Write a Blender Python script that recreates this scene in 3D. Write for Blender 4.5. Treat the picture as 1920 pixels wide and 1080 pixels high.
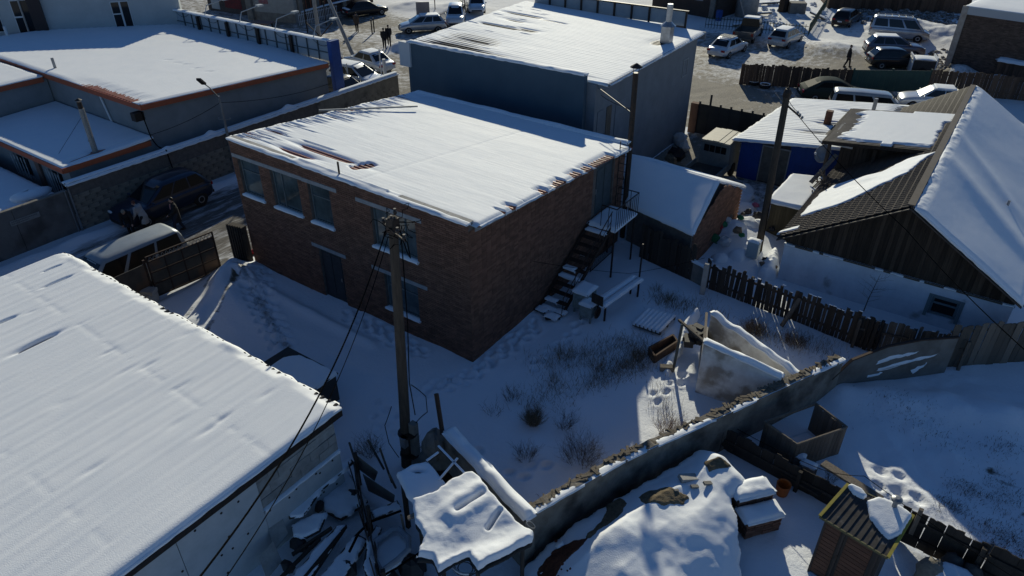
import bpy, math, random
import numpy as np
from mathutils import Vector, Matrix

random.seed(7)
rng = np.random.RandomState(7)
scn = bpy.context.scene
COL = scn.collection
for o in list(bpy.data.objects):
    bpy.data.objects.remove(o)

# ---------------------------------------------------------------- camera
# World axes follow the brick house: x along its front wall, y along its side wall,
# origin at the foot of its near corner.  Metres.
PITCH, FPX, CAMH = math.radians(32.5), 1331.0, 15.5
CAMX, CAMY, HEAD = 12.332, -15.218, math.radians(125.039)
cam = bpy.data.cameras.new("camera")
cam.lens, cam.sensor_width, cam.clip_start, cam.clip_end = FPX / 1920 * 36, 36, 0.1, 2000
camo = bpy.data.objects.new("camera", cam)
camo.location = (CAMX, CAMY, CAMH)
camo.rotation_euler = (math.pi / 2 - PITCH, 0, HEAD - math.pi / 2)
COL.objects.link(camo)
scn.camera = camo

# ---------------------------------------------------------------- light
SUN_EL, SUN_XY = math.radians(20.4), (-0.495, 0.869)
world = bpy.data.worlds.new("World")
scn.world = world
world.use_nodes = True
wn = world.node_tree
bg = wn.nodes["Background"]
sky = wn.nodes.new("ShaderNodeTexSky")
sky.sky_type = 'NISHITA'
sky.sun_disc = False
sky.sun_elevation = SUN_EL
sky.sun_rotation = math.atan2(SUN_XY[0], SUN_XY[1])
sky.altitude = 1300
sky.air_density, sky.dust_density, sky.ozone_density = 1.0, 0.0, 7.0
wn.links.new(sky.outputs[0], bg.inputs[0])
bg.inputs[1].default_value = 0.076
sun = bpy.data.lights.new("sun", 'SUN')
sun.energy, sun.angle, sun.color = 4.0, math.radians(0.53), (1.0, 0.955, 0.76)
suno = bpy.data.objects.new("sun", sun)
d = Vector((SUN_XY[0] * math.cos(SUN_EL), SUN_XY[1] * math.cos(SUN_EL), math.sin(SUN_EL)))
suno.rotation_euler = d.to_track_quat('Z', 'Y').to_euler()
suno.location = d * 80
COL.objects.link(suno)
scn.view_settings.view_transform = 'Standard'
scn.view_settings.look = 'None'
scn.view_settings.exposure = 0.08
scn.view_settings.gamma = 1
scn.view_settings.use_curve_mapping = False
scn.render.engine = 'CYCLES'
scn.cycles.max_bounces = 6
scn.cycles.diffuse_bounces = 3

# ---------------------------------------------------------------- survey helper
_ex = np.array([math.sin(HEAD), -math.cos(HEAD)])
_fw = np.array([math.cos(HEAD), math.sin(HEAD)])


def ray(px, py):
    a, b = px - 960.0, 540.0 - py
    f = FPX * math.cos(PITCH) + b * math.sin(PITCH)
    r = a * _ex + f * _fw
    return np.array([r[0], r[1], -FPX * math.sin(PITCH) + b * math.cos(PITCH)])


def W(px, py, z=0.0):
    """ground survey: world point at height z seen in that direction"""
    r = ray(px, py)
    t = (z - CAMH) / r[2]
    return Vector((CAMX + r[0] * t, CAMY + r[1] * t, z))


def onX(px, py, x):
    r = ray(px, py); t = (x - CAMX) / r[0]
    return Vector((x, CAMY + r[1] * t, CAMH + r[2] * t))


def onY(px, py, y):
    r = ray(px, py); t = (y - CAMY) / r[1]
    return Vector((CAMX + r[0] * t, y, CAMH + r[2] * t))


# ---------------------------------------------------------------- noise
_T = rng.rand(256, 256)


def vnoise(x, y):
    x = np.asarray(x, float); y = np.asarray(y, float)
    xi, yi = np.floor(x).astype(int), np.floor(y).astype(int)
    fx, fy = x - xi, y - yi
    fx, fy = fx * fx * (3 - 2 * fx), fy * fy * (3 - 2 * fy)
    g = lambda i, j: _T[i % 256, j % 256]
    return (g(xi, yi) * (1 - fx) + g(xi + 1, yi) * fx) * (1 - fy) + (g(xi, yi + 1) * (1 - fx) + g(xi + 1, yi + 1) * fx) * fy


def fbm(x, y, o=4):
    s, a = 0, 0.5
    for i in range(o):
        s = s + a * vnoise(x * 2 ** i + 17.3 * i, y * 2 ** i + 5.7 * i); a *= 0.5
    return s / (1 - 0.5 ** o)       # 0..1


def sst(a, b, x):
    t = np.clip((x - a) / (b - a), 0, 1)
    return t * t * (3 - 2 * t)


# ---------------------------------------------------------------- materials
MATS = {}


def mat(name, c1, c2=None, rough=0.8, scale=3.0, bump=0.0, bscale=25.0, rnd=0.0, metal=0.0, stretch=(1, 1, 1), spec=0.3, island=False,
        emit=None, dirt=None, thr=(0.35, 0.65), coat=0.0):
    if name in MATS:
        return MATS[name]
    m = bpy.data.materials.new(name)
    MATS[name] = m
    m.use_nodes = True
    nt = m.node_tree; N = nt.nodes; L = nt.links
    bs = N["Principled BSDF"]
    bs.inputs["Roughness"].default_value = rough
    bs.inputs["Metallic"].default_value = metal
    bs.inputs["Specular IOR Level"].default_value = spec
    if coat:
        bs.inputs["Coat Weight"].default_value = coat
        bs.inputs["Coat Roughness"].default_value = 0.08
    tc = N.new("ShaderNodeTexCoord")
    mp = N.new("ShaderNodeMapping"); mp.inputs["Scale"].default_value = stretch
    L.new(tc.outputs["Object"], mp.inputs[0])
    col = None
    if c2 is not None:
        nz = N.new("ShaderNodeTexNoise"); nz.inputs["Scale"].default_value = scale; nz.inputs["Detail"].default_value = 6
        nz.inputs["Roughness"].default_value = 0.65
        L.new(mp.outputs[0], nz.inputs["Vector"])
        mr = N.new("ShaderNodeMapRange"); mr.inputs[1].default_value, mr.inputs[2].default_value = thr
        L.new(nz.outputs[0], mr.inputs[0])
        mx = N.new("ShaderNodeMix"); mx.data_type = 'RGBA'
        mx.inputs[6].default_value = (*c1, 1); mx.inputs[7].default_value = (*c2, 1)
        L.new(mr.outputs[0], mx.inputs[0])
        col = mx.outputs[2]
    if dirt is not None:            # large soft stains with a shape of their own
        nz = N.new("ShaderNodeTexNoise"); nz.inputs["Scale"].default_value = dirt[1]; nz.inputs["Detail"].default_value = 8
        L.new(tc.outputs["Object"], nz.inputs["Vector"])
        mr = N.new("ShaderNodeMapRange"); mr.inputs[1].default_value, mr.inputs[2].default_value = dirt[2]
        L.new(nz.outputs[0], mr.inputs[0])
        mx = N.new("ShaderNodeMix"); mx.data_type = 'RGBA'
        if col is None: mx.inputs[6].default_value = (*c1, 1)
        else: L.new(col, mx.inputs[6])
        mx.inputs[7].default_value = (*dirt[0], 1)
        L.new(mr.outputs[0], mx.inputs[0])
        col = mx.outputs[2]
    if rnd:
        oi = N.new("ShaderNodeObjectInfo")
        val = oi.outputs["Random"]
        if island:
            ge = N.new("ShaderNodeNewGeometry")
            ad = N.new("ShaderNodeMath"); ad.operation = 'ADD'
            L.new(val, ad.inputs[0]); L.new(ge.outputs["Random Per Island"], ad.inputs[1])
            fr = N.new("ShaderNodeMath"); fr.operation = 'FRACT'; L.new(ad.outputs[0], fr.inputs[0]); val = fr.outputs[0]
        mr = N.new("ShaderNodeMapRange"); mr.inputs[3].default_value, mr.inputs[4].default_value = 1 - rnd, 1 + rnd
        L.new(val, mr.inputs[0])
        mx = N.new("ShaderNodeVectorMath"); mx.operation = 'SCALE'
        if col is None:
            mx.inputs[0].default_value = c1
        else:
            L.new(col, mx.inputs[0])
        L.new(mr.outputs[0], mx.inputs["Scale"])
        col = mx.outputs[0]
    if col is None:
        bs.inputs["Base Color"].default_value = (*c1, 1)
    else:
        L.new(col, bs.inputs["Base Color"])
    if bump:
        nb = N.new("ShaderNodeTexNoise"); nb.inputs["Scale"].default_value = bscale; nb.inputs["Detail"].default_value = 5
        L.new(mp.outputs[0], nb.inputs["Vector"])
        bp = N.new("ShaderNodeBump"); bp.inputs["Strength"].default_value = min(1, bump); bp.inputs["Distance"].default_value = 0.03
        L.new(nb.outputs[0], bp.inputs["Height"]); L.new(bp.outputs[0], bs.inputs["Normal"])
    if emit:
        bs.inputs["Emission Color"].default_value = (*c1, 1); bs.inputs["Emission Strength"].default_value = emit
    return m


def ground_mat(name, clean, dirt1, dirt2, dscale=(1.2, 1.2, 1.2), grain=6.0):
    """snow that gives way to bare ground where the mesh attribute 'bare' says so"""
    m = bpy.data.materials.new(name); m.use_nodes = True
    nt = m.node_tree; N = nt.nodes; L = nt.links; bs = N["Principled BSDF"]
    bs.inputs["Roughness"].default_value = 0.85; bs.inputs["Specular IOR Level"].default_value = 0.15
    tc = N.new("ShaderNodeTexCoord")
    at = N.new("ShaderNodeAttribute"); at.attribute_name = "bare"
    mp = N.new("ShaderNodeMapping"); mp.inputs["Scale"].default_value = dscale
    L.new(tc.outputs["Object"], mp.inputs[0])
    n1 = N.new("ShaderNodeTexNoise"); n1.inputs["Scale"].default_value = grain * 0.35; n1.inputs["Detail"].default_value = 9; n1.inputs["Roughness"].default_value = 0.72
    L.new(mp.outputs[0], n1.inputs["Vector"])
    sm = N.new("ShaderNodeMath"); sm.operation = 'ADD'; L.new(at.outputs["Fac"], sm.inputs[0]); L.new(n1.outputs[0], sm.inputs[1])
    mr = N.new("ShaderNodeMapRange"); mr.inputs[1].default_value, mr.inputs[2].default_value = 0.86, 1.12
    L.new(sm.outputs[0], mr.inputs[0])
    n2 = N.new("ShaderNodeTexNoise"); n2.inputs["Scale"].default_value = grain * 1.7; n2.inputs["Detail"].default_value = 6
    L.new(mp.outputs[0], n2.inputs["Vector"])
    dm = N.new("ShaderNodeMix"); dm.data_type = 'RGBA'; dm.inputs[6].default_value = (*dirt1, 1); dm.inputs[7].default_value = (*dirt2, 1)
    r2 = N.new("ShaderNodeMapRange"); r2.inputs[1].default_value, r2.inputs[2].default_value = 0.3, 0.7
    L.new(n2.outputs[0], r2.inputs[0]); L.new(r2.outputs[0], dm.inputs[0])
    mx = N.new("ShaderNodeMix"); mx.data_type = 'RGBA'; mx.inputs[6].default_value = (*clean, 1)
    L.new(dm.outputs[2], mx.inputs[7]); L.new(mr.outputs[0], mx.inputs[0]); L.new(mx.outputs[2], bs.inputs["Base Color"])
    nb = N.new("ShaderNodeTexNoise"); nb.inputs["Scale"].default_value = 9; nb.inputs["Detail"].default_value = 8; nb.inputs["Roughness"].default_value = 0.7
    L.new(tc.outputs["Object"], nb.inputs["Vector"])
    bp = N.new("ShaderNodeBump"); bp.inputs["Strength"].default_value = 0.5; bp.inputs["Distance"].default_value = 0.05
    L.new(nb.outputs[0], bp.inputs["Height"]); L.new(bp.outputs[0], bs.inputs["Normal"])
    return m


SNOW = mat("snow", (.80, .82, .84), (.84, .85, .86), rough=.7, scale=1.5, bump=.26, bscale=38, spec=.15)
SNOWD = mat("snow_thin", (.78, .80, .82), (.60, .60, .60), rough=.75, scale=4, bump=.35, bscale=20, spec=.15, thr=(.45, .8))
MORTAR = mat("mortar", (.17, .145, .125), (.11, .095, .085), rough=.95, scale=5, bump=.4, bscale=40)
BRICK = mat("brick", (.205, .105, .068), (.14, .074, .05), rough=.9, scale=3, bump=.3, bscale=60, rnd=.26, island=True)
CONC = mat("concrete", (.22, .205, .18), (.14, .13, .115), rough=.92, scale=2.5, bump=.35, bscale=18, rnd=.08)
CONCL = mat("pale_concrete", (.42, .40, .37), (.30, .285, .26), rough=.9, scale=2.0, bump=.3, bscale=20, rnd=.06)
STUCCO = mat("grey_render", (.20, .215, .235), (.165, .178, .195), rough=.9, scale=1.2, bump=.15, bscale=50)
STUCCOB = mat("blue_grey_render", (.075, .115, .15), (.062, .098, .13), rough=.85, scale=.8, bump=.1, bscale=50)
REDTIN = mat("red_tin", (.33, .10, .055), (.24, .075, .045), rough=.5, scale=3, metal=.1, spec=.4)
DARKTIN = mat("dark_tin", (.035, .029, .026), (.055, .044, .038), rough=.45, scale=4, metal=.3, spec=.4)
GREYTIN = mat("grey_tin", (.28, .29, .30), (.2, .2, .2), rough=.45, scale=3, metal=.5)
BROWNTILE = mat("brown_metal_tile", (.095, .068, .052), (.07, .051, .04), rough=.6, scale=4, spec=.2)
WOODD = mat("dark_old_timber", (.060, .048, .038), (.034, .028, .023), rough=.9, scale=3, bump=.4, bscale=14, rnd=.35, stretch=(6, 6, .6))
WOODG = mat("grey_weathered_timber", (.17, .14, .11), (.095, .078, .062), rough=.9, scale=3, bump=.4, bscale=14, rnd=.3, stretch=(6, 6, .6))
WOODB = mat("brown_timber", (.12, .075, .05), (.07, .045, .03), rough=.88, scale=3, bump=.4, bscale=14, rnd=.35, stretch=(6, 6, .6))
BLACK = mat("black_iron", (.022, .021, .02), (.05, .033, .024), rough=.6, scale=8, metal=.3)
RUST = mat("rusty_iron", (.075, .042, .028), (.04, .03, .025), rough=.75, scale=8, metal=.3)
GLASS = mat("window_glass", (.035, .05, .055), (.09, .12, .125), rough=.07, scale=1.3, spec=.6)
GLASSD = mat("dark_glass", (.010, .012, .014), rough=.08, spec=.3)
PVC = mat("white_plastic", (.55, .56, .57), rough=.5)
GREYFRAME = mat("grey_lintel", (.33, .34, .34), (.25, .255, .255), rough=.85, scale=5, bump=.2)
WHITEW = mat("whitewash", (.68, .70, .72), (.56, .58, .60), rough=.9, scale=2, bump=.15, bscale=30)
TEAL = mat("white_limed_plaster", (.76, .76, .74), (.55, .53, .50), rough=.9, scale=1.6, bump=.35, bscale=22, dirt=((.33, .295, .25), 1.1, (.46, .56)))
RUBBER = mat("rubber", (.018, .018, .018), rough=.85)
CABLE = mat("cable_black", (.008, .008, .008), rough=1.0, spec=.0)

# ---------------------------------------------------------------- mesh building
INV = {}


class MB:
    def __init__(s):
        s.v, s.f = [], []

    def add(s, vs, fs):
        n = len(s.v)
        s.v += [tuple(p) for p in vs]
        s.f += [tuple(n + i for i in f) for f in fs]
        return s

    def hexa(s, p):            # 4 bottom (ccw) + 4 top
        return s.add(p, [(3, 2, 1, 0), (4, 5, 6, 7), (0, 1, 5, 4), (1, 2, 6, 5), (2, 3, 7, 6), (3, 0, 4, 7)])

    def box(s, c, d, rz=0.0, M=None):
        x, y, z = d[0] / 2, d[1] / 2, d[2] / 2
        p = [Vector(q) for q in ((-x, -y, -z), (x, -y, -z), (x, y, -z), (-x, y, -z), (-x, -y, z), (x, -y, z), (x, y, z), (-x, y, z))]
        R = M if M is not None else Matrix.Rotation(rz, 3, 'Z')
        return s.hexa([R @ q + Vector(c) for q in p])

    def bx(s, x0, x1, y0, y1, z0, z1):
        return s.box(((x0 + x1) / 2, (y0 + y1) / 2, (z0 + z1) / 2), (x1 - x0, y1 - y0, z1 - z0))

    def beam(s, a, b, w, h, up=(0, 0, 1)):
        a, b = Vector(a), Vector(b); t = (b - a)
        if t.length < 1e-6: return s
        t.normalize(); up = Vector(up)
        if abs(t.dot(up)) > .98: up = Vector((0, 1, 0))
        sd = t.cross(up).normalized(); n = sd.cross(t)
        o = [(-w / 2, -h / 2), (w / 2, -h / 2), (w / 2, h / 2), (-w / 2, h / 2)]
        return s.hexa([a + sd * i + n * j for i, j in o] + [b + sd * i + n * j for i, j in o])

    def prism(s, poly, z0, z1):
        n = len(poly)
        vs = [(p[0], p[1], z0) for p in poly] + [(p[0], p[1], z1) for p in poly]
        return s.add(vs, [tuple(range(n - 1, -1, -1)), tuple(range(n, 2 * n))] + [(i, (i + 1) % n, n + (i + 1) % n, n + i) for i in range(n)])

    def extr(s, pts, vec):
        n = len(pts); vec = Vector(vec)
        vs = [Vector(p) for p in pts] + [Vector(p) + vec for p in pts]
        return s.add(vs, [tuple(range(n - 1, -1, -1)), tuple(range(n, 2 * n))] + [(i, (i + 1) % n, n + (i + 1) % n, n + i) for i in range(n)])

    def tube(s, pts, r, n=8, cap=True):
        pts = [Vector(p) for p in pts]; k = len(pts)
        rs = r if isinstance(r, (list, tuple)) else [r] * k
        ref = None; vs = []
        for i, p in enumerate(pts):
            t = (pts[min(i + 1, k - 1)] - pts[max(i - 1, 0)]).normalized()
            if ref is None:
                ref = Vector((0, 0, 1)) if abs(t.z) < .9 else Vector((1, 0, 0))
            a = t.cross(ref).normalized(); b = a.cross(t); ref = b
            for j in range(n):
                w = 2 * math.pi * j / n
                vs.append(p + (a * math.cos(w) + b * math.sin(w)) * rs[i])
        fs = [(i * n + j, i * n + (j + 1) % n, (i + 1) * n + (j + 1) % n, (i + 1) * n + j) for i in range(k - 1) for j in range(n)]
        if cap: fs += [tuple(range(n - 1, -1, -1)), tuple(range((k - 1) * n, k * n))]
        return s.add(vs, fs)

    def lathe(s, c, prof, n=12, axis='Z'):
        vs = []
        for r, z in prof:
            for j in range(n):
                w = 2 * math.pi * j / n
                q = (r * math.cos(w), r * math.sin(w), z)
                if axis == 'Y': q = (q[0], q[2], q[1])
                if axis == 'X': q = (q[2], q[0], q[1])
                vs.append((c[0] + q[0], c[1] + q[1], c[2] + q[2]))
        k = len(prof)
        fs = [(i * n + j, i * n + (j + 1) % n, (i + 1) * n + (j + 1) % n, (i + 1) * n + j) for i in range(k - 1) for j in range(n)]
        fs += [tuple(range(n - 1, -1, -1)), tuple(range((k - 1) * n, k * n))]
        return s.add(vs, fs)

    def ell(s, c, r, n=10, m=6, noise=0.0):
        vs = []
        for i in range(m + 1):
            th = math.pi * i / m
            for j in range(n):
                w = 2 * math.pi * j / n
                k = 1 + noise * (random.random() - .5)
                vs.append((c[0] + r[0] * k * math.sin(th) * math.cos(w), c[1] + r[1] * k * math.sin(th) * math.sin(w), c[2] - r[2] * k * math.cos(th)))
        return s.add(vs, [(i * n + j, i * n + (j + 1) % n, (i + 1) * n + (j + 1) % n, (i + 1) * n + j) for i in range(m) for j in range(n)])

    def quad(s, a, b, c, d):
        return s.add([a, b, c, d], [(0, 1, 2, 3)])

    def grid(s, A, mask=None):
        """A: (nu,nv,3) array of points"""
        nu, nv = A.shape[:2]
        i, j = np.meshgrid(np.arange(nu - 1), np.arange(nv - 1), indexing='ij')
        q = np.stack([i * nv + j, (i + 1) * nv + j, (i + 1) * nv + j + 1, i * nv + j + 1], -1).reshape(-1, 4)
        if mask is not None: q = q[mask.reshape(-1)]
        return s.add(A.reshape(-1, 3).tolist(), q.tolist())

    def build(s, name, m, parent=None, smooth=False, local=False, mods=None):
        me = bpy.data.meshes.new(name)
        vs = s.v
        org = Vector((0, 0, 0))
        if parent is not None:
            if not local:
                Mi = INV.get(parent.name)
                if Mi is not None:
                    vs = [Mi @ Vector(p) for p in vs]
        elif not local and vs:
            A = np.array(vs); org = Vector(((A[:, 0].min() + A[:, 0].max()) / 2, (A[:, 1].min() + A[:, 1].max()) / 2, A[:, 2].min()))
            vs = (A - np.array(org)).tolist()
        me.from_pydata(vs, [], s.f)
        for mm in (m if isinstance(m, (list, tuple)) else [m]):
            me.materials.append(mm)
        if smooth:
            me.polygons.foreach_set("use_smooth", [True] * len(me.polygons))
        me.update()
        o = bpy.data.objects.new(name, me)
        COL.objects.link(o)
        o.location = org
        if parent is not None:
            o.parent = parent
            if parent.name in INV: INV[o.name] = INV[parent.name]
        else:
            INV[o.name] = Matrix.Translation(-org)
        return o


def tag(o, label=None, cat=None, group=None, kind=None):
    if label: o["label"] = label
    if cat: o["category"] = cat
    if group: o["group"] = group
    if kind: o["kind"] = kind
    return o


def thing(name, label, cat, loc=(0, 0, 0), rz=0.0, group=None):
    o = bpy.data.objects.new(name, None)
    o.empty_display_size = .3
    COL.objects.link(o)
    o.location = loc; o.rotation_euler = (0, 0, rz)
    INV[o.name] = (Matrix.Translation(Vector(loc)) @ Matrix.Rotation(rz, 4, 'Z')).inverted()
    return tag(o, label, cat, group)


def copyobj(o, name=None, parent=None):
    c = o.copy(); COL.objects.link(c)
    if parent is not None: c.parent = parent
    if o.name in INV: INV[c.name] = INV[o.name]
    return c


def copy_tree(o, parent=None):
    c = copyobj(o, parent=parent)
    for ch in list(o.children): copy_tree(ch, c)
    return c


# unit pieces that many parts share
_UNIT = {}


def unit(kind, m):
    k = (kind, m.name)
    if k in _UNIT: return _UNIT[k]
    b = MB()
    if kind == 'box': b.bx(-.5, .5, -.5, .5, -.5, .5)
    elif kind.startswith('board'):
        q = int(kind[5:]); r = random.Random(q)
        t = [1 + r.uniform(-.03, .02) for _ in range(3)]
        prof = [(-.5, 0), (.5, 0), (.5, t[0]), (r.uniform(-.2, .2), t[1]), (-.5, t[2])]
        b.extr([(x, -.5, z) for x, z in prof], (0, 1, 0))
    me = bpy.data.meshes.new(kind)
    me.from_pydata(b.v, [], b.f); me.materials.append(m); me.update()
    _UNIT[k] = me
    return me


def piece(name, kind, m, parent, loc, scale, rot=(0, 0, 0)):
    """one piece (board, brick, slat ...) that shares its mesh with its like; loc is in world axes"""
    o = bpy.data.objects.new(name, unit(kind, m))
    COL.objects.link(o)
    Mi = INV.get(parent.name, Matrix())
    o.parent = parent
    o.location = Mi @ Vector(loc); o.scale = scale
    o.rotation_euler = (rot[0], rot[1], rot[2] + Mi.to_euler().z)
    return o


# ---------------------------------------------------------------- sheets and snow
def quadf(c00, c10, c11, c01):
    c = [np.array(k, float) for k in (c00, c10, c11, c01)]

    def f(a, b):
        a = np.asarray(a)[..., None]; b = np.asarray(b)[..., None]
        return c[0] * (1 - a) * (1 - b) + c[1] * a * (1 - b) + c[2] * a * b + c[3] * (1 - a) * b
    f.la = float(np.linalg.norm(c[1] - c[0])); f.lb = float(np.linalg.norm(c[3] - c[0]))
    return f


def corr(f, along, wave, amp):
    """height of a corrugated sheet whose ridges run along 'a' or 'b'"""
    Lc = f.lb if along == 'a' else f.la
    n = max(1, round(Lc / wave))
    return lambda a, b: amp * np.sin(2 * np.pi * n * (b if along == 'a' else a))


def roof_sheet(name, f, cf, na, nb, m, parent, th=.05):
    a, b = np.meshgrid(np.linspace(0, 1, na), np.linspace(0, 1, nb), indexing='ij')
    P = f(a, b); P[..., 2] += cf(a, b) if cf else 0
    mb = MB().grid(P)
    for E in (P[0], P[-1][::-1], P[:, 0][::-1], P[:, -1]):
        q = np.stack([E, E - np.array([0, 0, th])], 0); mb.grid(q)
    return mb.build(name, m, parent, smooth=False)


def snow_sheet(name, f, th, na, nb, parent, m=None, over=.03, edge=.06, lift=None):
    """snow lying on a sheet: th(a,b,x,y) is its depth; where the depth is negative the sheet shows"""
    a, b = np.meshgrid(np.linspace(0, 1, na), np.linspace(0, 1, nb), indexing='ij')
    P = f(a, b)
    t = th(a, b, P[..., 0], P[..., 1])
    # rounded rim
    ea = np.minimum(a, 1 - a) * f.la; eb = np.minimum(b, 1 - b) * f.lb
    rim = np.minimum(ea, eb)
    k = np.sqrt(np.clip(1 - (1 - np.clip(rim / edge, 0, 1)) ** 2, 0, 1))
    tt = np.where(t > 0, t * (.25 + .75 * k), t)
    tt = np.maximum(tt, -.06)
    base = (lift(a, b) if lift is not None else 0)
    Q = P.copy(); Q[..., 2] += base + tt
    keep = (tt[:-1, :-1] > -.05) | (tt[1:, :-1] > -.05) | (tt[:-1, 1:] > -.05) | (tt[1:, 1:] > -.05)
    mb = MB().grid(Q, keep)
    ctr = P.reshape(-1, 3).mean(0)
    for idx, E, T in ((0, Q[0], tt[0]), (1, Q[-1][::-1], tt[-1][::-1]), (2, Q[:, 0][::-1], tt[:, 0][::-1]), (3, Q[:, -1], tt[:, -1])):
        D = E.copy(); D[:, 2] -= np.maximum(T, 0) + .05 + .04 * vnoise(E[:, 0] * 5, E[:, 1] * 5)
        mid = E.copy(); mid[:, 2] -= np.maximum(T, 0) * .4
        o = E.mean(0) - ctr; o[2] = 0; o /= np.linalg.norm(o) + 1e-9
        jit = (vnoise(E[:, 0] * 3.1, E[:, 1] * 3.1)[:, None])
        mid += o * (over * (.4 + jit * 1.4)) * (T > 0)[:, None]; D += o * over * .3
        ok = (T > .0)
        msk = np.stack([ok[:-1] | ok[1:]] * 2, 0)
        mb.grid(np.stack([E, mid, D], 0), msk)
    return mb.build(name, m or SNOW, parent, smooth=True)


def wall_cells(mb, axis, c0, c1, u0, u1, z0, z1, holes):
    """a wall between c0..c1 across, u0..u1 along, pierced by holes (u0,u1,z0,z1)"""
    us = sorted({u0, u1, *[h[0] for h in holes], *[h[1] for h in holes]})
    zs = sorted({z0, z1, *[h[2] for h in holes], *[h[3] for h in holes]})
    us = [u for u in us if u0 <= u <= u1]; zs = [z for z in zs if z0 <= z <= z1]
    for i in range(len(us) - 1):
        run = None
        for j in range(len(zs) - 1):
            uc, zc = (us[i] + us[i + 1]) / 2, (zs[j] + zs[j + 1]) / 2
            if any(h[0] < uc < h[1] and h[2] < zc < h[3] for h in holes): continue
            a, b = (us[i], us[i + 1]), (c0, c1)
            if axis == 'x': mb.bx(a[0], a[1], b[0], b[1], zs[j], zs[j + 1])
            else: mb.bx(b[0], b[1], a[0], a[1], zs[j], zs[j + 1])
    return mb


def window(parent, axis, c, out, u0, u1, z0, z1, mull=(), trans=(), fm=None, gm=None, fw=.06, name='window'):
    """framed window on the plane axis=c looking out in direction out (+1/-1)"""
    fm = fm or GREYFRAME; gm = gm or GLASS
    def bx(mb, a0, a1, za, zb, d0, d1):
        lo, hi = sorted((c + out * d0, c + out * d1))
        return mb.bx(a0, a1, lo, hi, za, zb) if axis == 'y' else mb.bx(lo, hi, a0, a1, za, zb)
    fr = MB()
    bx(fr, u0, u0 + fw, z0, z1, -.04, .03); bx(fr, u1 - fw, u1, z0, z1, -.04, .03)
    bx(fr, u0 + fw, u1 - fw, z0, z0 + fw, -.04, .03); bx(fr, u0 + fw, u1 - fw, z1 - fw, z1, -.04, .03)
    for k in mull: bx(fr, k - fw * .4, k + fw * .4, z0 + fw, z1 - fw, -.03, .025)
    for k in trans: bx(fr, u0 + fw, u1 - fw, k - fw * .4, k + fw * .4, -.028, .022)
    w = fr.build(name, fm, parent)
    us = [u0 + fw, *mull, u1 - fw]; zs = [z0 + fw, *trans, z1 - fw]
    for i in range(len(us) - 1):
        for j in range(len(zs) - 1):
            bx(MB(), us[i] + .004, us[i + 1] - .004, zs[j] + .004, zs[j + 1] - .004, -.02, -.008).build('pane', gm, w)
    return w


def board_fence(name, label, p0, p1, h, m, bw=.15, gap=.012, zb=0.0, hvar=.06, lean=.02, cat='fence', rails=(.25, .8), miss=0.0, thick=.024, group=None,
                railm=None, posts=2.2, railside=1, part='board', snow=0.0, h1=None, slope=None):
    p0, p1 = Vector(p0).to_2d(), Vector(p1).to_2d()
    L = (p1 - p0).length; d = (p1 - p0) / L; ang = math.atan2(d.y, d.x); nrm = Vector((-d.y, d.x)) * railside
    t = thing(name, label, cat, (p0.x, p0.y, zb), 0, group)
    x = 0.0; rr = random.Random(int(abs(p0.x * 100 + p0.y * 37)) + 3)
    tops = []
    while x < L - bw * .5:
        w = bw * rr.uniform(.8, 1.15)
        hh = (h if h1 is None else h + (h1 - h) * x / L) * (1 + rr.uniform(-hvar, hvar))
        if rr.random() > miss:
            q = p0 + d * (x + w / 2)
            piece(part, 'board%d' % rr.randrange(5), m, t, (q.x, q.y, zb + rr.uniform(-.02, .02)), (w - gap * rr.uniform(.3, 1.8), thick, hh), (rr.uniform(-lean, lean) * .6, rr.uniform(-lean, lean), ang))
            tops.append((q, hh, w))
        x += w
    for k in rails:
        hh = h * k; h2 = (h if h1 is None else h1) * k
        a = p0 + nrm * (thick + .03); b = p1 + nrm * (thick + .03)
        MB().beam((a.x, a.y, zb + hh), (b.x, b.y, zb + h2), .04, .09).build('rail', railm or m, t)
    if posts:
        n = max(1, round(L / posts))
        for i in range(n + 1):
            q = p0 + d * (L * i / n) + nrm * (thick + .11)
            hh = h if h1 is None else h + (h1 - h) * i / n
            MB().box((q.x, q.y, zb + hh * .48), (.1, .1, hh * .98), ang).build('post', railm or m, t)
    if snow:
        mb = MB()
        for q, hh, w in tops:
            if rr.random() < snow:
                mb.box((q.x, q.y, zb + hh * 1.0 + .012), (w * .8, thick * 1.4, .03), ang)
        if mb.v: mb.build('snow_cap', SNOW, t)
    return t
# ================================================================ GROUND
def axis_pts(segs):
    out = []
    for a, b, st in segs:
        n = max(1, int(round((b - a) / st)))
        out += list(np.linspace(a, b, n, endpoint=False))
    out.append(segs[-1][1])
    return np.array(out)


GX = axis_pts([(-320, -80, 40), (-80, -46, 2), (-46, -22, .3), (-22, -14, .14), (-14, 14.5, .085), (14.5, 30, .3), (30, 70, 3), (70, 320, 40)])
GY = axis_pts([(-160, -40, 30), (-40, -14, 2), (-14, 11, .085), (11, 20, .2), (20, 64, .3), (64, 110, 2), (110, 400, 40)])
gx, gy = np.meshgrid(GX, GY, indexing='ij')


def seg_d(x, y, p, q):
    p = np.array(p[:2], float); q = np.array(q[:2], float); dd = q - p
    t = np.clip(((x - p[0]) * dd[0] + (y - p[1]) * dd[1]) / (dd @ dd), 0, 1)
    return np.hypot(x - p[0] - t * dd[0], y - p[1] - t * dd[1]), t


def bump(x, y, c, r, h, ex=1.0, ang=0.0):
    dx, dy = x - c[0], y - c[1]
    u, v = dx * math.cos(ang) + dy * math.sin(ang), -dx * math.sin(ang) + dy * math.cos(ang)
    return h * np.exp(-(u / (r * ex)) ** 2 - (v / r) ** 2)


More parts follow.
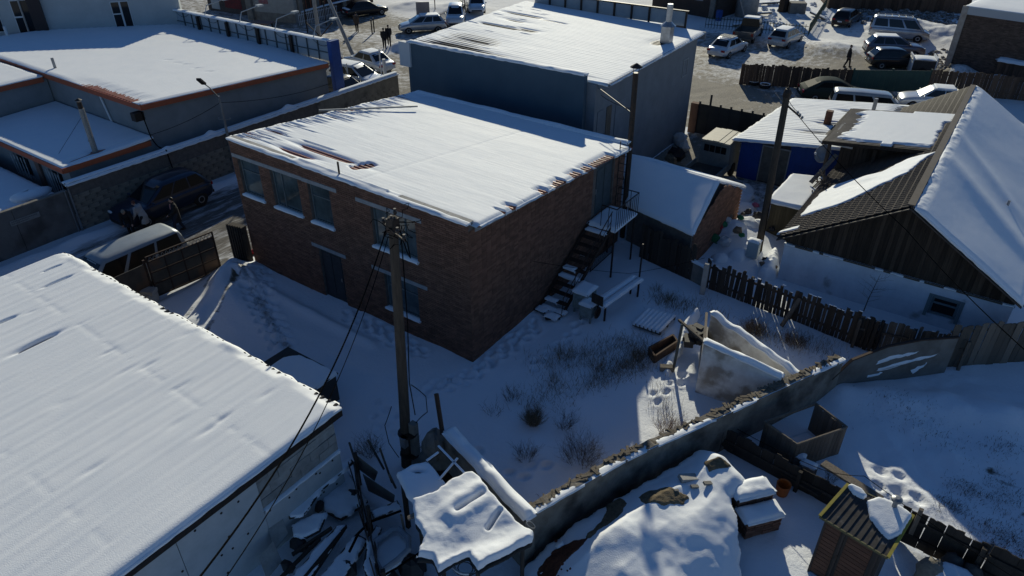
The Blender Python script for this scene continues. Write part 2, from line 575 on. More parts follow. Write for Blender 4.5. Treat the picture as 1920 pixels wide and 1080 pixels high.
def ground_z(x, y):
    x = np.asarray(x, float); y = np.asarray(y, float)
    z = .05 * (fbm(x * .35, y * .35, 3) - .5) + .03 * (fbm(x * 1.7, y * 1.7, 3) - .5)
    yard = sst(-12.6, -12.0, x) * sst(11.0, 10, y)
    z = z + yard * .10 * (fbm(x * .8 + 9, y * .8, 4) - .5)
    z = z + bump(x, y, (-11.6, -1.0), .9, .45) + bump(x, y, (-10.3, -2.4), .75, .22, 2.6, -.55)
    dd, _ = seg_d(x, y, (-12.0, -.9), (-9.6, -4.9)); z = z + .26 * np.exp(-(dd / .33) ** 2) * (.6 + .8 * vnoise(x * 1.6, y * 1.6))
    dd, _ = seg_d(x, y, (-11.3, -1.1), (-3.6, -1.35)); z = z + .16 * np.exp(-(dd / .22) ** 2)
    dd, _ = seg_d(x, y, (-11.6, -2.0), (-6, -3.3)); z = z + .12 * np.exp(-(dd / .4) ** 2)
    # right-hand yard falls away and is tussocky
    ry = sst(11.2, 13.5, x) * sst(10.5, 8, y)
    z = z + ry * .32 * (fbm(x * .9, y * .9, 4) - .5)
    # snow against the fence of the right-hand yard
    dd, _ = seg_d(x, y, (11.0, 5.6), (16, 7.6)); z = z + .35 * np.exp(-(dd / .7) ** 2) * (.4 + vnoise(x * 1.1, y * 1.1))
    # ruts along the lane
    ln = sst(-20.6, -20.0, x) * sst(-12.4, -13.0, x) * sst(24, 20, y)
    z = z + ln * (.03 * np.sin(x * 3.1 + .6 * np.sin(y * .3)) + .03 * (fbm(x * 2.5, y * .5, 3) - .5))
    dd = np.abs(x + 19.9); z = z + .18 * np.exp(-(dd / .45) ** 2) * (.5 + vnoise(x * 1.5, y * .9)) * sst(22, 14, y) * sst(-24, -20, x)
    # heaps in the far plots
    for c, r, h in (((-31.5, 30.8), 1.3, .6), ((-29.7, 31.8), .9, .45), ((3, 62.5), 3.5, .9), ((8, 62), 3, .8), ((-1, 52), 2.4, .5), ((12, 48.7), 1.6, .5), ((9.0, 49.3), 1.1, .7), ((-38, 46), 2.5, .6), ((-43, 44.5), 2, .5)):
        z = z + bump(x, y, c, r, h) * (.6 + .8 * fbm(x * .8, y * .8, 3))
    far = sst(22, 27, y)
    z = z + far * .07 * (fbm(x * 1.2, y * 1.2, 4) - .5)
    # house-yard rubbish heap and its snow
    z = z + bump(x, y, (4.3, 14.3), 1.5, .55) + bump(x, y, (5.6, 12.6), .9, .3)
    return z


GZ = ground_z(gx, gy)
FEET = []          # dimples trodden into the snow


def trail(pts, step=.34, side=.11, r=.11, depth=.1):
    pts = [W(*p) for p in pts]
    acc = 0.0; k = 0
    for a, b in zip(pts[:-1], pts[1:]):
        L = (b - a).length; dv = (b - a) / L; n = Vector((-dv.y, dv.x, 0))
        s = acc
        while s < L:
            q = a + dv * s + n * (side if k % 2 else -side) + Vector((random.uniform(-.06, .06), random.uniform(-.06, .06), 0))
            FEET.append((q.x, q.y, r * random.uniform(.85, 1.2), depth * random.uniform(.7, 1.2), math.atan2(dv.y, dv.x)))
            s += step * random.uniform(.85, 1.15); k += 1
        acc = s - L


for k in range(5):
    o = k * 9
    trail([(455 + o * 1.1, 515 - o * .2), (470 + o, 560), (500 + o * .8, 620), (520 + o * .6, 655)], .3)
for k in range(3):
    o = k * 7
    trail([(655, 583 + o), (720, 618 + o), (790, 655 + o)], .3)
    trail([(800, 725 + o), (880, 700 + o), (960, 640 + o), (1010, 600 + o)], .32)
trail([(1225, 752), (1240, 735), (1260, 722), (1290, 700)], .36)
trail([(935, 900), (990, 885), (1030, 868)], .4); trail([(905, 880), (890, 850), (880, 835)], .4)
trail([(700, 800), (712, 770), (720, 745)], .4); trail([(725, 815), (735, 780)], .4)
trail([(1000, 690), (1050, 650), (1090, 600)], .34)
trail([(1655, 880), (1690, 905), (1700, 922), (1720, 945)], .42, .14, .13, .09); trail([(1650, 905), (1680, 930)], .4, .12, .13, .09)
for fxx, fyy, r, dp, an in FEET:
    i0, i1 = np.searchsorted(GX, [fxx - .5, fxx + .5]); j0, j1 = np.searchsorted(GY, [fyy - .5, fyy + .5])
    sx, sy = gx[i0:i1, j0:j1], gy[i0:i1, j0:j1]
    dx, dy = sx - fxx, sy - fyy
    u, v = dx * math.cos(an) + dy * math.sin(an), -dx * math.sin(an) + dy * math.cos(an)
    q = (u / (r * 1.5)) ** 2 + (v / r) ** 2
    GZ[i0:i1, j0:j1] += -dp * np.exp(-q ** 2) + dp * .35 * np.exp(-(np.sqrt(q) - 1.4) ** 2 * 4)

lane_m = (gx > -20.9) & (gx < -12.35) & (gy > -16) & (gy < 16.5)
lot_m = (gx > -2.9) & (gy > 20.5) & (gx < 60) | (gx > -14) & (gy > 26.5) & (gx < 60)
street_m = (gx <= -14) & (gy > 15) | (gx < -20.9) & (gy < 15) & False
street_m &= ~lane_m
lot_m &= (gy < 64)
street_m &= (gy < 64) & (gx > -80)
bare = np.zeros_like(gx)
bare += np.where(lane_m, .62 - .62 * np.exp(-((gx + 20.2) / .8) ** 2) - .28 * np.exp(-((gx + 12.8) / .5) ** 2) * (gy < 0) - .1 * sst(0, -6, gy), 0)
n1 = fbm(gx * .25, gy * .25, 3)
bare += np.where(lot_m, .54 + .35 * (n1 - .5), 0)
bare += np.where(lot_m, .25 * np.exp(-((gx - 2.5) / 3.0) ** 2 - ((gy - 48) / 4.0) ** 2) + .25 * np.exp(-((gx - 9.5) / 1.6) ** 2 - ((gy - 50) / 2.5) ** 2), 0)
bare += np.where(lot_m & (gy < 36.5) & (gx < 5), .12, 0)
bare += np.where(lot_m & (gx > 8.3) & (gy < 50), -.35, 0)
bare += np.where(lot_m & (gy > 50.5), -.25 * sst(50, 53, gy), 0)
bare += np.where(street_m, .58 + .3 * (n1 - .5) - .4 * sst(40, 44, gy + .22 * (gx + 45)) * (gx > -60), 0)
for c in ((-31.5, 30.8), (-29.7, 31.8)):
    bare -= np.exp(-(((gx - c[0]) ** 2 + (gy - c[1]) ** 2) / 2.2)) * .6
ny = (~lane_m) & (~lot_m) & (~street_m)
tri = sst(.54, .72, fbm(gx * .9, gy * 1.3 + 4, 4))
bare += np.where(ny & (gx > 13.0) & (gy < 7), .6 * tri * sst(12.5, 16, gx) + .12 * tri, 0)
bare += np.where(ny & (gx > -2) & (gx < 11) & (gy > -4) & (gy < 9.5), .22 * tri, 0)
bare += np.where(ny & (gy > 16) & (gx > -3) & (gx < 4.5), .5, 0)
# trodden earth path to the gate
for k in range(5):
    pass
dd, tt = seg_d(gx, gy, W(455, 515), W(560, 690)); bare += np.where(ny, .44 * np.exp(-(dd / .42) ** 2), 0)
dd, tt = seg_d(gx, gy, (-12.4, -.6), (-9.2, -5.2)); bare += np.where(gx < -9, .55 * np.exp(-((dd - .55) / .16) ** 2) * (fbm(gx, gy, 3) > .45), 0)
bare = np.clip(bare, -.5, 1)

GM_SNOW = ground_mat("snow_ground", (.82, .835, .86), (.10, .085, .065), (.16, .14, .11))
GM_LANE = ground_mat("trodden_lane", (.70, .71, .73), (.085, .078, .07), (.17, .155, .14), (2.2, .35, 1), 4.0)
GM_LOT = ground_mat("dirty_snow_lot", (.74, .73, .71), (.17, .15, .12), (.28, .25, .21), (1.5, .8, 1), 5.0)
GM_STREET = ground_mat("street_earth", (.74, .73, .72), (.12, .105, .085), (.24, .215, .18), (1.0, 1.0, 1), 5.0)
cell = lambda M: M[:-1, :-1]
GA = np.stack([gx, gy, GZ], -1)


def ground_piece(name, mask, m):
    c = cell(mask).reshape(-1)
    nu, nv = gx.shape
    i, j = np.meshgrid(np.arange(nu - 1), np.arange(nv - 1), indexing='ij')
    q = np.stack([i * nv + j, (i + 1) * nv + j, (i + 1) * nv + j + 1, i * nv + j + 1], -1).reshape(-1, 4)[c]
    used, inv = np.unique(q, return_inverse=True)
    me = bpy.data.meshes.new(name)
    P = GA.reshape(-1, 3)[used]
    me.vertices.add(len(used)); me.vertices.foreach_set("co", P.ravel())
    q = inv.reshape(-1, 4)
    me.loops.add(q.size); me.polygons.add(len(q))
    me.loops.foreach_set("vertex_index", q.ravel().astype(np.int32))
    me.polygons.foreach_set("loop_start", (np.arange(len(q)) * 4).astype(np.int32))
    me.polygons.foreach_set("loop_total", np.full(len(q), 4, np.int32))
    me.update(calc_edges=True); me.validate()
    me.polygons.foreach_set("use_smooth", [True] * len(q))
    at = me.attributes.new("bare", 'FLOAT', 'POINT'); at.data.foreach_set("value", bare.reshape(-1)[used].astype(np.float32))
    me.materials.append(m)
    o = bpy.data.objects.new(name, me); COL.objects.link(o)
    o["kind"] = "structure"
    return o


ground_piece("ground", ny, GM_SNOW)
ground_piece("lane", lane_m, GM_LANE)
ground_piece("parking_lot", lot_m & ~street_m & ~lane_m, GM_LOT)
ground_piece("street", street_m, GM_STREET)


def gz(x, y):
    return float(ground_z(x, y))


# ================================================================ BRICK HOUSE
BX = -11.8
house = thing("brick_house", "two storey red brick house with snowy roof and metal stairs on its side", "house", (0, 0, 0))
TOPF = lambda x: 5.33 + .26 * (-x / 11.8)          # front wall top
TOPR = lambda y: 5.15 - .68 * y / 10.7
winF = [(-11.47, -10.2, 3.36, 4.88), (-9.55, -7.98, 3.34, 4.88), (-7.45, -6.3, 3.32, 4.86), (-4.28, -2.25, 3.28, 4.82)]
lowF = (-3.98, -2.38, .78, 2.24)
doorF = (-7.42, -6.2, -.1, 2.16)
holesF = [w for w in winF] + [lowF, doorF]
doorS = (8.25, 9.75, 2.27, 4.42)
wl = MB()
wall_cells(wl, 'x', .014, .25, BX + .014, -.014, -.3, 5.2, holesF)
wall_cells(wl, 'y', -.25, -.014, .25, 10.686, -.3, 4.42, [doorS])
wl.extr([(-.014, .25, 4.42), (-.014, 10.68, 4.42), (-.014, .25, 5.12)], (-.236, 0, 0))
wl.extr([(BX, .014, 5.2), (-.014, .014, 5.2), (-.014, .014, TOPF(0) - .02), (BX, .014, TOPF(BX) - .02)], (0, .236, 0))
wl.bx(BX, BX + .25, .25, 10.7, -.3, 4.6); wl.bx(BX + .25, -.25, 10.45, 10.7, -.3, 4.42)
wl.bx(BX + .5, -.5, .5, 9.5, 0, 4.4)
wl.build("wall", MORTAR, house)
# individual bricks
bricks = []
rowh, bl = .0765, .262
for r in range(int(5.7 / rowh)):
    z = -.1 + r * rowh
    off = bl / 2 if r % 2 else 0
    k = BX - off
    while k < 0:
        u0, u1 = max(k, BX), min(k + bl, 0)
        k += bl
        if u1 - u0 < .05: continue
        zc = z + rowh / 2; uc = (u0 + u1) / 2
        if zc > TOPF(uc) - .03: continue
        cuts = [(u0, u1)]
        for h in holesF:
            if h[2] - .02 < zc < h[3] + .005:
                nc = []
                for a, b in cuts:
                    if b <= h[0] or a >= h[1]: nc.append((a, b)); continue
                    if a < h[0]: nc.append((a, h[0]))
                    if b > h[1]: nc.append((h[1], b))
                cuts = nc
        for a, b in cuts:
            if b - a > .04: bricks.append(('F', a, b, z))
    k = -off if r % 2 else -.13
    while k < 10.7:
        u0, u1 = max(k, 0), min(k + bl, 10.7)
        k += bl
        if u1 - u0 < .05: continue
        zc = z + rowh / 2; uc = (u0 + u1) / 2
        if zc > TOPR(uc) - .05: continue
        if doorS[2] - .02 < zc < doorS[3] and u1 > doorS[0] and u0 < doorS[1]: continue
        bricks.append(('R', u0, u1, z))
cp = Vector((CAMX, CAMY, CAMH))
key = lambda b: ((Vector(((b[1] + b[2]) / 2, 0, b[3])) if b[0] == 'F' else Vector((0, (b[1] + b[2]) / 2, b[3]))) - cp).length
bricks.sort(key=key)
rest = MB()
rr = random.Random(5)
for n, (sd, a, b, z) in enumerate(bricks):
    pr = rr.uniform(0, .008) - (.006 if rr.random() < .06 else 0)
    c = ((a + b) / 2, .03 - pr, z + rowh / 2) if sd == 'F' else (-.03 + pr, (a + b) / 2, z + rowh / 2)
    dm = (b - a - .011, .06, rowh - .011) if sd == 'F' else (.06, b - a - .011, rowh - .011)
    if n < 300:
        piece("brick", 'box', BRICK, house, c, dm, (0, rr.uniform(-.008, .008), 0))
    else:
        rest.box(c, dm, rr.uniform(-.012, .012) * (1 if rr.random() < .3 else 0))
tag(rest.build("brickwork", BRICK, house), kind="stuff")
# windows
SILL = mat("sill_tin", (.30, .31, .32), rough=.5, metal=.4)
for w in winF + [lowF]:
    two = w[1] - w[0] > 1.4
    if w is lowF: mu, tr = (), (w[2] + .98,)
    elif w is winF[1]: mu, tr = (w[0] + .52,), ()
    elif w is winF[3]: mu, tr = (w[0] + .62, w[1] - .55), ()
    else: mu, tr = (), (w[3] - .48,)
    fo = window(house, 'y', .13, -1, w[0] + .03, w[1] - .005, w[2] + .03, w[3] - .01, mu, tr, fm=mat("teal_frame", (.13, .16, .165), (.09, .11, .115), rough=.6))
    sb = MB().bx(w[0] - .04, w[1] + .04, -.06, .1, w[2] - .05, w[2]).build("sill", SILL, house)
    f = quadf((w[0] - .05, -.07, w[2]), (w[1] + .05, -.07, w[2]), (w[1] + .05, .1, w[2] + .02), (w[0] - .05, .1, w[2] + .02))
    snow_sheet("snow_cover", f, lambda a, b, x, y: .03 + .015 * vnoise(x * 4, y * 4), 16, 5, sb, over=.012, edge=.05)
ln = MB()
for a, b, z in ((-11.75, -9.72, 4.89), (-9.715, -7.72, 4.888), (-7.715, -5.9, 4.872), (-4.95, -1.95, 4.83), (-4.55, -1.9, 2.25), (-7.75, -5.9, 2.18)):
    MB().bx(a, b, -.022, .1, z, z + .15).build("lintel", GREYFRAME, house)
dm = mat("dark_painted_door", (.045, .05, .055), (.03, .033, .036), rough=.6, scale=6)
dr = MB().bx(doorF[0] + .02, doorF[1] - .02, .1, .16, -.1, 2.14).build("door", dm, house)
MB().bx(-7.3, -6.86, .085, .1, .15, 2.0).bx(-6.78, -6.34, .085, .1, .15, 2.0).build("door_panel", dm, dr)
MB().bx(-6.42, -6.36, .05, .09, .95, 1.1).build("handle", GREYTIN, dr)
dr = MB().bx(-.13, -.08, doorS[0] + .02, doorS[1] - .02, doorS[2], doorS[3] - .02).build("door", mat("green_grey_door", (.07, .09, .095), (.05, .065, .07), rough=.6, scale=4), house)
MB().bx(-.08, -.06, 8.4, 8.9, 2.45, 4.2).bx(-.08, -.06, 9.05, 9.6, 2.45, 4.2).build("door_panel", MATS["green_grey_door"], dr)
MB().bx(-.06, -.03, 8.32, 8.38, 3.2, 3.4).build("handle", GREYTIN, dr)
# coping along the front
n = 12; f = lambda i: BX + (0 - BX) * i / n
for i in range(n):
    a, b = f(i), f(i + 1) - .012
    q = MB(); z0, z1 = TOPF(a), TOPF(b)
    q.hexa([(a, -.07, z0), (b, -.07, z1), (b, .30, z1), (a, .30, z0), (a, -.07, z0 + .06), (b, -.07, z1 + .06), (b, .30, z1 + .06), (a, .30, z0 + .06)])
    q.build("coping_slab", CONCL, house)
fq = quadf((BX, -.07, TOPF(BX) + .06), (0, -.07, TOPF(0) + .06), (0, .3, TOPF(0) + .06), (BX, .3, TOPF(BX) + .06))


def th_cop(a, b, x, y):
    return .07 * (fbm(x * 1.3, y * 3, 3) - .47) + .03 * (b < .45) - .05 * sst(.45, .75, b) * ((x > -3) | (x < -8.2)) + .05 * sst(.3, .8, b) * ((x < -3.5) & (x > -8))


snow_sheet("coping_snow", fq, th_cop, 160, 8, house, over=.015, edge=.06)
# roof
RF = quadf((BX - .15, .28, 5.56), (.22, .28, 5.26), (.26, 10.8, 4.5), (BX - .15, 10.8, 4.66))
cf = corr(RF, 'a', .2, .022)
rs = roof_sheet("roof_sheet", RF, cf, 30, 400, REDTIN, house)


def patch(x, y, c, ru, rv, ang=0.0, k=2.0):
    dx, dy = x - c[0], y - c[1]
    u, v = dx * math.cos(ang) + dy * math.sin(ang), -dx * math.sin(ang) + dy * math.cos(ang)
    return np.exp(-((np.abs(u) / ru) ** k + (np.abs(v) / rv) ** k))


c1, c2 = W(555, 285, 5.55), W(598, 290, 5.5)
c3 = W(680, 308, 5.45)


def th_house(a, b, x, y):
    t = .085 + .03 * (fbm(x * .4, y * 1.2, 3) - .5) + .005 * (fbm(x * 1.2, y * 9, 2) - .5)
    st = fbm(x * .55, y * 9 + 3, 3)
    t = t - .17 * patch(x, y, (c1.x, c1.y + .05), 1.0, .22) * (.6 + .8 * st) - .20 * patch(x, y, (c2.x + .1, c2.y + .35), 1.5, .17) * (.5 + st)
    t = t - .09 * patch(x, y, (c2.x - .9, c2.y + .75), .8, .06, k=4) * (.6 + .7 * st)
    t = t - .4 * patch(x, y, (c3.x, c3.y), .22, .42, -.25, 6)
    t = t - .16 * sst(1.6, 0, x - BX) * np.clip(st * 1.5 - .45, 0, 1) - .12 * sst(2.4, 0, x - BX) * sst(.6, .8, st)
    t = t - .02 * np.exp(-((x + 5.1 - .1 * y) / .06) ** 2)
    # ragged edge where lumps have slid off the right-hand eave
    e = sst(.5, .05, -x + .2)
    t = t - .16 * e * sst(.42, .58, vnoise(y * 4.3, 3)) * sst(6.0, 5, np.abs(y - 6.0)) * sst(.8, 1.6, y)
    return t


snow_sheet("roof_snow", RF, th_house, 150, 400, house, over=.10, edge=.16, lift=lambda a, b: .03 * cf(a, b))
MB().bx(BX, .05, 10.72, 10.95, 4.2, 4.66).build("rear_parapet", MORTAR, house)
fq = quadf((BX, 10.7, 4.74), (.06, 10.7, 4.66), (.06, 10.98, 4.66), (BX, 10.98, 4.74))
snow_sheet("parapet_snow", fq, lambda a, b, x, y: .05 + .04 * (vnoise(x * 2, y) - .3), 90, 5, house, edge=.08)
p = W(627, 330, 5.55)
MB().tube([(p.x, .18, 5.3), (p.x, .18, 6.0)], .035, 8).build("vent_pipe", BLACK, house)
# fascia under the right eave
MB().hexa([(.02, .3, 5.0), (.05, .3, 5.0), (.05, 10.7, 4.3), (.02, 10.7, 4.3), (.02, .3, 5.2), (.05, .3, 5.2), (.05, 10.7, 4.46), (.02, 10.7, 4.46)]).build("eave_board", GREYFRAME, house)
tag(MB().beam(W(598, 207, 5.25), W(783, 199, 5.1), .07, .07).build("steel_bar", GREYTIN), "long thin steel bar lying on the snowy brick house roof", "metal bar")

# ================================================================ BLUE GREY SHOP BEHIND
shop = thing("rendered_shop", "tall blue-grey rendered shop with a parapet and half-bare corrugated snowy roof", "building", (-3.0, 13, 0))
SX0, SX1, SY0, SY1 = -14.2, -3.0, 13.0, 25.2
MB().bx(SX0 + .3, SX1, SY0 + .3, SY1 - .1, -.3, 5.95).build("wall", STUCCO, shop)
q = MB(); q.bx(SX0, -3.45, SY0, SY0 + .28, -.3, 6.42); q.build("parapet", STUCCOB, shop)
fq = quadf((SX0, SY0 - .02, 6.42), (-3.43, SY0 - .02, 6.42), (-3.43, SY0 + .3, 6.42), (SX0, SY0 + .3, 6.42))
snow_sheet("parapet_snow", fq, lambda a, b, x, y: .05 + .03 * (vnoise(x * 3, y * 3) - .5), 120, 5, shop, edge=.1)
MB().box((SX0 - .12, SY0 - .05, 5.75), (.75, .12, 1.25)).build("corner_board", mat("pale_board", (.50, .53, .56), rough=.7), shop)
GR = quadf((SX0 - .1, SY0 + .3, 6.3), (-2.45, SY0 + .5, 5.98), (-2.72, 25.4, 6.05), (SX0 - .9, 25.4, 6.4))
cfg = corr(GR, 'a', .26, .03)
roof_sheet("roof_sheet", GR, cfg, 24, 330, DARKTIN, shop)


def th_shop(a, b, x, y):
    st = fbm(x * .5, y * 5, 3)
    t = .07 + .02 * (fbm(x * .6, y * 2, 3) - .5)
    t = t - .085 * patch(x, y, (-12.0, 15.6), 2.3, 1.6, 0, 3) * (.62 + .35 * st) - .085 * patch(x, y, (-11.0, 13.9), 3.6, .6, 0, 3) * (.7 + .4 * st)
    t = t - .12 * patch(x, y, (-8.3, 13.6), 4.6, .4, 0, 4) - .13 * patch(x, y, (-12.6, 18.9), 1.2, .2, 0, 4) - .08 * patch(x, y, (-13.0, 22.0), 1.6, .22, 0, 4) - .08 * patch(x, y, (-10.7, 19.2), .8, .3, 0, 3)
    t = t - .08 * patch(x, y, (-12.5, 20.6), 1.0, .3) - .06 * patch(x, y, (-10.6, 21.8), .9, .12, 0, 4)
    t = t - .12 * sst(.75, .83, st) * sst(-9, -13, x) - .1 * patch(x, y, (-3.8, 21.6), .5, .8)
    return t


snow_sheet("roof_snow", GR, th_shop, 110, 330, shop, over=.08, edge=.14, lift=lambda a, b: .13 * cfg(a, b))
MB().bx(SX0, -2.62, SY1, SY1 + .1, 5.7, 6.1).build("roof_fascia", STUCCO, shop)
MB().hexa([(-3.02, 13.5, 5.7), (-2.45, 13.5, 5.85), (-2.75, 25.2, 5.9), (-3.02, 25.2, 5.75), (-3.02, 13.5, 6.0), (-2.45, 13.5, 6.03), (-2.75, 25.2, 6.08), (-3.02, 25.2, 6.05)]).build("eave_board", STUCCO, shop)
# sign panels along the street side
PANEL = mat("pale_sign_panel", (.27, .31, .34), (.22, .255, .285), rough=.7, scale=.8)
for i in range(9):
    x0 = -4.05 - i * 1.16
    MB().bx(x0 - 1.12, x0 + .02, 25.55, 25.6, 6.2, 7.0).build("sign_panel", PANEL, shop)
    MB().bx(x0 - .04 + .04, x0 + .10, 25.45, 25.54, 6.0, 7.04).build("panel_post", BLACK, shop)
MB().bx(-14.5, -3.9, 25.46, 25.62, 7.0, 7.06).build("panel_rail", BLACK, shop)
c = W(1249, 75, 6.22)
MB().bx(c.x - .26, c.x + .26, c.y - .2, c.y + .3, 6.0, 6.95).build("chimney", mat("galvanised", (.45, .46, .47), (.3, .3, .3), rough=.35, metal=.7), shop)
MB().lathe((c.x, c.y + .05, 6.95), [(.42, 0), (.16, .22), (.16, 1.05), (.15, 1.1)], 12).build("chimney_flue", MATS["galvanised"], shop)
win = MB()
d0, d1 = onX(1290, 70, -3.0), onX(1287, 105, -3.0)
window(shop, 'x', -2.995, 1, d0.y - .2, d0.y + .45, 3.9, 4.9, gm=GLASSD)
MB().bx(-3.02, -2.96, 16.4, 17.3, 0, 2.2).build("door", WOODD, shop)
for yy in (13.6, 14.5, 15.4):
    MB().bx(-3.02, -2.97, yy, yy + .5, 0, 4.6).build("wall_patch", STUCCO if yy != 14.5 else WOODG, shop)

# ================================================================ LEFT: GREY LONG BUILDING, ANNEX
lb = thing("long_grey_building", "long grey building with orange-red roof trim left of the lane", "building", (-21.9, 2.2, 0))
LW = mat("grey_wall", (.24, .25, .255), (.20, .21, .215), rough=.9, scale=1.2, bump=.1)
MB().hexa([(-40, 2.25, -.3), (-22.0, 2.25, -.3), (-22.0, 14, -.3), (-40, 14, -.3), (-40, 2.25, 4.5), (-22, 2.25, 4.35), (-22, 14, 3.7), (-40, 14, 3.9)]).build("wall", LW, lb)
LR = quadf((-42, 2.1, 4.62), (-21.8, 2.1, 4.52), (-21.8, 14.0, 3.92), (-42, 16, 4.1))
cfl = corr(LR, 'b', .25, .02)
roof_sheet("roof_sheet", LR, cfl, 260, 12, REDTIN, lb)


def th_left(a, b, x, y):
    t = .07 + .02 * (fbm(x * .5, y * .5, 3) - .5)
    t = t - .085 * sst(1.5, .2, (y - 2.1) * (1 + .6 * vnoise(x * 3, 1))) * sst(-30, -26, x) * sst(-21.9, -22.6, x)
    for k, px in enumerate(((317, 117), (334, 122), (350, 125), (371, 132), (393, 138))):
        q = W(px[0], px[1], 4.2); t = t - .05 * patch(x, y, (q.x, q.y), .22, .07, .8)
    return t


snow_sheet("roof_snow", LR, th_left, 260, 90, lb, over=.05, edge=.12, lift=lambda a, b: .6 * cfl(a, b))
TRIM = mat("orange_red_trim", (.42, .105, .045), (.34, .085, .04), rough=.55)
q = MB()
q.hexa([(-42, 2.02, 4.34), (-21.7, 2.02, 4.25), (-21.7, 2.08, 4.25), (-42, 2.08, 4.34), (-42, 2.02, 4.62), (-21.7, 2.02, 4.5), (-21.7, 2.08, 4.5), (-42, 2.08, 4.62)])
q.hexa([(-21.76, 2.09, 4.25), (-21.7, 2.09, 4.25), (-21.7, 14, 3.66), (-21.76, 14, 3.66), (-21.76, 2.09, 4.5), (-21.7, 2.09, 4.5), (-21.7, 14, 3.9), (-21.76, 14, 3.9)])
q.build("roof_trim", TRIM, lb)
p = W(103, 126, 4.65)
MB().tube([(p.x, p.y, 4.5), (p.x, p.y, 5.15)], .08, 8).build("vent_pipe", GREYTIN, lb)
MB().bx(-22.35, -21.95, 1.75, 2.2, 3.7, 4.1).build("lamp_cage", BLACK, lb)
for a, b in (((-25.8, 2.19, 4.3), (-25.3, 2.19, 2.7)),):
    MB().tube([a, b], .06, 8).build("downpipe", PVC, lb)
# wing at the far left with its own sunlit roof
lw = thing("left_wing", "low wing with a snow roof joining the long grey building at the frame edge", "building", (-31.2, 0, 0))
MB().bx(-42, -31.3, -5.5, 2.2, -.3, 4.3).build("wall", LW, lw)
WR = quadf((-42, -6, 4.36), (-31.15, -6, 4.36), (-31.15, 1.95, 4.4), (-42, 1.95, 4.4))
roof_sheet("roof_sheet", WR, None, 8, 8, REDTIN, lw)
snow_sheet("roof_snow", WR, lambda a, b, x, y: .09 + .03 * (fbm(x * .5, y * .5, 3) - .5), 60, 60, lw, over=.06, edge=.14)
MB().bx(-31.14, -31.08, -6.05, 1.95, 4.1, 4.36).build("roof_trim", TRIM, lw)
# annex in the shade
an = thing("grey_annex", "low grey annex with a blue-shaded snow roof and tall tin chimney", "building", (-21.8, -2.2, 0))
holes = [(-27.6, -26.0, 1.0, 2.1), (-24.05, -22.75, .8, 2.1)]
q = MB(); wall_cells(q, 'x', -2.0, -1.8, -31.2, -21.9, -.3, 2.65, holes)
q.bx(-22.1, -21.9, -1.8, 2.24, -.3, 2.65); q.bx(-31.2, -22.1, -1.6, 2.2, 0, 2.5)
q.build("wall", LW, an)
for h in holes:
    w = window(an, 'y', -1.9, -1, *h, mull=((h[0] + h[1]) / 2,), gm=GLASSD)
    g = MB()
    for i in range(9): g.beam((h[0] + .1 + i * (h[1] - h[0] - .2) / 8, -2.12, h[2] + .02), (h[0] + .1 + i * (h[1] - h[0] - .2) / 8 + (.12 if i % 2 else -.12), -2.12, h[3] - .02), .02, .02)
    g.build("window_grille", PVC, w)
MB().bx(-25.1, -24.7, -2.12, -2.02, -.2, 2.5).build("brown_pilaster", mat("brown_pilaster", (.16, .10, .08), rough=.8), an)
AR = quadf((-31.1, -2.3, 2.72), (-21.7, -2.3, 2.7), (-21.7, 2.2, 2.85), (-31.1, 2.2, 2.9))
roof_sheet("roof_sheet", AR, None, 10, 10, REDTIN, an)
cc = W(178, 282, 2.85)


def th_an(a, b, x, y):
    t = .09 + .02 * (fbm(x, y, 3) - .5)
    t = t - .16 * patch(x, y, (cc.x + .15, cc.y - .5), .13, 1.0, .05, 4) - .16 * patch(x, y, (cc.x, cc.y), .28, .3) - .13 * patch(x, y, (cc.x + .12, cc.y + 1.5), .035, .9, 0, 6)
    return t


snow_sheet("roof_snow", AR, th_an, 150, 90, an, over=.04, edge=.1)
MB().bx(-31, -21.66, -2.36, -2.3, 2.5, 2.74).bx(-21.7, -21.64, -2.29, 2.0, 2.5, 2.74).build("roof_trim", TRIM, an)
ch = MB().tube([(cc.x, cc.y, 2.7), (cc.x + .01, cc.y, 4.9)], .13, 10).build("chimney", mat("foil_wrap", (.33, .32, .30), (.2, .195, .18), rough=.55, scale=14, bump=.7, bscale=18, metal=.3), an)
MB().tube([(cc.x, cc.y, 4.9), (cc.x, cc.y, 5.2)], .11, 10).lathe((cc.x, cc.y, 5.28), [(.16, 0), (.02, .08)], 10).build("chimney_cap", BLACK, ch)
MB().tube([(cc.x, cc.y, 4.6), (cc.x - 1.3, cc.y + .4, 2.85)], .008, 4).tube([(cc.x, cc.y, 4.6), (cc.x - 1.0, cc.y - 1.2, 2.85)], .008, 4).build("guy_wire", CABLE, ch)
# low snowy lean-to in the corner
lt = thing("lean_to", "low lean-to with snow roof behind the concrete slab wall", "shed", (-23, -5, 0))
MB().bx(-32, -22.3, -9, -2.9, -.2, 1.4).build("wall", LW, lt)
LT = quadf((-32, -9, 1.45), (-22.2, -9, 1.45), (-22.2, -2.8, 1.55), (-32, -2.8, 1.6))
roof_sheet("roof_sheet", LT, None, 6, 6, GREYTIN, lt)
snow_sheet("roof_snow", LT, lambda a, b, x, y: .09 + .05 * (fbm(x * .7, y * .7, 3) - .45), 80, 60, lt, edge=.1)
MB().ell((-22.6, -3.6, 1.7), (.5, .9, .25), 12, 6, .2).build("snow_lump", SNOW, lt, smooth=True)

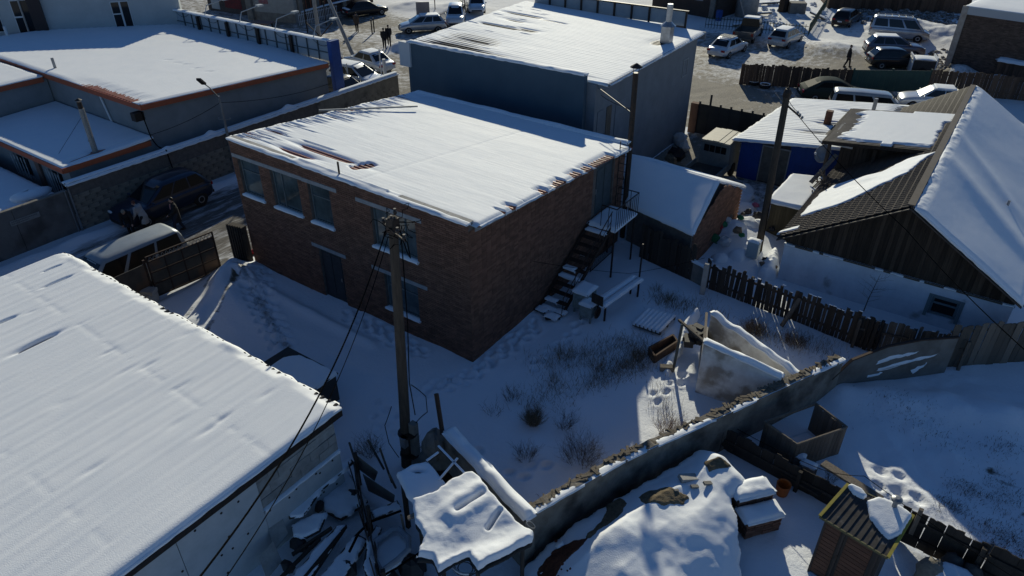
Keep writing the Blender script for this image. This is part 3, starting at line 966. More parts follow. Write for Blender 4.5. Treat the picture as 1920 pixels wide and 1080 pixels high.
# white tall building top left
tb = thing("tall_white_building", "tall pale building with dark pillar and windows behind the long roof", "building", (-33, 16, 0))
A, B = W(-60, 79, 4.1), W(345, 46, 4.1)
dv = (B - A).normalized(); nv = Vector((-dv.y, dv.x, 0))
PALE = mat("pale_wall", (.40, .42, .42), (.35, .37, .37), rough=.9, scale=1.0, bump=.08)
Q = A + nv * 8; R_ = B + nv * 8
q = MB(); q.prism([(A.x, A.y), (B.x, B.y), (R_.x, R_.y), (Q.x, Q.y)], -.3, 7.35); q.build("wall", PALE, tb)


def on_tb(px, py, off=0.0):
    r = Vector(ray(px, py)); o = Vector((CAMX, CAMY, CAMH)); pl = A - nv * off
    return o + r * ((pl - o).dot(nv) / r.dot(nv))


def tb_panel(name, pts, m, off, th, par=None):
    P = [on_tb(*p, off) for p in pts]
    us = [(p - A).dot(dv) for p in P]; zs = [p.z for p in P]
    u0, u1, z0, z1 = min(us), max(us), min(zs), max(zs)
    a, b = A + dv * u0 - nv * off, A + dv * u1 - nv * off
    return MB().prism([(a.x, a.y), (b.x, b.y), (b.x + nv.x * th, b.y + nv.y * th), (a.x + nv.x * th, a.y + nv.y * th)], z0, z1).build(name, m, par or tb), (u0, u1, z0, z1)


P0 = on_tb(72, 67); P1 = on_tb(96, 66)
u0, u1 = (P0 - A).dot(dv), (P1 - A).dot(dv)
a, b = A + dv * u0 - nv * .3, A + dv * u1 - nv * .3
MB().prism([(a.x, a.y), (b.x, b.y), (b.x + nv.x * .3, b.y + nv.y * .3), (a.x + nv.x * .3, a.y + nv.y * .3)], -.2, 7.4).build("dark_pillar", mat("dark_maroon", (.04, .028, .027), rough=.7), tb)
def tb_window(u0, u1, z0, z1):
    a, b = A + dv * u0, A + dv * u1
    pr = lambda ua, ub, za, zb, o0, o1: MB().prism([((A + dv * ua - nv * o0).x, (A + dv * ua - nv * o0).y), ((A + dv * ub - nv * o0).x, (A + dv * ub - nv * o0).y), ((A + dv * ub - nv * o1).x, (A + dv * ub - nv * o1).y), ((A + dv * ua - nv * o1).x, (A + dv * ua - nv * o1).y)], za, zb)
    w = pr(u0 - .05, u1 + .05, z0 - .05, z1 + .05, .03, .01).build("window", PVC, tb)
    m = (u0 + u1) / 2 - .05
    for ua, ub, za, zb in ((u0, m, z0, z0 + (z1 - z0) * .5), (u0, m, z0 + (z1 - z0) * .55, z1), (m + .12, u1, z0, z1)):
        pr(ua, ub, za, zb, .045, .031).build("pane", GLASSD, w)
zb = 4.15
w0 = on_tb(221, 55); u = (w0 - A).dot(dv); tb_window(u, u + 1.05, 4.3, 5.9)
w0 = on_tb(42, 70); u = (w0 - A).dot(dv); tb_window(u, u + .95, 4.3, 6.4)
w0 = on_tb(-6, 55); u = (w0 - A).dot(dv); tb_window(u - .6, u + .4, 4.6, 6.2)
w0 = on_tb(58, 68); u = (w0 - A).dot(dv); a = A + dv * u - nv * .1
MB().tube([(a.x, a.y, 4.1), (a.x, a.y, 7.2)], .06, 8).build("downpipe", GREYTIN, tb)
p = W(18, 78, 4.25); MB().tube([(p.x, p.y, 4.2), (p.x, p.y, 5.2)], .09, 8).build("vent_pipe", PVC, tb)

# blue hoarding along the street edge of the long roof
hd = thing("blue_hoarding", "long blue framed hoarding seen from behind above the long snowy roof", "billboard", (-21.9, 14.4, 0))
BLUE = mat("blue_paint", (.018, .07, .26), (.014, .055, .21), rough=.5)
HX0, HX1 = -38.6, -21.9
hy = lambda x: 14.3 + (x + 21.9) * (-.012)
HPAN = mat("hoarding_back", (.33, .37, .40), (.29, .325, .35), rough=.6, scale=1)
n = 17
for i in range(n):
    xa, xb = HX1 - (i + 1) * (HX1 - HX0) / n, HX1 - i * (HX1 - HX0) / n
    MB().bx(xa + .02, xb - .02, 14.42, 14.46, 3.9, 5.05).build("hoarding_panel", HPAN, hd)
    MB().bx(xa - .02, xa + .03, 14.34, 14.42, 3.9, 5.08).build("stud", mat("hoarding_stud", (.08, .10, .11), rough=.6), hd)
for i in range(5):
    x = HX1 - 3.3 - i * 3.2
    MB().bx(x - .13, x + .08, 14.2, 14.335, 3.8, 5.02).build("brace_post", BLACK, hd)
MB().bx(HX0, HX1, 14.36, 14.42, 4.38, 4.43).build("rail", MATS["hoarding_stud"], hd)
MB().bx(HX0 - .1, HX1, 14.28, 14.62, 5.08, 5.16).build("top_rail", BLUE, hd)
fq = quadf((HX0 - .1, 14.28, 5.16), (HX1, 14.28, 5.16), (HX1, 14.62, 5.16), (HX0 - .1, 14.62, 5.16))
snow_sheet("snow_cover", fq, lambda a, b, x, y: .03 + .02 * vnoise(x * 2, y), 60, 4, hd, edge=.06)
MB().bx(HX1 + .005, HX1 + .32, 14.25, 14.95, 1.0, 5.14).build("end_panel", BLUE, hd)
MB().bx(HX0 - .5, HX0 - .1, 14.2, 14.6, 3.9, 5.2).build("end_panel", BLUE, hd)
LAMPARM = mat("light_arm", (.42, .43, .43), rough=.5, metal=.4)
for (bx_, by_), (tx, ty) in (((330, 21), (348, 4)), ((384, 31), (405, 12)), ((449, 43), (466, 25)), ((516, 60), (527, 49)), ((588, 74), (600, 66))):
    a = onY(bx_, by_, 14.4)
    ar = MB().tube([(a.x, 14.4, 5.1), (a.x, 14.7, 5.75), (a.x + .05, 16.1, 5.95)], .035, 6).build("light_arm", LAMPARM, hd)
    MB().bx(a.x - .12, a.x + .22, 15.95, 16.35, 5.88, 5.99).build("floodlight", LAMPARM, ar)
    MB().tube([(a.x + t * .5 * 3.2, 14.33, 5.05 - .28 * (1 - (2 * t / 1.0 - 1) ** 2)) for t in np.linspace(0, 1, 9)], .012, 4).build("light_cable", CABLE, ar)
# ================================================================ generic snow lying inside an outline
def inside_d(poly, X, Y):
    """signed distance to a polygon (positive inside)"""
    n = len(poly); ins = np.zeros(X.shape, bool); dm = np.full(X.shape, 1e9)
    for i in range(n):
        x0, y0 = poly[i]; x1, y1 = poly[(i + 1) % n]
        c = ((y0 > Y) != (y1 > Y)) & (X < (x1 - x0) * (Y - y0) / (y1 - y0 + 1e-12) + x0)
        ins ^= c
        d_, _ = seg_d(X, Y, (x0, y0), (x1, y1)); dm = np.minimum(dm, d_)
    return np.where(ins, dm, -dm)


def snow_patch(name, poly, zf, parent=None, th=.07, m=None, res=.045, rag=.03, edge=.09, noise=.4, sag=None, freq=1.5, below=.05):
    """snow (or soil) lying within a ground outline on the surface zf(x,y)"""
    poly = [(p[0], p[1]) for p in poly]
    A = np.array(poly); x0, y0 = A.min(0) - .1; x1, y1 = A.max(0) + .1
    X, Y = np.meshgrid(np.arange(x0, x1 + res, res), np.arange(y0, y1 + res, res), indexing='ij')
    Dd = inside_d(poly, X, Y) + rag * 2 * (fbm(X * 4, Y * 4, 3) - .5)
    k = np.sqrt(np.clip(1 - (1 - np.clip(Dd / edge, 0, 1)) ** 2, 0, 1))
    t = th * (1 + noise * 2 * (fbm(X * freq + 3, Y * freq, 4) - .5)) * k - below * (Dd < 0)
    Z = zf(X, Y) + t
    if sag is not None: Z = Z + sag(X, Y)
    # outside vertices are drawn in to the outline
    out = Dd < 0
    gxx, gyy = np.gradient(Dd, res)
    gn = np.hypot(gxx, gyy) + 1e-9
    sh = np.clip(-Dd, 0, res * 1.4) * out
    X2, Y2 = X + gxx / gn * sh, Y + gyy / gn * sh
    keep = (Dd[:-1, :-1] > 0) | (Dd[1:, :-1] > 0) | (Dd[:-1, 1:] > 0) | (Dd[1:, 1:] > 0)
    mb = MB().grid(np.stack([X2, Y2, Z], -1), keep)
    # drop unused verts
    used = sorted({i for f in mb.f for i in f}); re = {u: i for i, u in enumerate(used)}
    mb.v = [mb.v[u] for u in used]; mb.f = [tuple(re[i] for i in f) for f in mb.f]
    return mb.build(name, m or SNOW, parent, smooth=True)


flat = lambda z: (lambda x, y: np.full(np.shape(x), float(z)))
gzf = lambda o=0.0: (lambda x, y: ground_z(x, y) + o)
PX = lambda pts, z: [W(p[0], p[1], z) for p in pts]

# ================================================================ WHITE-ROOFED BUILDING (front left)
wb = thing("snow_roofed_store", "big near store with a wide white snow roof and foam-clad wall", "building", (.6, -6.5, 0))
NX0, NX1, NY0, NY1 = -13.3, .75, -17.5, -6.4
FOAM = mat("foam_board", (.47, .49, .49), (.40, .42, .42), rough=.85, scale=2, bump=.1, bscale=60)
BLOCK = mat("aerated_block", (.33, .33, .31), (.23, .225, .21), rough=.95, scale=3, bump=.4, bscale=14, rnd=.15)
core = MB().bx(NX0 + .2, .4, NY0, -6.6, -.3, 2.72); core.build("wall", MORTAR, wb)
y = -9.08; k = 0
for y1 in (-9.09, -11.2, -13.4, -15.6):
    for z0, z1 in ((-.2, 1.3), (1.304, 2.72)):
        y0 = {-9.09: -11.19, -11.2: -13.39, -13.4: -15.59, -15.6: -17.5}[y1]
        fp = MB().bx(.41, .6, y0, y1 - .006, z0, z1).build("foam_panel", FOAM, wb)
for y1, y0 in ((-6.6, -7.8), (-7.805, -9.085)):
    MB().bx(.41, .6, y0, y1, -.2, 1.52).build("foam_panel", FOAM, wb)
wsh = MB()
rr = random.Random(3)
for i in range(26):
    yy = -6.8 - i * .4 + rr.uniform(-.15, .15)
    for zz in ((.5, 1.35) if yy > -9.1 else (.5, 1.15, 1.6, 2.45)):
        if rr.random() < .7: wsh.lathe((.6, yy, zz + rr.uniform(-.1, .1)), [(.032, 0), (.03, .012)], 8, 'X')
tag(wsh.build("fixing_washers", BLACK, wb), kind="stuff")
zz = 1.56
for r in range(4):
    hb = .285
    yy = -9.08 + (.3 if r % 2 else 0) * 1.0
    yy0 = -9.08
    edges = [-9.08] + [q for q in np.arange(-9.08 + (.34 if r % 2 else .62), -6.6, .62)] + [-6.6]
    for a, b in zip(edges[:-1], edges[1:]):
        if b - a < .08: continue
        MB().bx(.41, .565 + rr.uniform(-.012, .012), a + .006, b - .006, zz + .006, min(zz + hb - .006, 2.7)).build("wall_block", BLOCK, wb)
    zz += hb + .004
snow_sheet("ledge_snow", quadf((.41, -9.08, 1.53), (.62, -9.08, 1.53), (.62, -6.6, 1.53), (.41, -6.6, 1.53)), lambda a, b, x, y: .02 + .03 * (vnoise(x * 3, y * 3) - .4), 4, 60, wb, edge=.04)
NR = quadf((NX0, NY0, 2.95), (NX1, NY0, 2.95), (NX1, NY1, 3.0), (NX0, NY1, 3.0))
NR2 = quadf((NX0, NY0, 2.95), (NX1, NY0, 2.95), (NX1, NY1 + .02, 3.0), (NX0, NY1 + .02, 3.0))
cfn = corr(NR, 'b', .25, .035)
roof_sheet("roof_sheet", NR2, cfn, 460, 8, DARKTIN, wb)
holes_n = [(W(110, 533, 3), .33, .05), (W(70, 648, 3), .5, .09), (W(8, 608, 3), .25, .06), (W(100, 508, 3), .2, .035), (W(150, 718, 3), 0, 0)]
dents = [(318, 600), (352, 632), (280, 690), (238, 700), (205, 665), (330, 800), (175, 885), (395, 810), (450, 590), (260, 560), (290, 565), (340, 730), (420, 790), (120, 760), (500, 745), (160, 610), (60, 590)]
dents = [W(p[0], p[1], 3) for p in dents]


def th_near(a, b, x, y):
    t = .115 + .035 * (fbm(x * .7, y * .35, 3) - .5) + .004 * (fbm(x * 3.2, y * .35 + 7, 3) - .5)
    t = t + .0025 * np.sin(2 * np.pi * x / .38) * sst(.3, .6, fbm(x * .3, y * .3, 2))
    for c, ry, rx in holes_n:
        if ry: t = t - .26 * patch(x, y, (c.x, c.y), rx, ry, 0, 2) * (x < c.x + rx * 1.5)
    for i, c in enumerate(dents):
        t = t - (.014 + .022 * ((i * 7) % 5) / 5) * patch(x, y, (c.x, c.y), .07 + .04 * ((i * 3) % 4) / 4, .22 + .12 * ((i * 5) % 4) / 4, 0, 2)
    ymid = -8.6 - .02 * x
    t = t - .008 * np.exp(-((y - ymid) / .10) ** 2) * (vnoise(x * 4, 2) > .45)
    t = t - .006 * np.exp(-((y + 12.2) / .10) ** 2) * (vnoise(x * 4, 9) > .5)
    e = sst(.35, 0, NY1 - y) * (fbm(x * 1.7, 4, 3) - .35) * .28
    return t - e


snow_sheet("roof_snow", NR, th_near, 470, 240, wb, over=.05, edge=.17, lift=lambda a, b: .03 * cfn(a, b))
MB().bx(.69, .74, NY0, NY1, 2.70, 2.93).build("eave_board", BLACK, wb)
MB().bx(NX0 - .25, NX0 + .02, -10.5, NY1 - .05, 2.75, 2.93).build("side_gutter", GREYTIN, wb)

# low box beside its eave
bxq = thing("flat_box_shed", "low dark box shed with blue snow on top beside the near white roof", "shed", (-3.4, -5, 0))
DARKW = mat("dark_sheet", (.055, .05, .047), (.04, .036, .033), rough=.7, scale=3, bump=.2)
MB().bx(-4.62, -2.35, -6.5, -4.06, -.1, 1.05).build("wall", DARKW, bxq)
q = MB(); q.bx(-4.68, -2.29, -6.55, -4.0, 1.05, 1.1)
q.build("roof_rim", DARKW, bxq)
snow_patch("roof_snow", [(-4.2, -6.5), (-2.28, -6.5), (-2.28, -4.02), (-3.95, -4.1), (-4.3, -4.5)], flat(1.1), bxq, .10, res=.05)

# ================================================================ YARD GATE
GATE = mat("gate_steel", (.085, .075, .062), (.055, .048, .04), rough=.65, scale=2, bump=.1, metal=.2, dirt=((.13, .08, .05), 1.2, (.5, .62)))
gt = thing("steel_gate_leaf", "dark steel yard gate leaf of square panels standing open beside the silver van", "gate", (-12.6, -2.6, 0))
ga, gb = Vector((-12.75, -3.98, 0)), Vector((-12.48, -1.2, 0)); gd = (gb - ga).normalized(); gL = (gb - ga).length; gn = Vector((-gd.y, gd.x, 0)); gang = math.atan2(gd.y, gd.x)
fr = MB()
for z in (.08, .62, 1.12, 1.62, 1.84): fr.beam(ga + Vector((0, 0, z)), gb + Vector((0, 0, z)), .05, .045)
for k in range(5):
    q = ga + gd * gL * min(max(k / 4, .008), .992)
    if k in (0, 4): fr.beam(q + Vector((0, 0, .05)), q + Vector((0, 0, 1.86)), .055, .055)
    else: fr.beam(q + Vector((0, 0, .1)), q + Vector((0, 0, 1.6)), .04, .04)
fr.build("frame", RUST, gt)
for k in range(4):
    for j, (z0, z1) in enumerate(((.1, .6), (.64, 1.1), (1.14, 1.6))):
        q = ga + gd * gL * (k + .5) / 4 + Vector((0, 0, (z0 + z1) / 2)) + gn * (.012 + .004 * ((k + j) % 2))
        MB().box(q, (gL / 4 - .03, .008, z1 - z0 - .02), gang).build("panel", GATE, gt)
lat = MB()
for k in range(34):
    q = ga + gd * gL * (k + .5) / 34; s_ = .035 if k % 2 else -.035
    lat.beam(q - gd * s_ + Vector((0, 0, 1.64)), q + gd * s_ + Vector((0, 0, 1.82)), .014, .014)
lat.build("top_grille", GREYTIN, gt)
fn = thing("rusty_gate_panel", "plain rusty steel fence panel between the gate leaf and the white roof", "fence", (-12.8, -5.5, 0))
for k in range(2):
    a, b = Vector((-12.80 - k * .02, -4.06 - k * 1.5, 0)), Vector((-12.82 - k * .02, -5.52 - k * 1.5, 0))
    MB().beam(a + Vector((0, 0, .8)), b + Vector((0, 0, .8)), .03, 1.55).build("panel", GATE, fn)
    MB().beam(a + Vector((0, 0, .0)), a + Vector((0, 0, 1.75)), .08, .08, (1, 0, 0)).build("post", RUST, fn)
fo = thing("folded_gate_leaf", "dark ribbed gate leaf folded back against the corner of the brick house", "gate", (-12.5, -.3, 0))
pc = Vector((-12.5, -.35, 0))
MB().box((pc.x + .28, pc.y + .12, .92), (.74, .3, 1.76), .2).build('leaf', WOODD, fo)
for k in range(6):
    MB().box((pc.x - .03 + k * .13, pc.y - .11 + .026 * k, .93), (.06, .06, 1.86), .2).build("rib", WOODD, fo)
MB().bx(pc.x - .05, pc.x + .68, pc.y + .05, pc.y + .1, .2, .3).bx(pc.x - .05, pc.x + .68, pc.y + .05, pc.y + .1, 1.5, 1.6).build("rail", BLACK, fo)
tag(MB().ell((-12.75, .35, .12), (.16, .12, .12), 8, 5, .3).ell((-12.55, .5, .1), (.12, .15, .1), 8, 5, .3).build("plastic_bag", mat("red_plastic", (.35, .02, .03), rough=.4)), "crumpled red plastic bag at the foot of the folded gate", "bag")
tag(MB().box((-12.72, -4.35, .28), (.6, .5, .45), .3).box((-12.6, -4.3, .55), (.5, .4, .15), .5).build("rubble_sack", CONCL), "pale sack of rubble at the foot of the gate beside the roof edge", "sack")

# ================================================================ LANE WALLS
WALLB = mat("old_block_wall", (.27, .235, .185), (.19, .165, .13), rough=.95, scale=2.2, bump=.5, bscale=22, rnd=.13, dirt=((.075, .065, .055), .8, (.52, .66)))
lwll = thing("block_wall", "long concrete block wall along the lane with a double snow-capped ledge", "wall", (-20.9, 0, 0))
MB().bx(-21.1, -20.92, -2.62, 19, -.2, 2.2).build("wall_core", MORTAR, lwll)
n = 0
for r in range(10):
    z0 = -.05 + r * .222
    for c in range(-1, 41):
        y0 = -2.62 + c * .53 + (.265 if r % 2 else 0); y1 = y0 + .52
        y0, y1 = max(y0, -2.62), min(y1, 18.9)
        if y1 - y0 < .1: continue
        if n < 290: piece("block", 'box', WALLB, lwll, (-20.90 + rr.uniform(-.006, .006), (y0 + y1) / 2, z0 + .107), (.06, y1 - y0 - .008, .212)); n += 1
MB().bx(-20.95, -20.875, 12, 19, -.05, 2.2).build("wall_face", WALLB, lwll)
MB().bx(-21.16, -20.82, -2.7, 19, 2.2, 2.27).build("ledge", CONC, lwll)
MB().bx(-21.12, -20.93, -2.66, 19, 2.27, 2.36).build("ledge", CONC, lwll)
for x0, x1, z in ((-20.93, -20.8, 2.27), (-21.15, -20.92, 2.365)):
    snow_sheet("snow_cap", quadf((x0, -2.7, z), (x1, -2.7, z), (x1, 19, z), (x0, 19, z)), lambda a, b, x, y: .032 + .025 * (vnoise(x, y * .8) - .5) + .16 * (np.exp(-((y - 4.9) / .25) ** 2) + np.exp(-((y - 10) / .3) ** 2) + .5 * np.exp(-((y - 2.4) / .2) ** 2)) * (x < -20.9), 4, 300, lwll, edge=.06)
sw = thing("slab_wall", "concrete slab wall with a plaque, left end of the lane", "wall", (-20.9, -6, 0))
for i in range(5):
    y1 = -2.72 - i * 2.4
    MB().bx(-21.05, -20.9 + .006 * (i % 2), y1 - 2.38, y1, -.2, 2.0).build("slab", mat("wall_slab", (.165, .155, .145), (.12, .112, .104), rough=.95, scale=1.4, bump=.2, bscale=20, dirt=((.08, .072, .065), .9, (.5, .68))), sw)
MB().bx(-21.07, -20.88, -14.7, -2.74, 2.0, 2.05).build("coping", CONC, sw)
MB().tube([(-20.84, -2.68, -.1), (-20.84, -2.68, 2.1)], .045, 8).tube([(-20.84, -2.86, -.1), (-20.84, -2.86, 2.05)], .03, 8).build("post", GREYTIN, sw)
a, b = onX(20, 422, -20.88), onX(75, 403, -20.88)
pq = MB().bx(-20.88, -20.865, a.y, b.y, 1.33, 1.56).build("plaque", mat("faded_plaque", (.27, .265, .25), (.2, .195, .18), rough=.8, scale=6), sw)
tx = MB()
yy = a.y + .06
while yy < b.y - .1:
    w_ = rr.uniform(.03, .07); tx.bx(-20.865, -20.861, yy, yy + w_, 1.47, 1.52)
    if yy < (a.y + b.y) / 2 + .15: tx.bx(-20.865, -20.861, yy, yy + w_, 1.38, 1.43)
    yy += w_ + .02
tx.build("worn_print", mat("worn_print", (.13, .125, .12), rough=.9), pq)

# street lamp on the wall
p0 = Vector((-20.65, 5.62, 2.0)); p1 = onX(410, 180, -20.65); p2 = W(380, 155, 5.35)
sl = thing("street_lamp", "thin grey street lamp rising from the block wall by the lane", "street lamp", (-20.65, 5.62, 0))
MB().tube([(-20.65, 5.62, 0), (-20.65, 5.62, 2.4), p1], [.075, .07, .055], 8).build("pole", GREYTIN, sl)
MB().tube([p1 - Vector((0, 0, .1)), p1.lerp(p2, .6) + Vector((0, 0, .05)), p2], .03, 6).build("arm", GREYTIN, sl)
dq = (p2 - p1).normalized()
MB().beam(p2 - dq * .15, p2 + dq * .45, .22, .1).build("lamp_head", BLACK, sl)
MB().beam((-20.9, 5.5, 3.0), (-20.4, 5.8, 3.0), .04, .04).ell((-20.4, 5.8, 3.05), (.04, .04, .06), 6, 4).ell((-20.9, 5.5, 3.05), (.04, .04, .06), 6, 4).build("bracket", GREYTIN, sl)


def cable(label, pts, r=.012, sag=0.0, name="power_cable", group=None, n=24):
    out = []
    pts = [Vector(p) for p in pts]
    for a, b in zip(pts[:-1], pts[1:]):
        for i in range(n):
            t = i / n
            out.append(a.lerp(b, t) - Vector((0, 0, sag * 4 * t * (1 - t))))
    out.append(pts[-1])
    return tag(MB().tube(out, r, 5).build(name, CABLE), label, "cable", group)


cable("thin cable from the street lamp to the blue hoarding", [(-20.65, 5.62, 3.9), (-22.0, 14.2, 2.6)], .012, .25)
cable("cable from the street lamp down to the annex roof corner", [(-20.65, 5.62, 3.9), (-21.7, 2.1, 3.0)], .012, .15)
cable("black cable running down the grey wall corner and over the block wall", [(-21.72, 2.0, 4.2), (-21.68, 2.1, 2.9), (-21.5, 2.2, 2.45), (-20.85, 2.25, 2.35), (-20.82, 2.3, 1.4)], .03, .03)

# ================================================================ OUTSIDE STAIR, LADDER, STOVE PIPE
st = thing("metal_staircase", "rusty outside metal stair with snowy treads up the brick side wall", "staircase", (1.0, 4.0, 0))
s0, s1 = Vector((0, 4.0, -.05)), Vector((0, 7.72, 2.2))
for x in (.09, 1.08):
    MB().beam((x, s0.y, s0.z), (x, s1.y, s1.z), .06, .16).build("stringer", RUST, st)
for i in range(11):
    t = (i + .6) / 11.4; p = s0.lerp(s1, t)
    tr = MB().bx(.13, 1.04, p.y - .11, p.y + .12, p.z + .03, p.z + .06).build("tread", RUST, st)
    snow_sheet("snow_cover", quadf((.13, p.y - .11, p.z + .06), (1.04, p.y - .11, p.z + .06), (1.04, p.y + .12, p.z + .06), (.13, p.y + .12, p.z + .06)), (lambda k: lambda a, b, x, y: .03 + .05 * vnoise(x * 3 + k, y * 3) - .12 * (a > .55) * (k % 2) - .12 * (k not in (0, 1, 4, 5, 10)))(i), 14, 5, tr, edge=.05)
MB().bx(.03, 1.3, 7.68, 9.6, 2.12, 2.2).build("platform", RUST, st)
snow_sheet("platform_snow", quadf((.03, 7.66, 2.2), (1.3, 7.66, 2.2), (1.3, 9.6, 2.2), (.03, 9.6, 2.2)), lambda a, b, x, y: .10 + .05 * (vnoise(x * 2, y * 2) - .5), 20, 26, st, edge=.08)
rl = MB()
rl.tube([(.62, 7.72, 3.15), (1.3, 7.68, 3.15), (1.3, 9.6, 3.15), (.35, 9.6, 3.15)], .025, 6)
for i in range(12): rl.tube([(1.3, 7.68 + i * .1745, 2.2), (1.3, 7.68 + i * .1745, 3.14)], .013, 5)
for x in (.62, .95, .35): rl.tube([(x, 9.6, 2.2), (x, 9.6, 3.14)], .013, 5)
for x in (.62, .95): rl.tube([(x, 7.7, 2.2), (x, 7.7, 3.14)], .016, 5)
rl.build("railing", BLACK, st)
hr = MB().tube([(1.1, 4.15, .8), (1.1, 7.7, 3.0)], .022, 6)
for t in (.02, .25, .5, .75, .98): hr.tube([(1.1, 4.0 + 3.72 * t, 2.25 * t), (1.1, 4.1 + 3.62 * t, .82 + 2.2 * t)], .016, 5)
hr.tube([(1.1, 4.1, .4), (1.1, 7.7, 2.6)], .012, 5)
hr.build("handrail", RUST, st)
for x, y in ((1.24, 7.74), (1.24, 9.52), (.1, 9.5)):
    MB().tube([(x, y, -.1), (x, y, 2.12)], .04, 6).build("post", BLACK, st)
ld = thing("wall_ladder", "black iron ladder from the stair platform to the brick house roof", "ladder", (.3, 9.95, 2.2))
MB().tube([(.10, 9.95, 2.1), (.10, 9.95, 5.0)], .02, 6).build("rail", BLACK, ld)
MB().tube([(.5, 9.97, 2.1), (.5, 9.97, 5.0)], .02, 6).build("rail", BLACK, ld)
for i in range(8): MB().tube([(.1, 9.95, 2.35 + i * .34), (.5, 9.97, 2.35 + i * .34)], .014, 6).build("rung", BLACK, ld)
sp = thing("stove_pipe", "tall black stove pipe with a cone cap at the brick house corner", "chimney", (.0, 11.15, 0))
MB().tube([(.0, 11.15, 0), (.0, 11.1, 4), (-.03, 11.05, 7.5)], .115, 12).build("pipe", BLACK, sp)
MB().lathe((-.03, 11.05, 7.72), [(.26, 0), (.2, .05), (.02, .16)], 12).tube([(.06, 11.05, 7.45), (.12, 11.05, 7.74)], .012, 4).tube([(-.12, 11.05, 7.45), (-.18, 11.05, 7.74)], .012, 4).build("cone_cap", BLACK, sp)
MB().beam((-.02, 11.1, 5.8), (-2.6, 13.0, 5.9), .03, .03).build("stay", BLACK, sp)
cable("thin cable from the stove pipe to the rendered shop corner", [(0, 11.1, 6.0), (-2.6, 13.1, 5.6)], .012, .1)

# ================================================================ SMALL BRICK SHED BEHIND THE STAIR
bs_ = thing("brick_shed", "small brick shed with a smooth blue-shaded snow roof behind the metal stair", "shed", (3, 10, 0))
A_, B_, C_, D_ = Vector((.18, 10.85, 1.8)), Vector((3.72, 9.91, 1.8)), Vector((3.5, 12.8, 3.05)), Vector((-1.3, 13.2, 3.05))
E_ = Vector((3.9, 15.5, 1.9)); F_ = Vector((-1.2, 16.0, 1.9))
q = MB(); q.prism([(A_.x + .1, A_.y + .12), (B_.x - .1, B_.y + .12), (E_.x - .2, E_.y - .1), (F_.x + .1, F_.y - .1)], -.2, 1.75)
q.add([(B_.x - .1, B_.y + .12, 1.75), (E_.x - .2, E_.y - .1, 1.75), (C_.x - .12, C_.y, 2.92)], [(0, 1, 2)])
q.build("wall", MORTAR, bs_)
# bricks on the gable
d_ = (E_ - B_); d_.z = 0; Lg = d_.length; d_.normalize(); ng = Vector((d_.y, -d_.x, 0)); tC = (C_ - B_).dot(d_)
mb = MB()
for r in range(40):
    z = r * .0765
    for c in range(-1, int(Lg / .262) + 1):
        t = c * .262 + (.131 if r % 2 else 0)
        if t < .05 or t + .26 > Lg: continue
        tp = 1.75 + (1.17 * t / tC if t < tC else 1.17 * (Lg - t) / (Lg - tC))
        if z + .08 > tp: continue
        q = B_ + d_ * (t + .13); mb.box((q.x - .1 + ng.x * .0, q.y + .12 - .12 * t / Lg, z + .04), (.25, .03, .065), math.atan2(d_.y, d_.x))
tag(mb.build("brickwork", mat("shed_brick", (.25, .13, .085), (.17, .09, .06), rough=.92, scale=5, rnd=.3, island=True), bs_), kind="stuff")
f1 = quadf(A_, B_, C_, D_); f2 = quadf(D_, C_, E_, F_)
for f in (f1, f2): roof_sheet("roof_sheet", f, None, 4, 4, DARKTIN, bs_)
snow_sheet("roof_snow", f1, lambda a, b, x, y: .10 + .03 * (fbm(x * .8, y * .8, 3) - .5), 60, 60, bs_, edge=.12)
snow_sheet("roof_snow", f2, lambda a, b, x, y: .10 + .03 * (fbm(x * .8, y * .8, 3) - .5), 60, 40, bs_, edge=.12)

# ================================================================ CENTRAL POLE AND WIRES
PT = Vector((1.52, -4.66, 8.0))
up = thing("utility_pole", "tall weathered timber utility pole standing before the brick house", "utility pole", (1.36, -4.95, 0))
POLEW = mat("pole_timber", (.08, .062, .046), (.045, .036, .028), rough=.9, scale=4, bump=.5, bscale=12, stretch=(5, 5, .5))
MB().tube([(1.36, -4.95, -.2), (1.42, -4.85, 2), (1.47, -4.75, 5), PT], [.155, .145, .13, .11], 14).build("shaft", POLEW, up)
MB().beam(Vector((1.66, -4.82, -.1)), Vector((1.66, -4.80, 1.7)), .18, .2, (1, 0, 0)).build("footing_post", CONC, up)
bd = MB()
for z in (.5, 1.3): bd.lathe((1.5, -4.88, z), [(.29, 0), (.29, .04)], 14)
bd.build("binding", BLACK, up)
hd_ = MB().bx(PT.x - .1, PT.x + .12, PT.y - .14, PT.y + .1, 7.62, 7.98)
hd_.beam(PT + Vector((-.1, -.1, -.25)), PT + Vector((.85, -.5, -.15)), .03, .03)
hd_.beam(PT + Vector((-.55, .2, -.4)), PT + Vector((.1, 0, -.35)), .04, .04)
hd_.build("head_irons", BLACK, up)
ins = MB()
for q in ((.8, -.48, -.1), (.45, -.32, -.1), (-.5, .18, -.34), (.0, .1, .08), (.15, -.18, .06)):
    ins.lathe(PT + Vector(q), [(.03, -.05), (.05, 0), (.05, .03), (.025, .06), (.035, .1)], 8)
ins.build("insulators", DARKTIN, up)
rr = random.Random(11); tw = MB()
for i in range(16):
    a = PT + Vector((rr.uniform(-.2, .2), rr.uniform(-.2, .2), rr.uniform(-.45, -.05))); pts = [a]
    for j in range(7):
        a = a + Vector((rr.uniform(-.16, .16), rr.uniform(-.16, .16), rr.uniform(-.12, .12))); pts.append(a)
    tw.tube(pts, .009, 4)
tw.tube([PT + Vector((.5, -.3, -.1)), PT + Vector((1.0, -.6, -.1)), PT + Vector((1.2, -.75, -.35)), PT + Vector((.95, -.55, -.45)), PT + Vector((.6, -.35, -.2))], .014, 5)
tw.build("wire_tangle", CABLE, up)
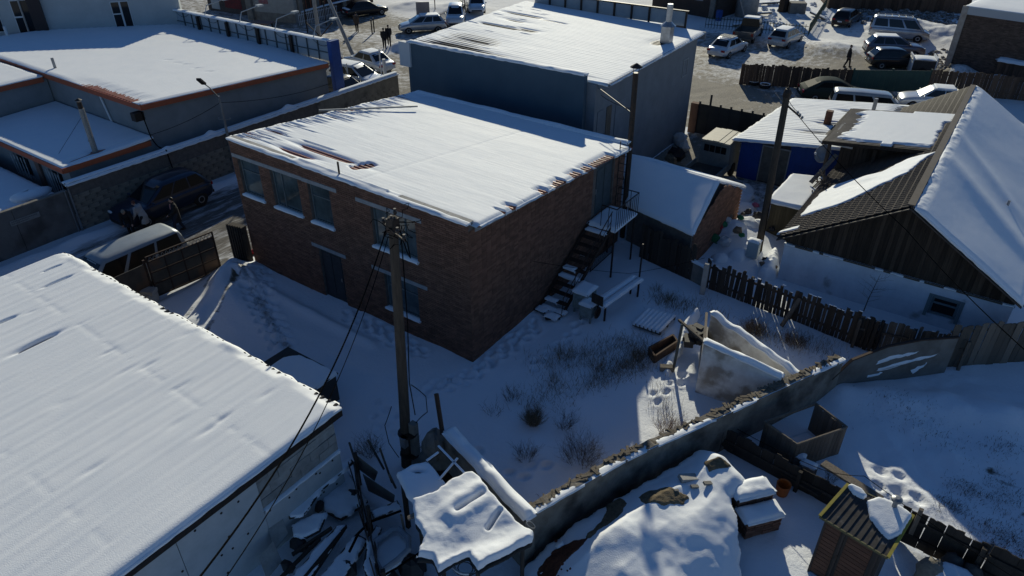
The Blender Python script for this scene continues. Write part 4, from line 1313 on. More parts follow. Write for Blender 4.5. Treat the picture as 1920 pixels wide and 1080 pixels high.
cable("slack black cable running down the utility pole shaft", [PT + Vector((.18, .05, -.4)), (1.64, -4.62, 5), (1.62, -4.75, 3.1), (1.72, -4.75, 2.0)], .016)
cable("loop of black cable hanging beside the pole foot", [(1.62, -4.70, 3.0), (1.95, -4.5, 2.6), (2.0, -4.55, 2.1), (1.72, -4.75, 1.7)], .013, -.03)
cable("thin looped wire on the shaded side of the pole foot", [(1.2, -5.1, 2.3), (1.0, -5.25, 1.6), (1.02, -5.2, .9), (1.2, -5.05, .3)], .012, .02)
bq = thing("meter_box", "pale grey meter box strapped low on the utility pole", "meter box", (1.55, -5.1, 1.0))
tag(MB().bx(-.09, .09, -.09, .06, 0, .34).build("box_body", GREYTIN, bq, local=True))
e1, e2 = W(352, 1110, 7.6), W(405, 1110, 7.3)
cable("thick black cable crossing the near snow roof from the pole", [PT + Vector((-.25, 0, -.4)), e1], .017, .75)
cable("thinner black cable running beside the thick one over the near snow roof", [PT + Vector((-.1, -.1, -.5)), e2], .009, .7)

# ================================================================ YARD: RUINED LIMED CELLAR WALLS
cw = thing("ruined_cellar_walls", "two roofless limed walls with snow tops standing against the perimeter wall", "ruin", (7, 3, 0))


def slab_wall(parent, a, b, h0, h1, th, m, name="wall", snow=.09, z0=-.2, side=1, ragged=0.0, n=14):
    a, b = Vector(a).to_3d(), Vector(b).to_3d(); d = (b - a); d.z = 0; L = d.length; d.normalize(); nv_ = Vector((-d.y, d.x, 0)) * th * side
    mb = MB(); r_ = random.Random(int(L * 1000))
    hs = [h0 + (h1 - h0) * i / n + (r_.uniform(-ragged, ragged)) for i in range(n + 1)]
    for i in range(n):
        p, q = a + d * L * i / n, a + d * L * (i + 1) / n
        bot = [p, q, q + nv_, p + nv_] if side < 0 else [p, q, q + nv_, p + nv_]
        mb.hexa([Vector((v.x, v.y, z0)) for v in bot] + [Vector((bot[0].x, bot[0].y, hs[i])), Vector((bot[1].x, bot[1].y, hs[i + 1])), Vector((bot[2].x, bot[2].y, hs[i + 1])), Vector((bot[3].x, bot[3].y, hs[i]))])
    w = mb.build(name, m, parent)
    if snow:
        hh = lambda t: np.interp(t, np.linspace(0, 1, n + 1), hs)
        c = [a, b, b + nv_, a + nv_]
        f0 = quadf((*c[0][:2], 0), (*c[1][:2], 0), (*c[2][:2], 0), (*c[3][:2], 0))

        def f(aa, bb):
            P = f0(aa, bb); P[..., 2] = hh(np.asarray(aa)); return P
        f.la, f.lb = f0.la, f0.lb
        snow_sheet("snow_cap", f, lambda aa, bb, x, y: snow * (.9 + 1.1 * (fbm(x * 1.3, y * 1.3, 3) - .5)), max(20, int(L * 14)), 8, parent, over=.05, edge=th * .5)
    return w


slab_wall(cw, (6.98, 2.95), (9.44, 3.12), 2.05, 1.66, .2, TEAL, snow=.12)
slab_wall(cw, (6.45, 5.0), (9.8, 3.75), 1.75, 1.45, .2, TEAL, snow=.10, ragged=.05)
slab_wall(cw, (6.3, 4.95), (6.85, 3.5), 1.2, 1.3, .12, TEAL, name="door_jamb", snow=0)
MB().beam((6.3, 4.95, 1.75), (6.95, 3.1, 2.0), .08, .08).build("door_frame", WOODG, cw)
MB().beam(W(1273, 600, 1.92), Vector((7.02, 3.0, 2.0)), .08, .08).build("beam", WOODG, cw)
pb = W(1262, 695); pt = W(1275, 601, 1.95)
MB().beam(pb - Vector((0, 0, .1)), (pb.x + .05, pb.y + .05, 1.95), .075, .075, (1, 0, 0)).build("post", mat("green_grey_post", (.10, .11, .10), (.07, .075, .07), rough=.85, scale=6), cw)
for pts, z, t_ in (([(1278, 612), (1303, 583), (1313, 590), (1290, 625), (1278, 660), (1268, 670)], .55, .35), ([(1240, 672), (1250, 655), (1275, 640), (1285, 650), (1268, 668), (1258, 700), (1245, 690)], .15, .28)):
    snow_patch("snow_bank", PX(pts, .3), flat(z - .3), cw, t_, res=.05, edge=.25, noise=.6)
wl_ = thing("planter_box", "rotten sunken timber box with dark hollow beside the snowy ruin step", "box", (4.9, 4.3, 0))
c4 = [W(1217, 652, .3), W(1262, 628, .3), W(1270, 640, .3), W(1228, 668, .3)]
for a, b in zip(c4, c4[1:] + c4[:1]): MB().beam(Vector((a.x, a.y, .15)), Vector((b.x, b.y, .15)), .06, .36).build("board", WOODB, wl_)
MB().prism([(p.x, p.y) for p in c4], -.1, .06).build("soil", mat("dark_soil", (.03, .024, .02), (.05, .04, .03), rough=.95, scale=8), wl_)
MB().box(W(1250, 690, .1), (.45, .2, .18), .5).build("brick_lump", WALLB, wl_)
rb = MB(); r9 = random.Random(2)
for i in range(12): rb.box((6.15 + r9.uniform(-.25, .25), 4.75 + r9.uniform(-.3, .3), .5 + r9.uniform(0, .5)), (r9.uniform(.2, .45), r9.uniform(.2, .4), r9.uniform(.1, .25)), r9.uniform(0, 3))
tag(tag(rb.build("rubble", DARKW), "dark rubble piled inside the corner of the ruined cellar", "rubble"), kind="stuff")

# ================================================================ PERIMETER WALL
PERI = mat("perimeter_concrete", (.25, .225, .185), (.16, .14, .115), rough=.95, scale=2.5, bump=.5, bscale=16, rnd=.08, dirt=((.06, .052, .045), 1.1, (.5, .68)))
pw = thing("perimeter_wall", "long grey concrete yard wall with broken mossy top and patchy snow", "wall", (6, -5.5, 0))
PH = [1.85, 1.7, 1.55, 1.5, 1.45]
pts = [Vector((6.10, -5.80, 0)), Vector((7.15, -2.6, 0)), Vector((8.5, .5, 0)), Vector((9.6, 2.95, 0)), Vector((10.75, 5.45, 0))]
for i, (a, b) in enumerate(zip(pts[:-1], pts[1:])):
    slab_wall(pw, a, b, PH[i], PH[i + 1], .26, PERI, name="wall_section", snow=0, ragged=.03, side=1)
    dd_ = (b - a).normalized(); nn = Vector((-dd_.y, dd_.x, 0))
    for s_, w0, w1, am in ((0, -.03, .11, 1),):
        aa, bb_ = a + nn * w0, b + nn * w0; ac, bc = a + nn * w1, b + nn * w1; zt, zu = PH[i], PH[i + 1]
        snow_sheet("snow_cap", quadf((*aa[:2], zt), (*bb_[:2], zu), (*bc[:2], zu), (*ac[:2], zt)), (lambda am, k: lambda A, B, x, y: am * (.11 * (fbm(x * 1.3 + k, y * 1.3, 3) - .46)))(am, i), 60, 6, pw, over=.04, edge=.07)
    rub = MB(); r9 = random.Random(i)
    for k in range(50):
        t = r9.random(); q = a.lerp(b, t) + nn * r9.uniform(.1, .25)
        rub.box((q.x, q.y, PH[i] + (PH[i + 1] - PH[i]) * t + r9.uniform(-.02, .04)), (r9.uniform(.06, .3), r9.uniform(.04, .1), r9.uniform(.015, .05)), r9.uniform(0, 3))
    tag(rub.build("broken_coping", mat("mossy_coping", (.20, .165, .12), (.11, .09, .065), rough=.95, scale=5, bump=.5, bscale=30), pw), kind="stuff")
p2w = thing("broken_side_wall", "thick snow-topped wall stub ending in broken concrete before the pole", "wall", (4, -5, 0))
slab_wall(p2w, (W(985, 972, 2.0).x, W(985, 972, 2.0).y), (W(832, 812, 2.0).x, W(832, 812, 2.0).y), 1.9, 2.0, .3, PERI, name="wall_section", snow=.16, side=-1, ragged=.03)
for k, (x, y, z, s) in enumerate(((2.5, -4.75, 1.0, .8), (2.3, -4.85, .6, .6), (2.6, -5.0, 1.5, .45), (2.3, -4.6, .5, .5))):
    MB().ell((x, y, z), (s * .6, s * .5, s), 7, 5, .5).build("broken_concrete", CONC, p2w)
tag(MB().beam(W(830, 815, 1.9), W(818, 738, 2.9), .09, .09, (1, 0, 0)).build("leaning_stake", RUST), "rusty leaning stake standing in the broken wall stub", "stake")
# ================================================================ GABLED HOUSE (right)
gh = thing("gabled_house", "whitewashed house with dark plank gable, brown tile roof and deep snow on one slope", "house", (10.9, 11.6, 0))
HXL, HXR, HYF, HYB = 6.95, 14.88, 11.6, 28.0
APX, APZ, EZ = 10.88, 4.62, 2.12
HW = mat("house_whitewash", (.66, .70, .75), (.52, .56, .61), rough=.9, scale=1.0, bump=.15, bscale=30, dirt=((.30, .31, .32), 1.3, (.60, .72)))
wd = (12.45, 13.37, .45, 1.2)
q = MB(); wall_cells(q, 'x', HYF, HYF + .3, HXL, HXR, -.3, 1.72, [wd])
q.bx(HXL, HXL + .3, HYF + .3, HYB, -.3, 2.0); q.bx(HXR - .3, HXR, HYF + .3, HYB, -.3, 2.0); q.bx(HXL + .3, HXR - .3, HYF + .6, HYB, 0, 2.0)
q.build("wall", HW, gh)
w = window(gh, 'y', HYF + .12, -1, *wd, trans=(wd[2] + .48,), fm=mat("blue_grey_frame", (.16, .20, .21), rough=.7), gm=GLASSD, fw=.09)
MB().bx(wd[0] - .12, wd[0] - .003, HYF - .03, HYF - .003, wd[2] - .1, wd[3] + .1).bx(wd[1] + .003, wd[1] + .12, HYF - .03, HYF - .003, wd[2] - .1, wd[3] + .1).bx(wd[0], wd[1], HYF - .03, HYF - .003, wd[3] + .003, wd[3] + .1).build("window_surround", MATS["blue_grey_frame"], w)
topz = lambda x: (EZ + (APZ - EZ) * (x - 6.75) / (APX - 6.75)) if x < APX else (APZ - (APZ - EZ) * (x - APX) / (14.98 - APX))
MB().extr([(HXL, HYF + .05, 1.72), (HXR, HYF + .05, 1.72), (HXR, HYF + .05, topz(HXR) - .1), (APX, HYF + .05, APZ - .12), (HXL, HYF + .05, topz(HXL) - .1)], (0, .2, 0)).build("gable_backing", BLACK, gh)
x = HXL + .02; r9 = random.Random(4)
GB = mat("gable_timber", (.062, .046, .034), (.035, .027, .021), rough=.9, scale=3, bump=.4, bscale=14, rnd=.45, stretch=(6, 6, .5))
while x < HXR - .05:
    wv = r9.uniform(.12, .17); x1 = min(x + wv, HXR)
    o = r9.uniform(0, .02)
    MB().extr([(x, HYF + .02 - o, 1.70 + r9.uniform(-.02, .02)), (x1 - .012, HYF + .02 - o, 1.70), (x1 - .012, HYF + .02 - o, max(1.74, topz(x1) - .1)), (x, HYF + .02 - o, max(1.74, topz(x) - .1))], (0, .028, 0)).build("gable_board", GB, gh)
    x = x1
MB().bx(HXL - .03, HXR + .02, HYF - .06, HYF - .005, 1.64, 1.72).build("gable_ledge", WOODG, gh)
snow_sheet("ledge_snow", quadf((HXL, HYF - .07, 1.72), (HXR, HYF - .07, 1.72), (HXR, HYF + .0, 1.72), (HXL, HYF + .0, 1.72)), lambda a, b, x, y: .05 * (fbm(x * 1.7, y, 3) - .5), 160, 4, gh, edge=.03)
OY = 11.08
for (xa, za), (xb, zb) in (((6.72, EZ - .02), (APX, APZ)), ((APX, APZ), (15.02, EZ - .05))):
    MB().beam((xa, OY - .02, za - .07), (xb, OY - .02, zb - .07), .04, .2, (0, -1, 0)).build("barge_board", mat("brown_trim", (.085, .065, .052), (.06, .046, .037), rough=.7, scale=4), gh)
    MB().beam((xa, (OY + HYF) / 2, za - .1), (xb, (OY + HYF) / 2, zb - .1), HYF - OY - .05, .03, (0, 0, 1)).build("soffit", MATS["brown_trim"], gh)


def tile_roof(name, c00, c10, c11, c01, parent, row=.30, wave=.22, amp=.03, step=.035, res=(.05, .044), clip=None):
    """metal roof tiles: a runs up the slope, b along the eave"""
    f = quadf(c00, c10, c11, c01)
    na, nb = int(f.la / res[0]) + 1, int(f.lb / res[1]) + 1
    a, b = np.meshgrid(np.linspace(0, 1, na), np.linspace(0, 1, nb), indexing='ij')
    P = f(a, b)
    s = a * f.la / row
    h = amp * np.sin(2 * np.pi * b * f.lb / wave) + step * (1 - (s - np.floor(s)))
    P[..., 2] += h
    return MB().grid(P).build(name, BROWNTILE, parent), f


tr, fL = tile_roof("tile_roof", (6.72, OY, EZ), (APX, OY, APZ), (APX, 28.3, APZ), (6.72, 28.3, EZ), gh)
MB().hexa([(6.72, OY + .02, EZ - .12), (APX, OY + .02, APZ - .1), (APX, 28.3, APZ - .1), (6.72, 28.3, EZ - .12), (6.72, OY + .02, EZ - .04), (APX, OY + .02, APZ - .04), (APX, 28.3, APZ - .04), (6.72, 28.3, EZ - .04)]).build("roof_deck", WOODD, gh)
zL = lambda x, y: EZ + (APZ - EZ) * (x - 6.72) / (APX - 6.72) + .01


def slopeL(px, py):
    r = Vector(ray(px, py)); o = Vector((CAMX, CAMY, CAMH)); n = Vector((-(APZ - EZ), 0, APX - 6.72))
    return o + r * ((Vector((6.72, 0, EZ)) - o).dot(n) / r.dot(n))


snow_patch("roof_snow", [slopeL(*p) for p in ((1497, 409), (1515, 388), (1535, 366), (1560, 350), (1600, 338), (1650, 325), (1700, 300), (1764, 284), (1740, 296), (1700, 326), (1650, 350), (1590, 380), (1540, 396))], zL, gh, .085, res=.05, rag=.06, edge=.12)
snow_patch("roof_snow", [slopeL(*p) for p in ((1457, 439), (1463, 434), (1500, 424), (1497, 430))], zL, gh, .05, res=.03, edge=.06)
# the snowy right-hand slope
fR = quadf((APX + .12, OY - .03, APZ), (15.05, OY - .03, EZ - .03), (15.05, 28.4, EZ - .03), (APX + .12, 28.4, APZ))
MB().hexa([(APX, OY, APZ - .1), (15.02, OY, EZ - .14), (15.02, 28.3, EZ - .14), (APX, 28.3, APZ - .1), (APX, OY, APZ), (15.02, OY, EZ - .04), (15.02, 28.3, EZ - .04), (APX, 28.3, APZ)]).build("roof_deck", BROWNTILE, gh)


def th_R(a, b, x, y):
    t = .14 + .10 * (fbm(x * .4 + 2, y * .3, 2) - .5) + .012 * (fbm(x * 1.3, y * 1.0, 3) - .5) + .004 * (fbm(x * 7, y * 2.2, 3) - .5)
    t = t + .10 * np.exp(-(((y - 17.0) + (x - 11) * .6) / .8) ** 2) + .08 * np.exp(-(((y - 20.3) + (x - 11) * .9) / .7) ** 2)
    t = t - .35 * sst(.55, .0, x - APX) * (fbm(x * 1.5, y * 1.6, 3) - .22)
    return t


snow_sheet("roof_snow", fR, th_R, 130, 420, gh, over=.05, edge=.2)
MB().beam((APX - .02, OY, APZ + .03), (APX - .02, 28.3, APZ + .03), .24, .06).build("ridge_cap", MATS["brown_trim"], gh)
p = Vector((13.2, 15.2, topz(13.2)))
pp = None
r_ = Vector(ray(1888, 388)); o_ = Vector((CAMX, CAMY, CAMH)); n_ = Vector((APZ - EZ, 0, 15.05 - APX)); p = o_ + r_ * ((Vector((APX, 0, APZ + .1)) - o_).dot(n_) / r_.dot(n_))
MB().tube([p - Vector((0, 0, .2)), p + Vector((0, 0, .28))], .05, 8).build("vent_pipe", GREYTIN, gh)

# porch with the flat snowy roof
po = thing("roofed_porch", "timber porch under a nearly flat brown roof sheet with a big snow panel", "porch", (6.5, 18.3, 0))
fP = quadf((6.28, 18.15, 3.84), (10.86, 18.0, 4.42), (10.86, 23.1, 4.5), (6.28, 23.3, 3.92))
cfp = corr(fP, 'a', .16, .014)
roof_sheet("roof_sheet", fP, cfp, 10, 260, mat("brown_corrugated", (.13, .10, .082), (.10, .076, .062), rough=.55, scale=4, metal=.1), po, th=.1)


def th_P(a, b, x, y):
    st_ = fbm(x * .9, y * 6, 3)
    t = .085 - .2 * sst(.17, .02, a + .12 * (st_ - .5) - .05 * (b > .25) * (b < .8)) - .16 * sst(.90, .96, a + .05 * (fbm(x, y * 3, 2) - .5)) * (b < .75)
    t = t - .17 * sst(.10, .03, b + .12 * (st_ - .5)) * ((a < .5) | (a > .6)) - .13 * sst(.9, .97, b + .1 * (st_ - .5)) * (a < .6)
    t = t + .09 * patch(x, y, (6.5, 18.4), .5, .35) + .11 * patch(x, y, (6.45, 20.3), .14, 1.2, 0, 4)
    return t


snow_sheet("roof_snow", fP, th_P, 110, 260, po, over=.04, edge=.08, lift=lambda a, b: .3 * cfp(a, b))
MB().beam((6.25, 18.1, 3.74), (6.25, 23.3, 3.82), .12, .16).build("edge_beam", WOODD, po)
MB().beam((6.25, 18.1, 3.76), (10.7, 17.95, 4.3), .1, .16).build("edge_beam", WOODD, po)
x = 6.9; r9 = random.Random(8)
while x < 10.2:
    MB().bx(x, x + .15, 18.9 + r9.uniform(0, .02), 18.94, 2.1, 3.78 + .1 * (x - 6.9)).build("wall_board", WOODD, po); x += .165
for xx, yy in ((6.5, 18.4), (6.5, 22.9), (8.4, 18.6)):
    MB().bx(xx - .07, xx + .07, yy - .07, yy + .07, -.1, 3.72).build("post", WOODD, po)
MB().bx(6.9, 10.2, 19, 22.9, 0, 3.5).build("inner_wall", WOODD, po)
MB().bx(5.9, 7.4, 18.9, 19.2, 3.42, 3.5).build("lintel_beam", PVC, po)
tag(MB().beam((6.3, 17.2, 2.1), (6.95, 18.0, 3.35), .22, .06).build("leaning_plank", WOODG), "pale plank leaning against the porch post below the snow panel", "plank")
dish = thing("satellite_dish", "grey satellite dish on a bent pole beside the porch corner", "satellite dish", (6.6, 17.4, 2.1))
cdir = Vector((-.45, -.75, .38)).normalized(); dc = W(1543, 288, 3.0)
pr = [(0.0, -.09), (.16, -.08), (.3, -.045), (.43, .0), (.44, .01), (.42, .02), (.28, -.02), (.15, -.055), (.0, -.065)]
Rm = cdir.to_track_quat('Z', 'Y').to_matrix(); mb = MB()
tmp = MB().lathe((0, 0, 0), pr, 20); mb.add([Rm @ Vector(v) + dc for v in tmp.v], tmp.f)
mb.build("reflector", GREYTIN, dish, smooth=True)
MB().tube([dc - cdir * .08, dc - cdir * .18 - Vector((0, 0, .15)), dc + Vector((.35, -.2, -.95))], .03, 6).build("pole", GREYTIN, dish)
MB().tube([dc - Vector((0, 0, .4)) , dc + cdir * .5 - Vector((0, 0, .15))], .014, 5).build("feed_arm", GREYTIN, dish)
MB().ell(dc + cdir * .52 - Vector((0, 0, .12)), (.06, .06, .06), 8, 5).build("receiver", PVC, dish)
lg = MB(); r9 = random.Random(9)
for i in range(22):
    q = Vector((6.85 + r9.uniform(-.45, .35), 16.9 + r9.uniform(-.3, .3), 1.9 + r9.uniform(0, .75)))
    lg.beam(q, q + Vector((r9.uniform(-.4, .4), r9.uniform(-.2, .2), r9.uniform(.1, .5))), .05, .04)
tag(tag(lg.build("loose_laths", WOODG), "jumble of pale laths below the satellite dish", "laths"), kind="stuff")

# ================================================================ BLUE SHED AND SMALL SHED
bl_ = thing("blue_shed", "bright blue shed with striped snow roof and two pale framed doors", "shed", (4.4, 20.8, 0))
BLW = mat("blue_sheet", (.014, .06, .26), (.011, .048, .20), rough=.55, scale=2, bump=.05)
ZB = lambda x: 2.16 + .12 * (x - 1.5)
q = MB(); q.hexa([(1.8, 20.85, -.2), (7.2, 20.85, -.2), (7.2, 28.6, -.2), (1.8, 28.6, -.2), (1.8, 20.85, 2.08), (7.2, 20.85, 2.7), (7.2, 28.6, 2.7), (1.8, 28.6, 2.08)]); q.build("wall", DARKW, bl_)
x = 1.8
while x < 7.15:
    if not (2.93 < x + .05 < 4.28):
        MB().bx(x, x + .118, 20.81 + .012 * (int(x * 10) % 2), 20.85, -.2, ZB(x) - .1).build("sheet_rib", BLW, bl_)
    x += .12
DOOR = mat("grey_brown_door", (.15, .14, .115), (.085, .08, .07), rough=.9, scale=3, bump=.3)
for xa, xb in ((2.92, 3.6), (3.64, 4.36)):
    dd_ = MB().bx(xa + .05, xb - .05, 20.80, 20.84, .1, 1.98).build("door", DOOR, bl_)
    f_ = MB(); f_.bx(xa, xa + .05, 20.76, 20.84, .05, 2.05); f_.bx(xb - .05, xb, 20.76, 20.84, .05, 2.05); f_.bx(xa + .05, xb - .05, 20.76, 20.84, 1.99, 2.05)
    f_.build("door_frame", GREYFRAME, dd_)
BR = quadf((1.45, 20.35, 2.15), (7.35, 20.35, 2.87), (8.45, 28.9, 2.95), (2.05, 28.9, 2.2))
cfb = corr(BR, 'a', .3, .025)
roof_sheet("roof_sheet", BR, cfb, 12, 220, GREYTIN, bl_)
cb = [W(1551, 231, 2.62), W(1520, 250, 2.5), W(1588, 203, 2.8), W(1690, 207, 2.95)]


def th_B(a, b, x, y):
    t = .075 + .03 * (fbm(x * .8, y * 3, 3) - .5)
    for c, ru, rv in ((cb[0], .9, .45), (cb[1], 1.0, .3), (cb[2], .7, .3)):
        t = t - .11 * patch(x, y, (c.x + .2, c.y), ru, rv) * (.5 + fbm(x, y * 8, 2))
    t = t - .12 * patch(x, y, (cb[3].x + .3, cb[3].y), .75, 1.2, 0, 4)
    return t


snow_sheet("roof_snow", BR, th_B, 110, 220, bl_, over=.06, edge=.12, lift=lambda a, b: .4 * cfb(a, b))
c = cb[0]; MB().bx(c.x - .16, c.x + .16, c.y - .15, c.y + .15, 2.5, 3.3).build("chimney", mat("rust_chimney", (.14, .06, .035), (.07, .035, .025), rough=.8, scale=5), bl_)
c = W(1636, 212, 2.85); MB().tube([(c.x, c.y, 2.7), (c.x, c.y, 3.65)], .10, 8).build("stove_pipe", GREYTIN, bl_)
MB().beam(W(1545, 258, 2.62), W(1597, 205, 2.9), .12, .07).build("flashing_strip", BLACK, bl_)
ssd = thing("plank_outbuilding", "little yellow-brown plank outbuilding with a clean snow roof by the brown tile eave", "shed", (5.9, 15, 0))
WOODY = mat("ochre_timber", (.13, .10, .055), (.08, .062, .036), rough=.9, scale=3, bump=.3, rnd=.25, stretch=(6, 6, .6))
MB().bx(5.32, 6.45, 14.98, 18.0, -.2, 1.72).build("inner_wall", DARKW, ssd)
x = 5.3
while x < 6.5:
    piece("wall_board", 'box', WOODY, ssd, (x + .06, 14.96, .8), (.112, .03, 1.8), (0, 0, 0)); x += .12
y = 15.04
while y < 18:
    piece("wall_board", 'box', WOODY, ssd, (5.3, y + .06, .8), (.03, .112, 1.8), (0, 0, 0)); y += .12
fS = quadf((5.15, 14.75, 1.82), (6.68, 14.85, 1.82), (6.7, 18.5, 1.95), (5.25, 18.0, 1.95))
roof_sheet("roof_sheet", fS, None, 4, 4, DARKTIN, ssd)
snow_sheet("roof_snow", fS, lambda a, b, x, y: .10 + .03 * (fbm(x, y, 3) - .5), 40, 70, ssd, edge=.1)

# ================================================================ POLE AND CABLES, METER CABINET
rp = thing("leaning_pole", "dark leaning timber pole between the rubbish heap and the blue shed", "utility pole", (5.68, 12.85, 0))
RT = Vector((5.35, 13.5, 7.05))
MB().tube([(5.68, 12.85, -.1), Vector((5.6, 13.0, 2)), RT], [.16, .15, .13], 12).build("shaft", POLEW, rp)
MB().ell(RT + Vector((0, 0, -.1)), (.17, .17, .28), 8, 5, .2).beam(RT + Vector((.1, -.05, -.5)), RT + Vector((.75, -.35, -.75)), .06, .05).build("head_irons", BLACK, rp)
im = MB()
for k in range(3): im.lathe(RT + Vector((.62 + .1 * k, -.3, -.62 - .08 * k)), [(.03, -.05), (.055, 0), (.03, .06)], 8)
im.build("insulators", GREYTIN, rp)
mc = thing("meter_cabinet", "white meter cabinet with snow on top, fixed to the foot of the leaning pole", "cabinet", (5.6, 12.2, .3))
MB().bx(5.38, 5.86, 12.05, 12.36, .35, 1.12).build("cabinet_body", mat("cabinet_paint", (.42, .46, .46), rough=.6), mc)
MB().bx(5.42, 5.82, 12.03, 12.048, .42, 1.06).build("door", mat("cabinet_door", (.38, .42, .42), rough=.6), mc)
snow_sheet("snow_cap", quadf((5.38, 12.05, 1.12), (5.86, 12.05, 1.12), (5.86, 12.36, 1.12), (5.38, 12.36, 1.12)), lambda a, b, x, y: .05 + 0 * a, 8, 6, mc, edge=.06)
MB().bx(5.5, 5.75, 12.2, 12.34, -.1, .35).build("stand", WOODB, mc)
c0 = RT + Vector((.7, -.35, -.75))
cable("heavy black cable sweeping from the leaning pole past the gable to the right edge", [c0, W(1700, 432, 5.2), W(1960, 690, 5.0)], .014, .12)
cable("thin cable from the leaning pole toward the brown tile roof", [RT + Vector((.1, 0, -.3)), c0 + Vector((.02, 0, .12))], .012, .06)
cable("black cable running down the leaning pole to the meter cabinet", [RT + Vector((.18, -.05, -2.5)), (5.82, 12.7, 1.2), (5.9, 12.5, .6), (5.8, 12.2, .3)], .016, .02)
cable("pale washing line from the brick wall corner to the yard fence", [onX(1000, 490, .02), W(1180, 513, 1.35), (4.6, 9.1, 1.4)], .008, .05)
c0 = W(1360, 772, 1.55)
cable("black cable looping down the perimeter wall and along the bin to the toilet hut", [c0, W(1378, 802, .6), W(1540, 880, 1.3), (12.4, -.2, 2.2), W(1905, 1085, 1.9)], .009, .06)

# ================================================================ FENCES IN THE YARD
board_fence("plank_fence", "blackened plank fence behind the metal stair under the brick shed eave", (1.45, 9.95), (4.0, 9.42), 1.55, WOODD, bw=.16, hvar=.1, snow=.1)
t = thing("concrete_fence_panel", "short grey concrete fence panel with snow between two plank fences", "fence", (4.25, 9.3, 0))
slab_wall(t, (4.0, 9.42), (4.75, 9.2), .95, .9, .1, CONC, name="panel", snow=.05)
board_fence("picket_fence", "uneven dark picket fence with snow on its rail before the rubbish heap", (4.75, 9.25), (8.35, 8.88), 1.2, WOODD, bw=.17, gap=.022, hvar=.14, lean=.05, snow=.45)
board_fence("picket_fence", "dark picket fence in front of the whitewashed wall", (8.4, 8.9), (11.3, 8.55), 1.25, WOODD, bw=.15, gap=.02, hvar=.1, lean=.03, snow=.5, h1=1.35)
board_fence("weathered_fence", "grey weathered board fence with a snowy rail below the house window", (10.6, 8.62), (13.9, 9.35), 1.25, WOODG, bw=.13, gap=.008, hvar=.06, lean=.02, snow=.15, rails=(.62,), railside=-1)
board_fence("tall_plank_fence", "tall wide-board grey fence at the right frame edge above the snow yard", (13.35, 8.95), (17.5, 12.6), 1.75, WOODG, bw=.26, gap=.015, hvar=.04, lean=.03, posts=0, rails=(.3, .85))
t = thing("rusted_sheet_fence", "curved grey sheet fence streaked with snow at the head of the snow yard", "fence", (12, 7, 0))
SHEET = mat("old_grey_sheet", (.20, .185, .165), (.13, .118, .10), rough=.8, scale=1.2, bump=.2, metal=.1, dirt=((.09, .075, .06), .9, (.55, .7)))
pth = [W(1548, 744), W(1580, 728), W(1640, 716), W(1700, 708), W(1770, 698)]
hts = [.75, 1.2, 1.5, 1.6, 1.5]
for i in range(4):
    a, b = pth[i], pth[i + 1]
    d_ = (b - a).normalized(); n_ = Vector((-d_.y, d_.x, 0)) * .02
    MB().hexa([a - n_, b - n_, b + n_, a + n_, *(Vector((p.x, p.y, h)) for p, h in ((a - n_, hts[i]), (b - n_, hts[i + 1]), (b + n_, hts[i + 1]), (a + n_, hts[i])))]).build("sheet", SHEET, t)
    nn = Vector((d_.y, -d_.x, 0))
    MB().beam(a + Vector((0, 0, hts[i])) , b + Vector((0, 0, hts[i + 1])), .09, .05).build("top_rail", RUST, t)
# snow clinging to the sheet
def cling(a, b, z0, z1, pts, parent, off=.03):
    d_ = (b - a); d_.z = 0; L = d_.length; d_.normalize(); n_ = Vector((d_.y, -d_.x, 0))
    if (Vector((CAMX, CAMY, 0)) - a).dot(n_) < 0: n_ = -n_
    q9 = random.Random(len(pts)); fine = []
    for (u, z), (u2, z2) in zip(pts, pts[1:] + pts[:1]):
        fine += [(u + (u2 - u) * k / 4 + q9.uniform(-.02, .02), z + (z2 - z) * k / 4 + q9.uniform(-.03, .03)) for k in range(4)]
    base = [a + d_ * (u * L) + Vector((0, 0, z)) for u, z in fine]
    mb = MB(); c = sum(base, Vector()) / len(base)
    rim = [p + n_ * off * .3 for p in base]; inn = [p.lerp(c, .3) + n_ * (off + .02) for p in base]
    k = len(base)
    mb.add(rim + inn, [(i, (i + 1) % k, k + (i + 1) % k, k + i) for i in range(k)] + [tuple(range(k, 2 * k))])
    return mb.build("clinging_snow", SNOW, parent, smooth=True)
a, b = pth[2], pth[4]
for pts in ([(-.15, .72), (.05, .92), (.3, .98), (.5, 1.05), (.52, 1.16), (.3, 1.1), (.1, 1.08), (-.1, .95)], [(-.1, .45), (.1, .5), (.45, .72), (.8, .82), (.82, .92), (.5, .86), (.2, .72), (-.05, .6)], [(-.3, .2), (0, .3), (.1, .42), (-.1, .42), (-.3, .32)], [(.5, .1), (.62, .4), (.7, .62), (.6, .5), (.45, .3)], [(-.45, .75), (-.3, .85), (-.25, .95), (-.4, .88)]):
    cling(a, b, 0, 0, pts, t)
tag(MB().beam(W(1465, 612, .1), W(1500, 560, 1.1), .13, .1).build("leaning_post", WOODG), "pale post leaning against the dark picket fence over dry bushes", "post")
tag(MB().box((4.85, 8.75, .65), (.2, .2, 1.35), .2).box((4.85, 8.75, 1.35), (.16, .16, .1), .2).build("concrete_post", CONCL), "stubby pale concrete post standing before the dark picket fence", "post")

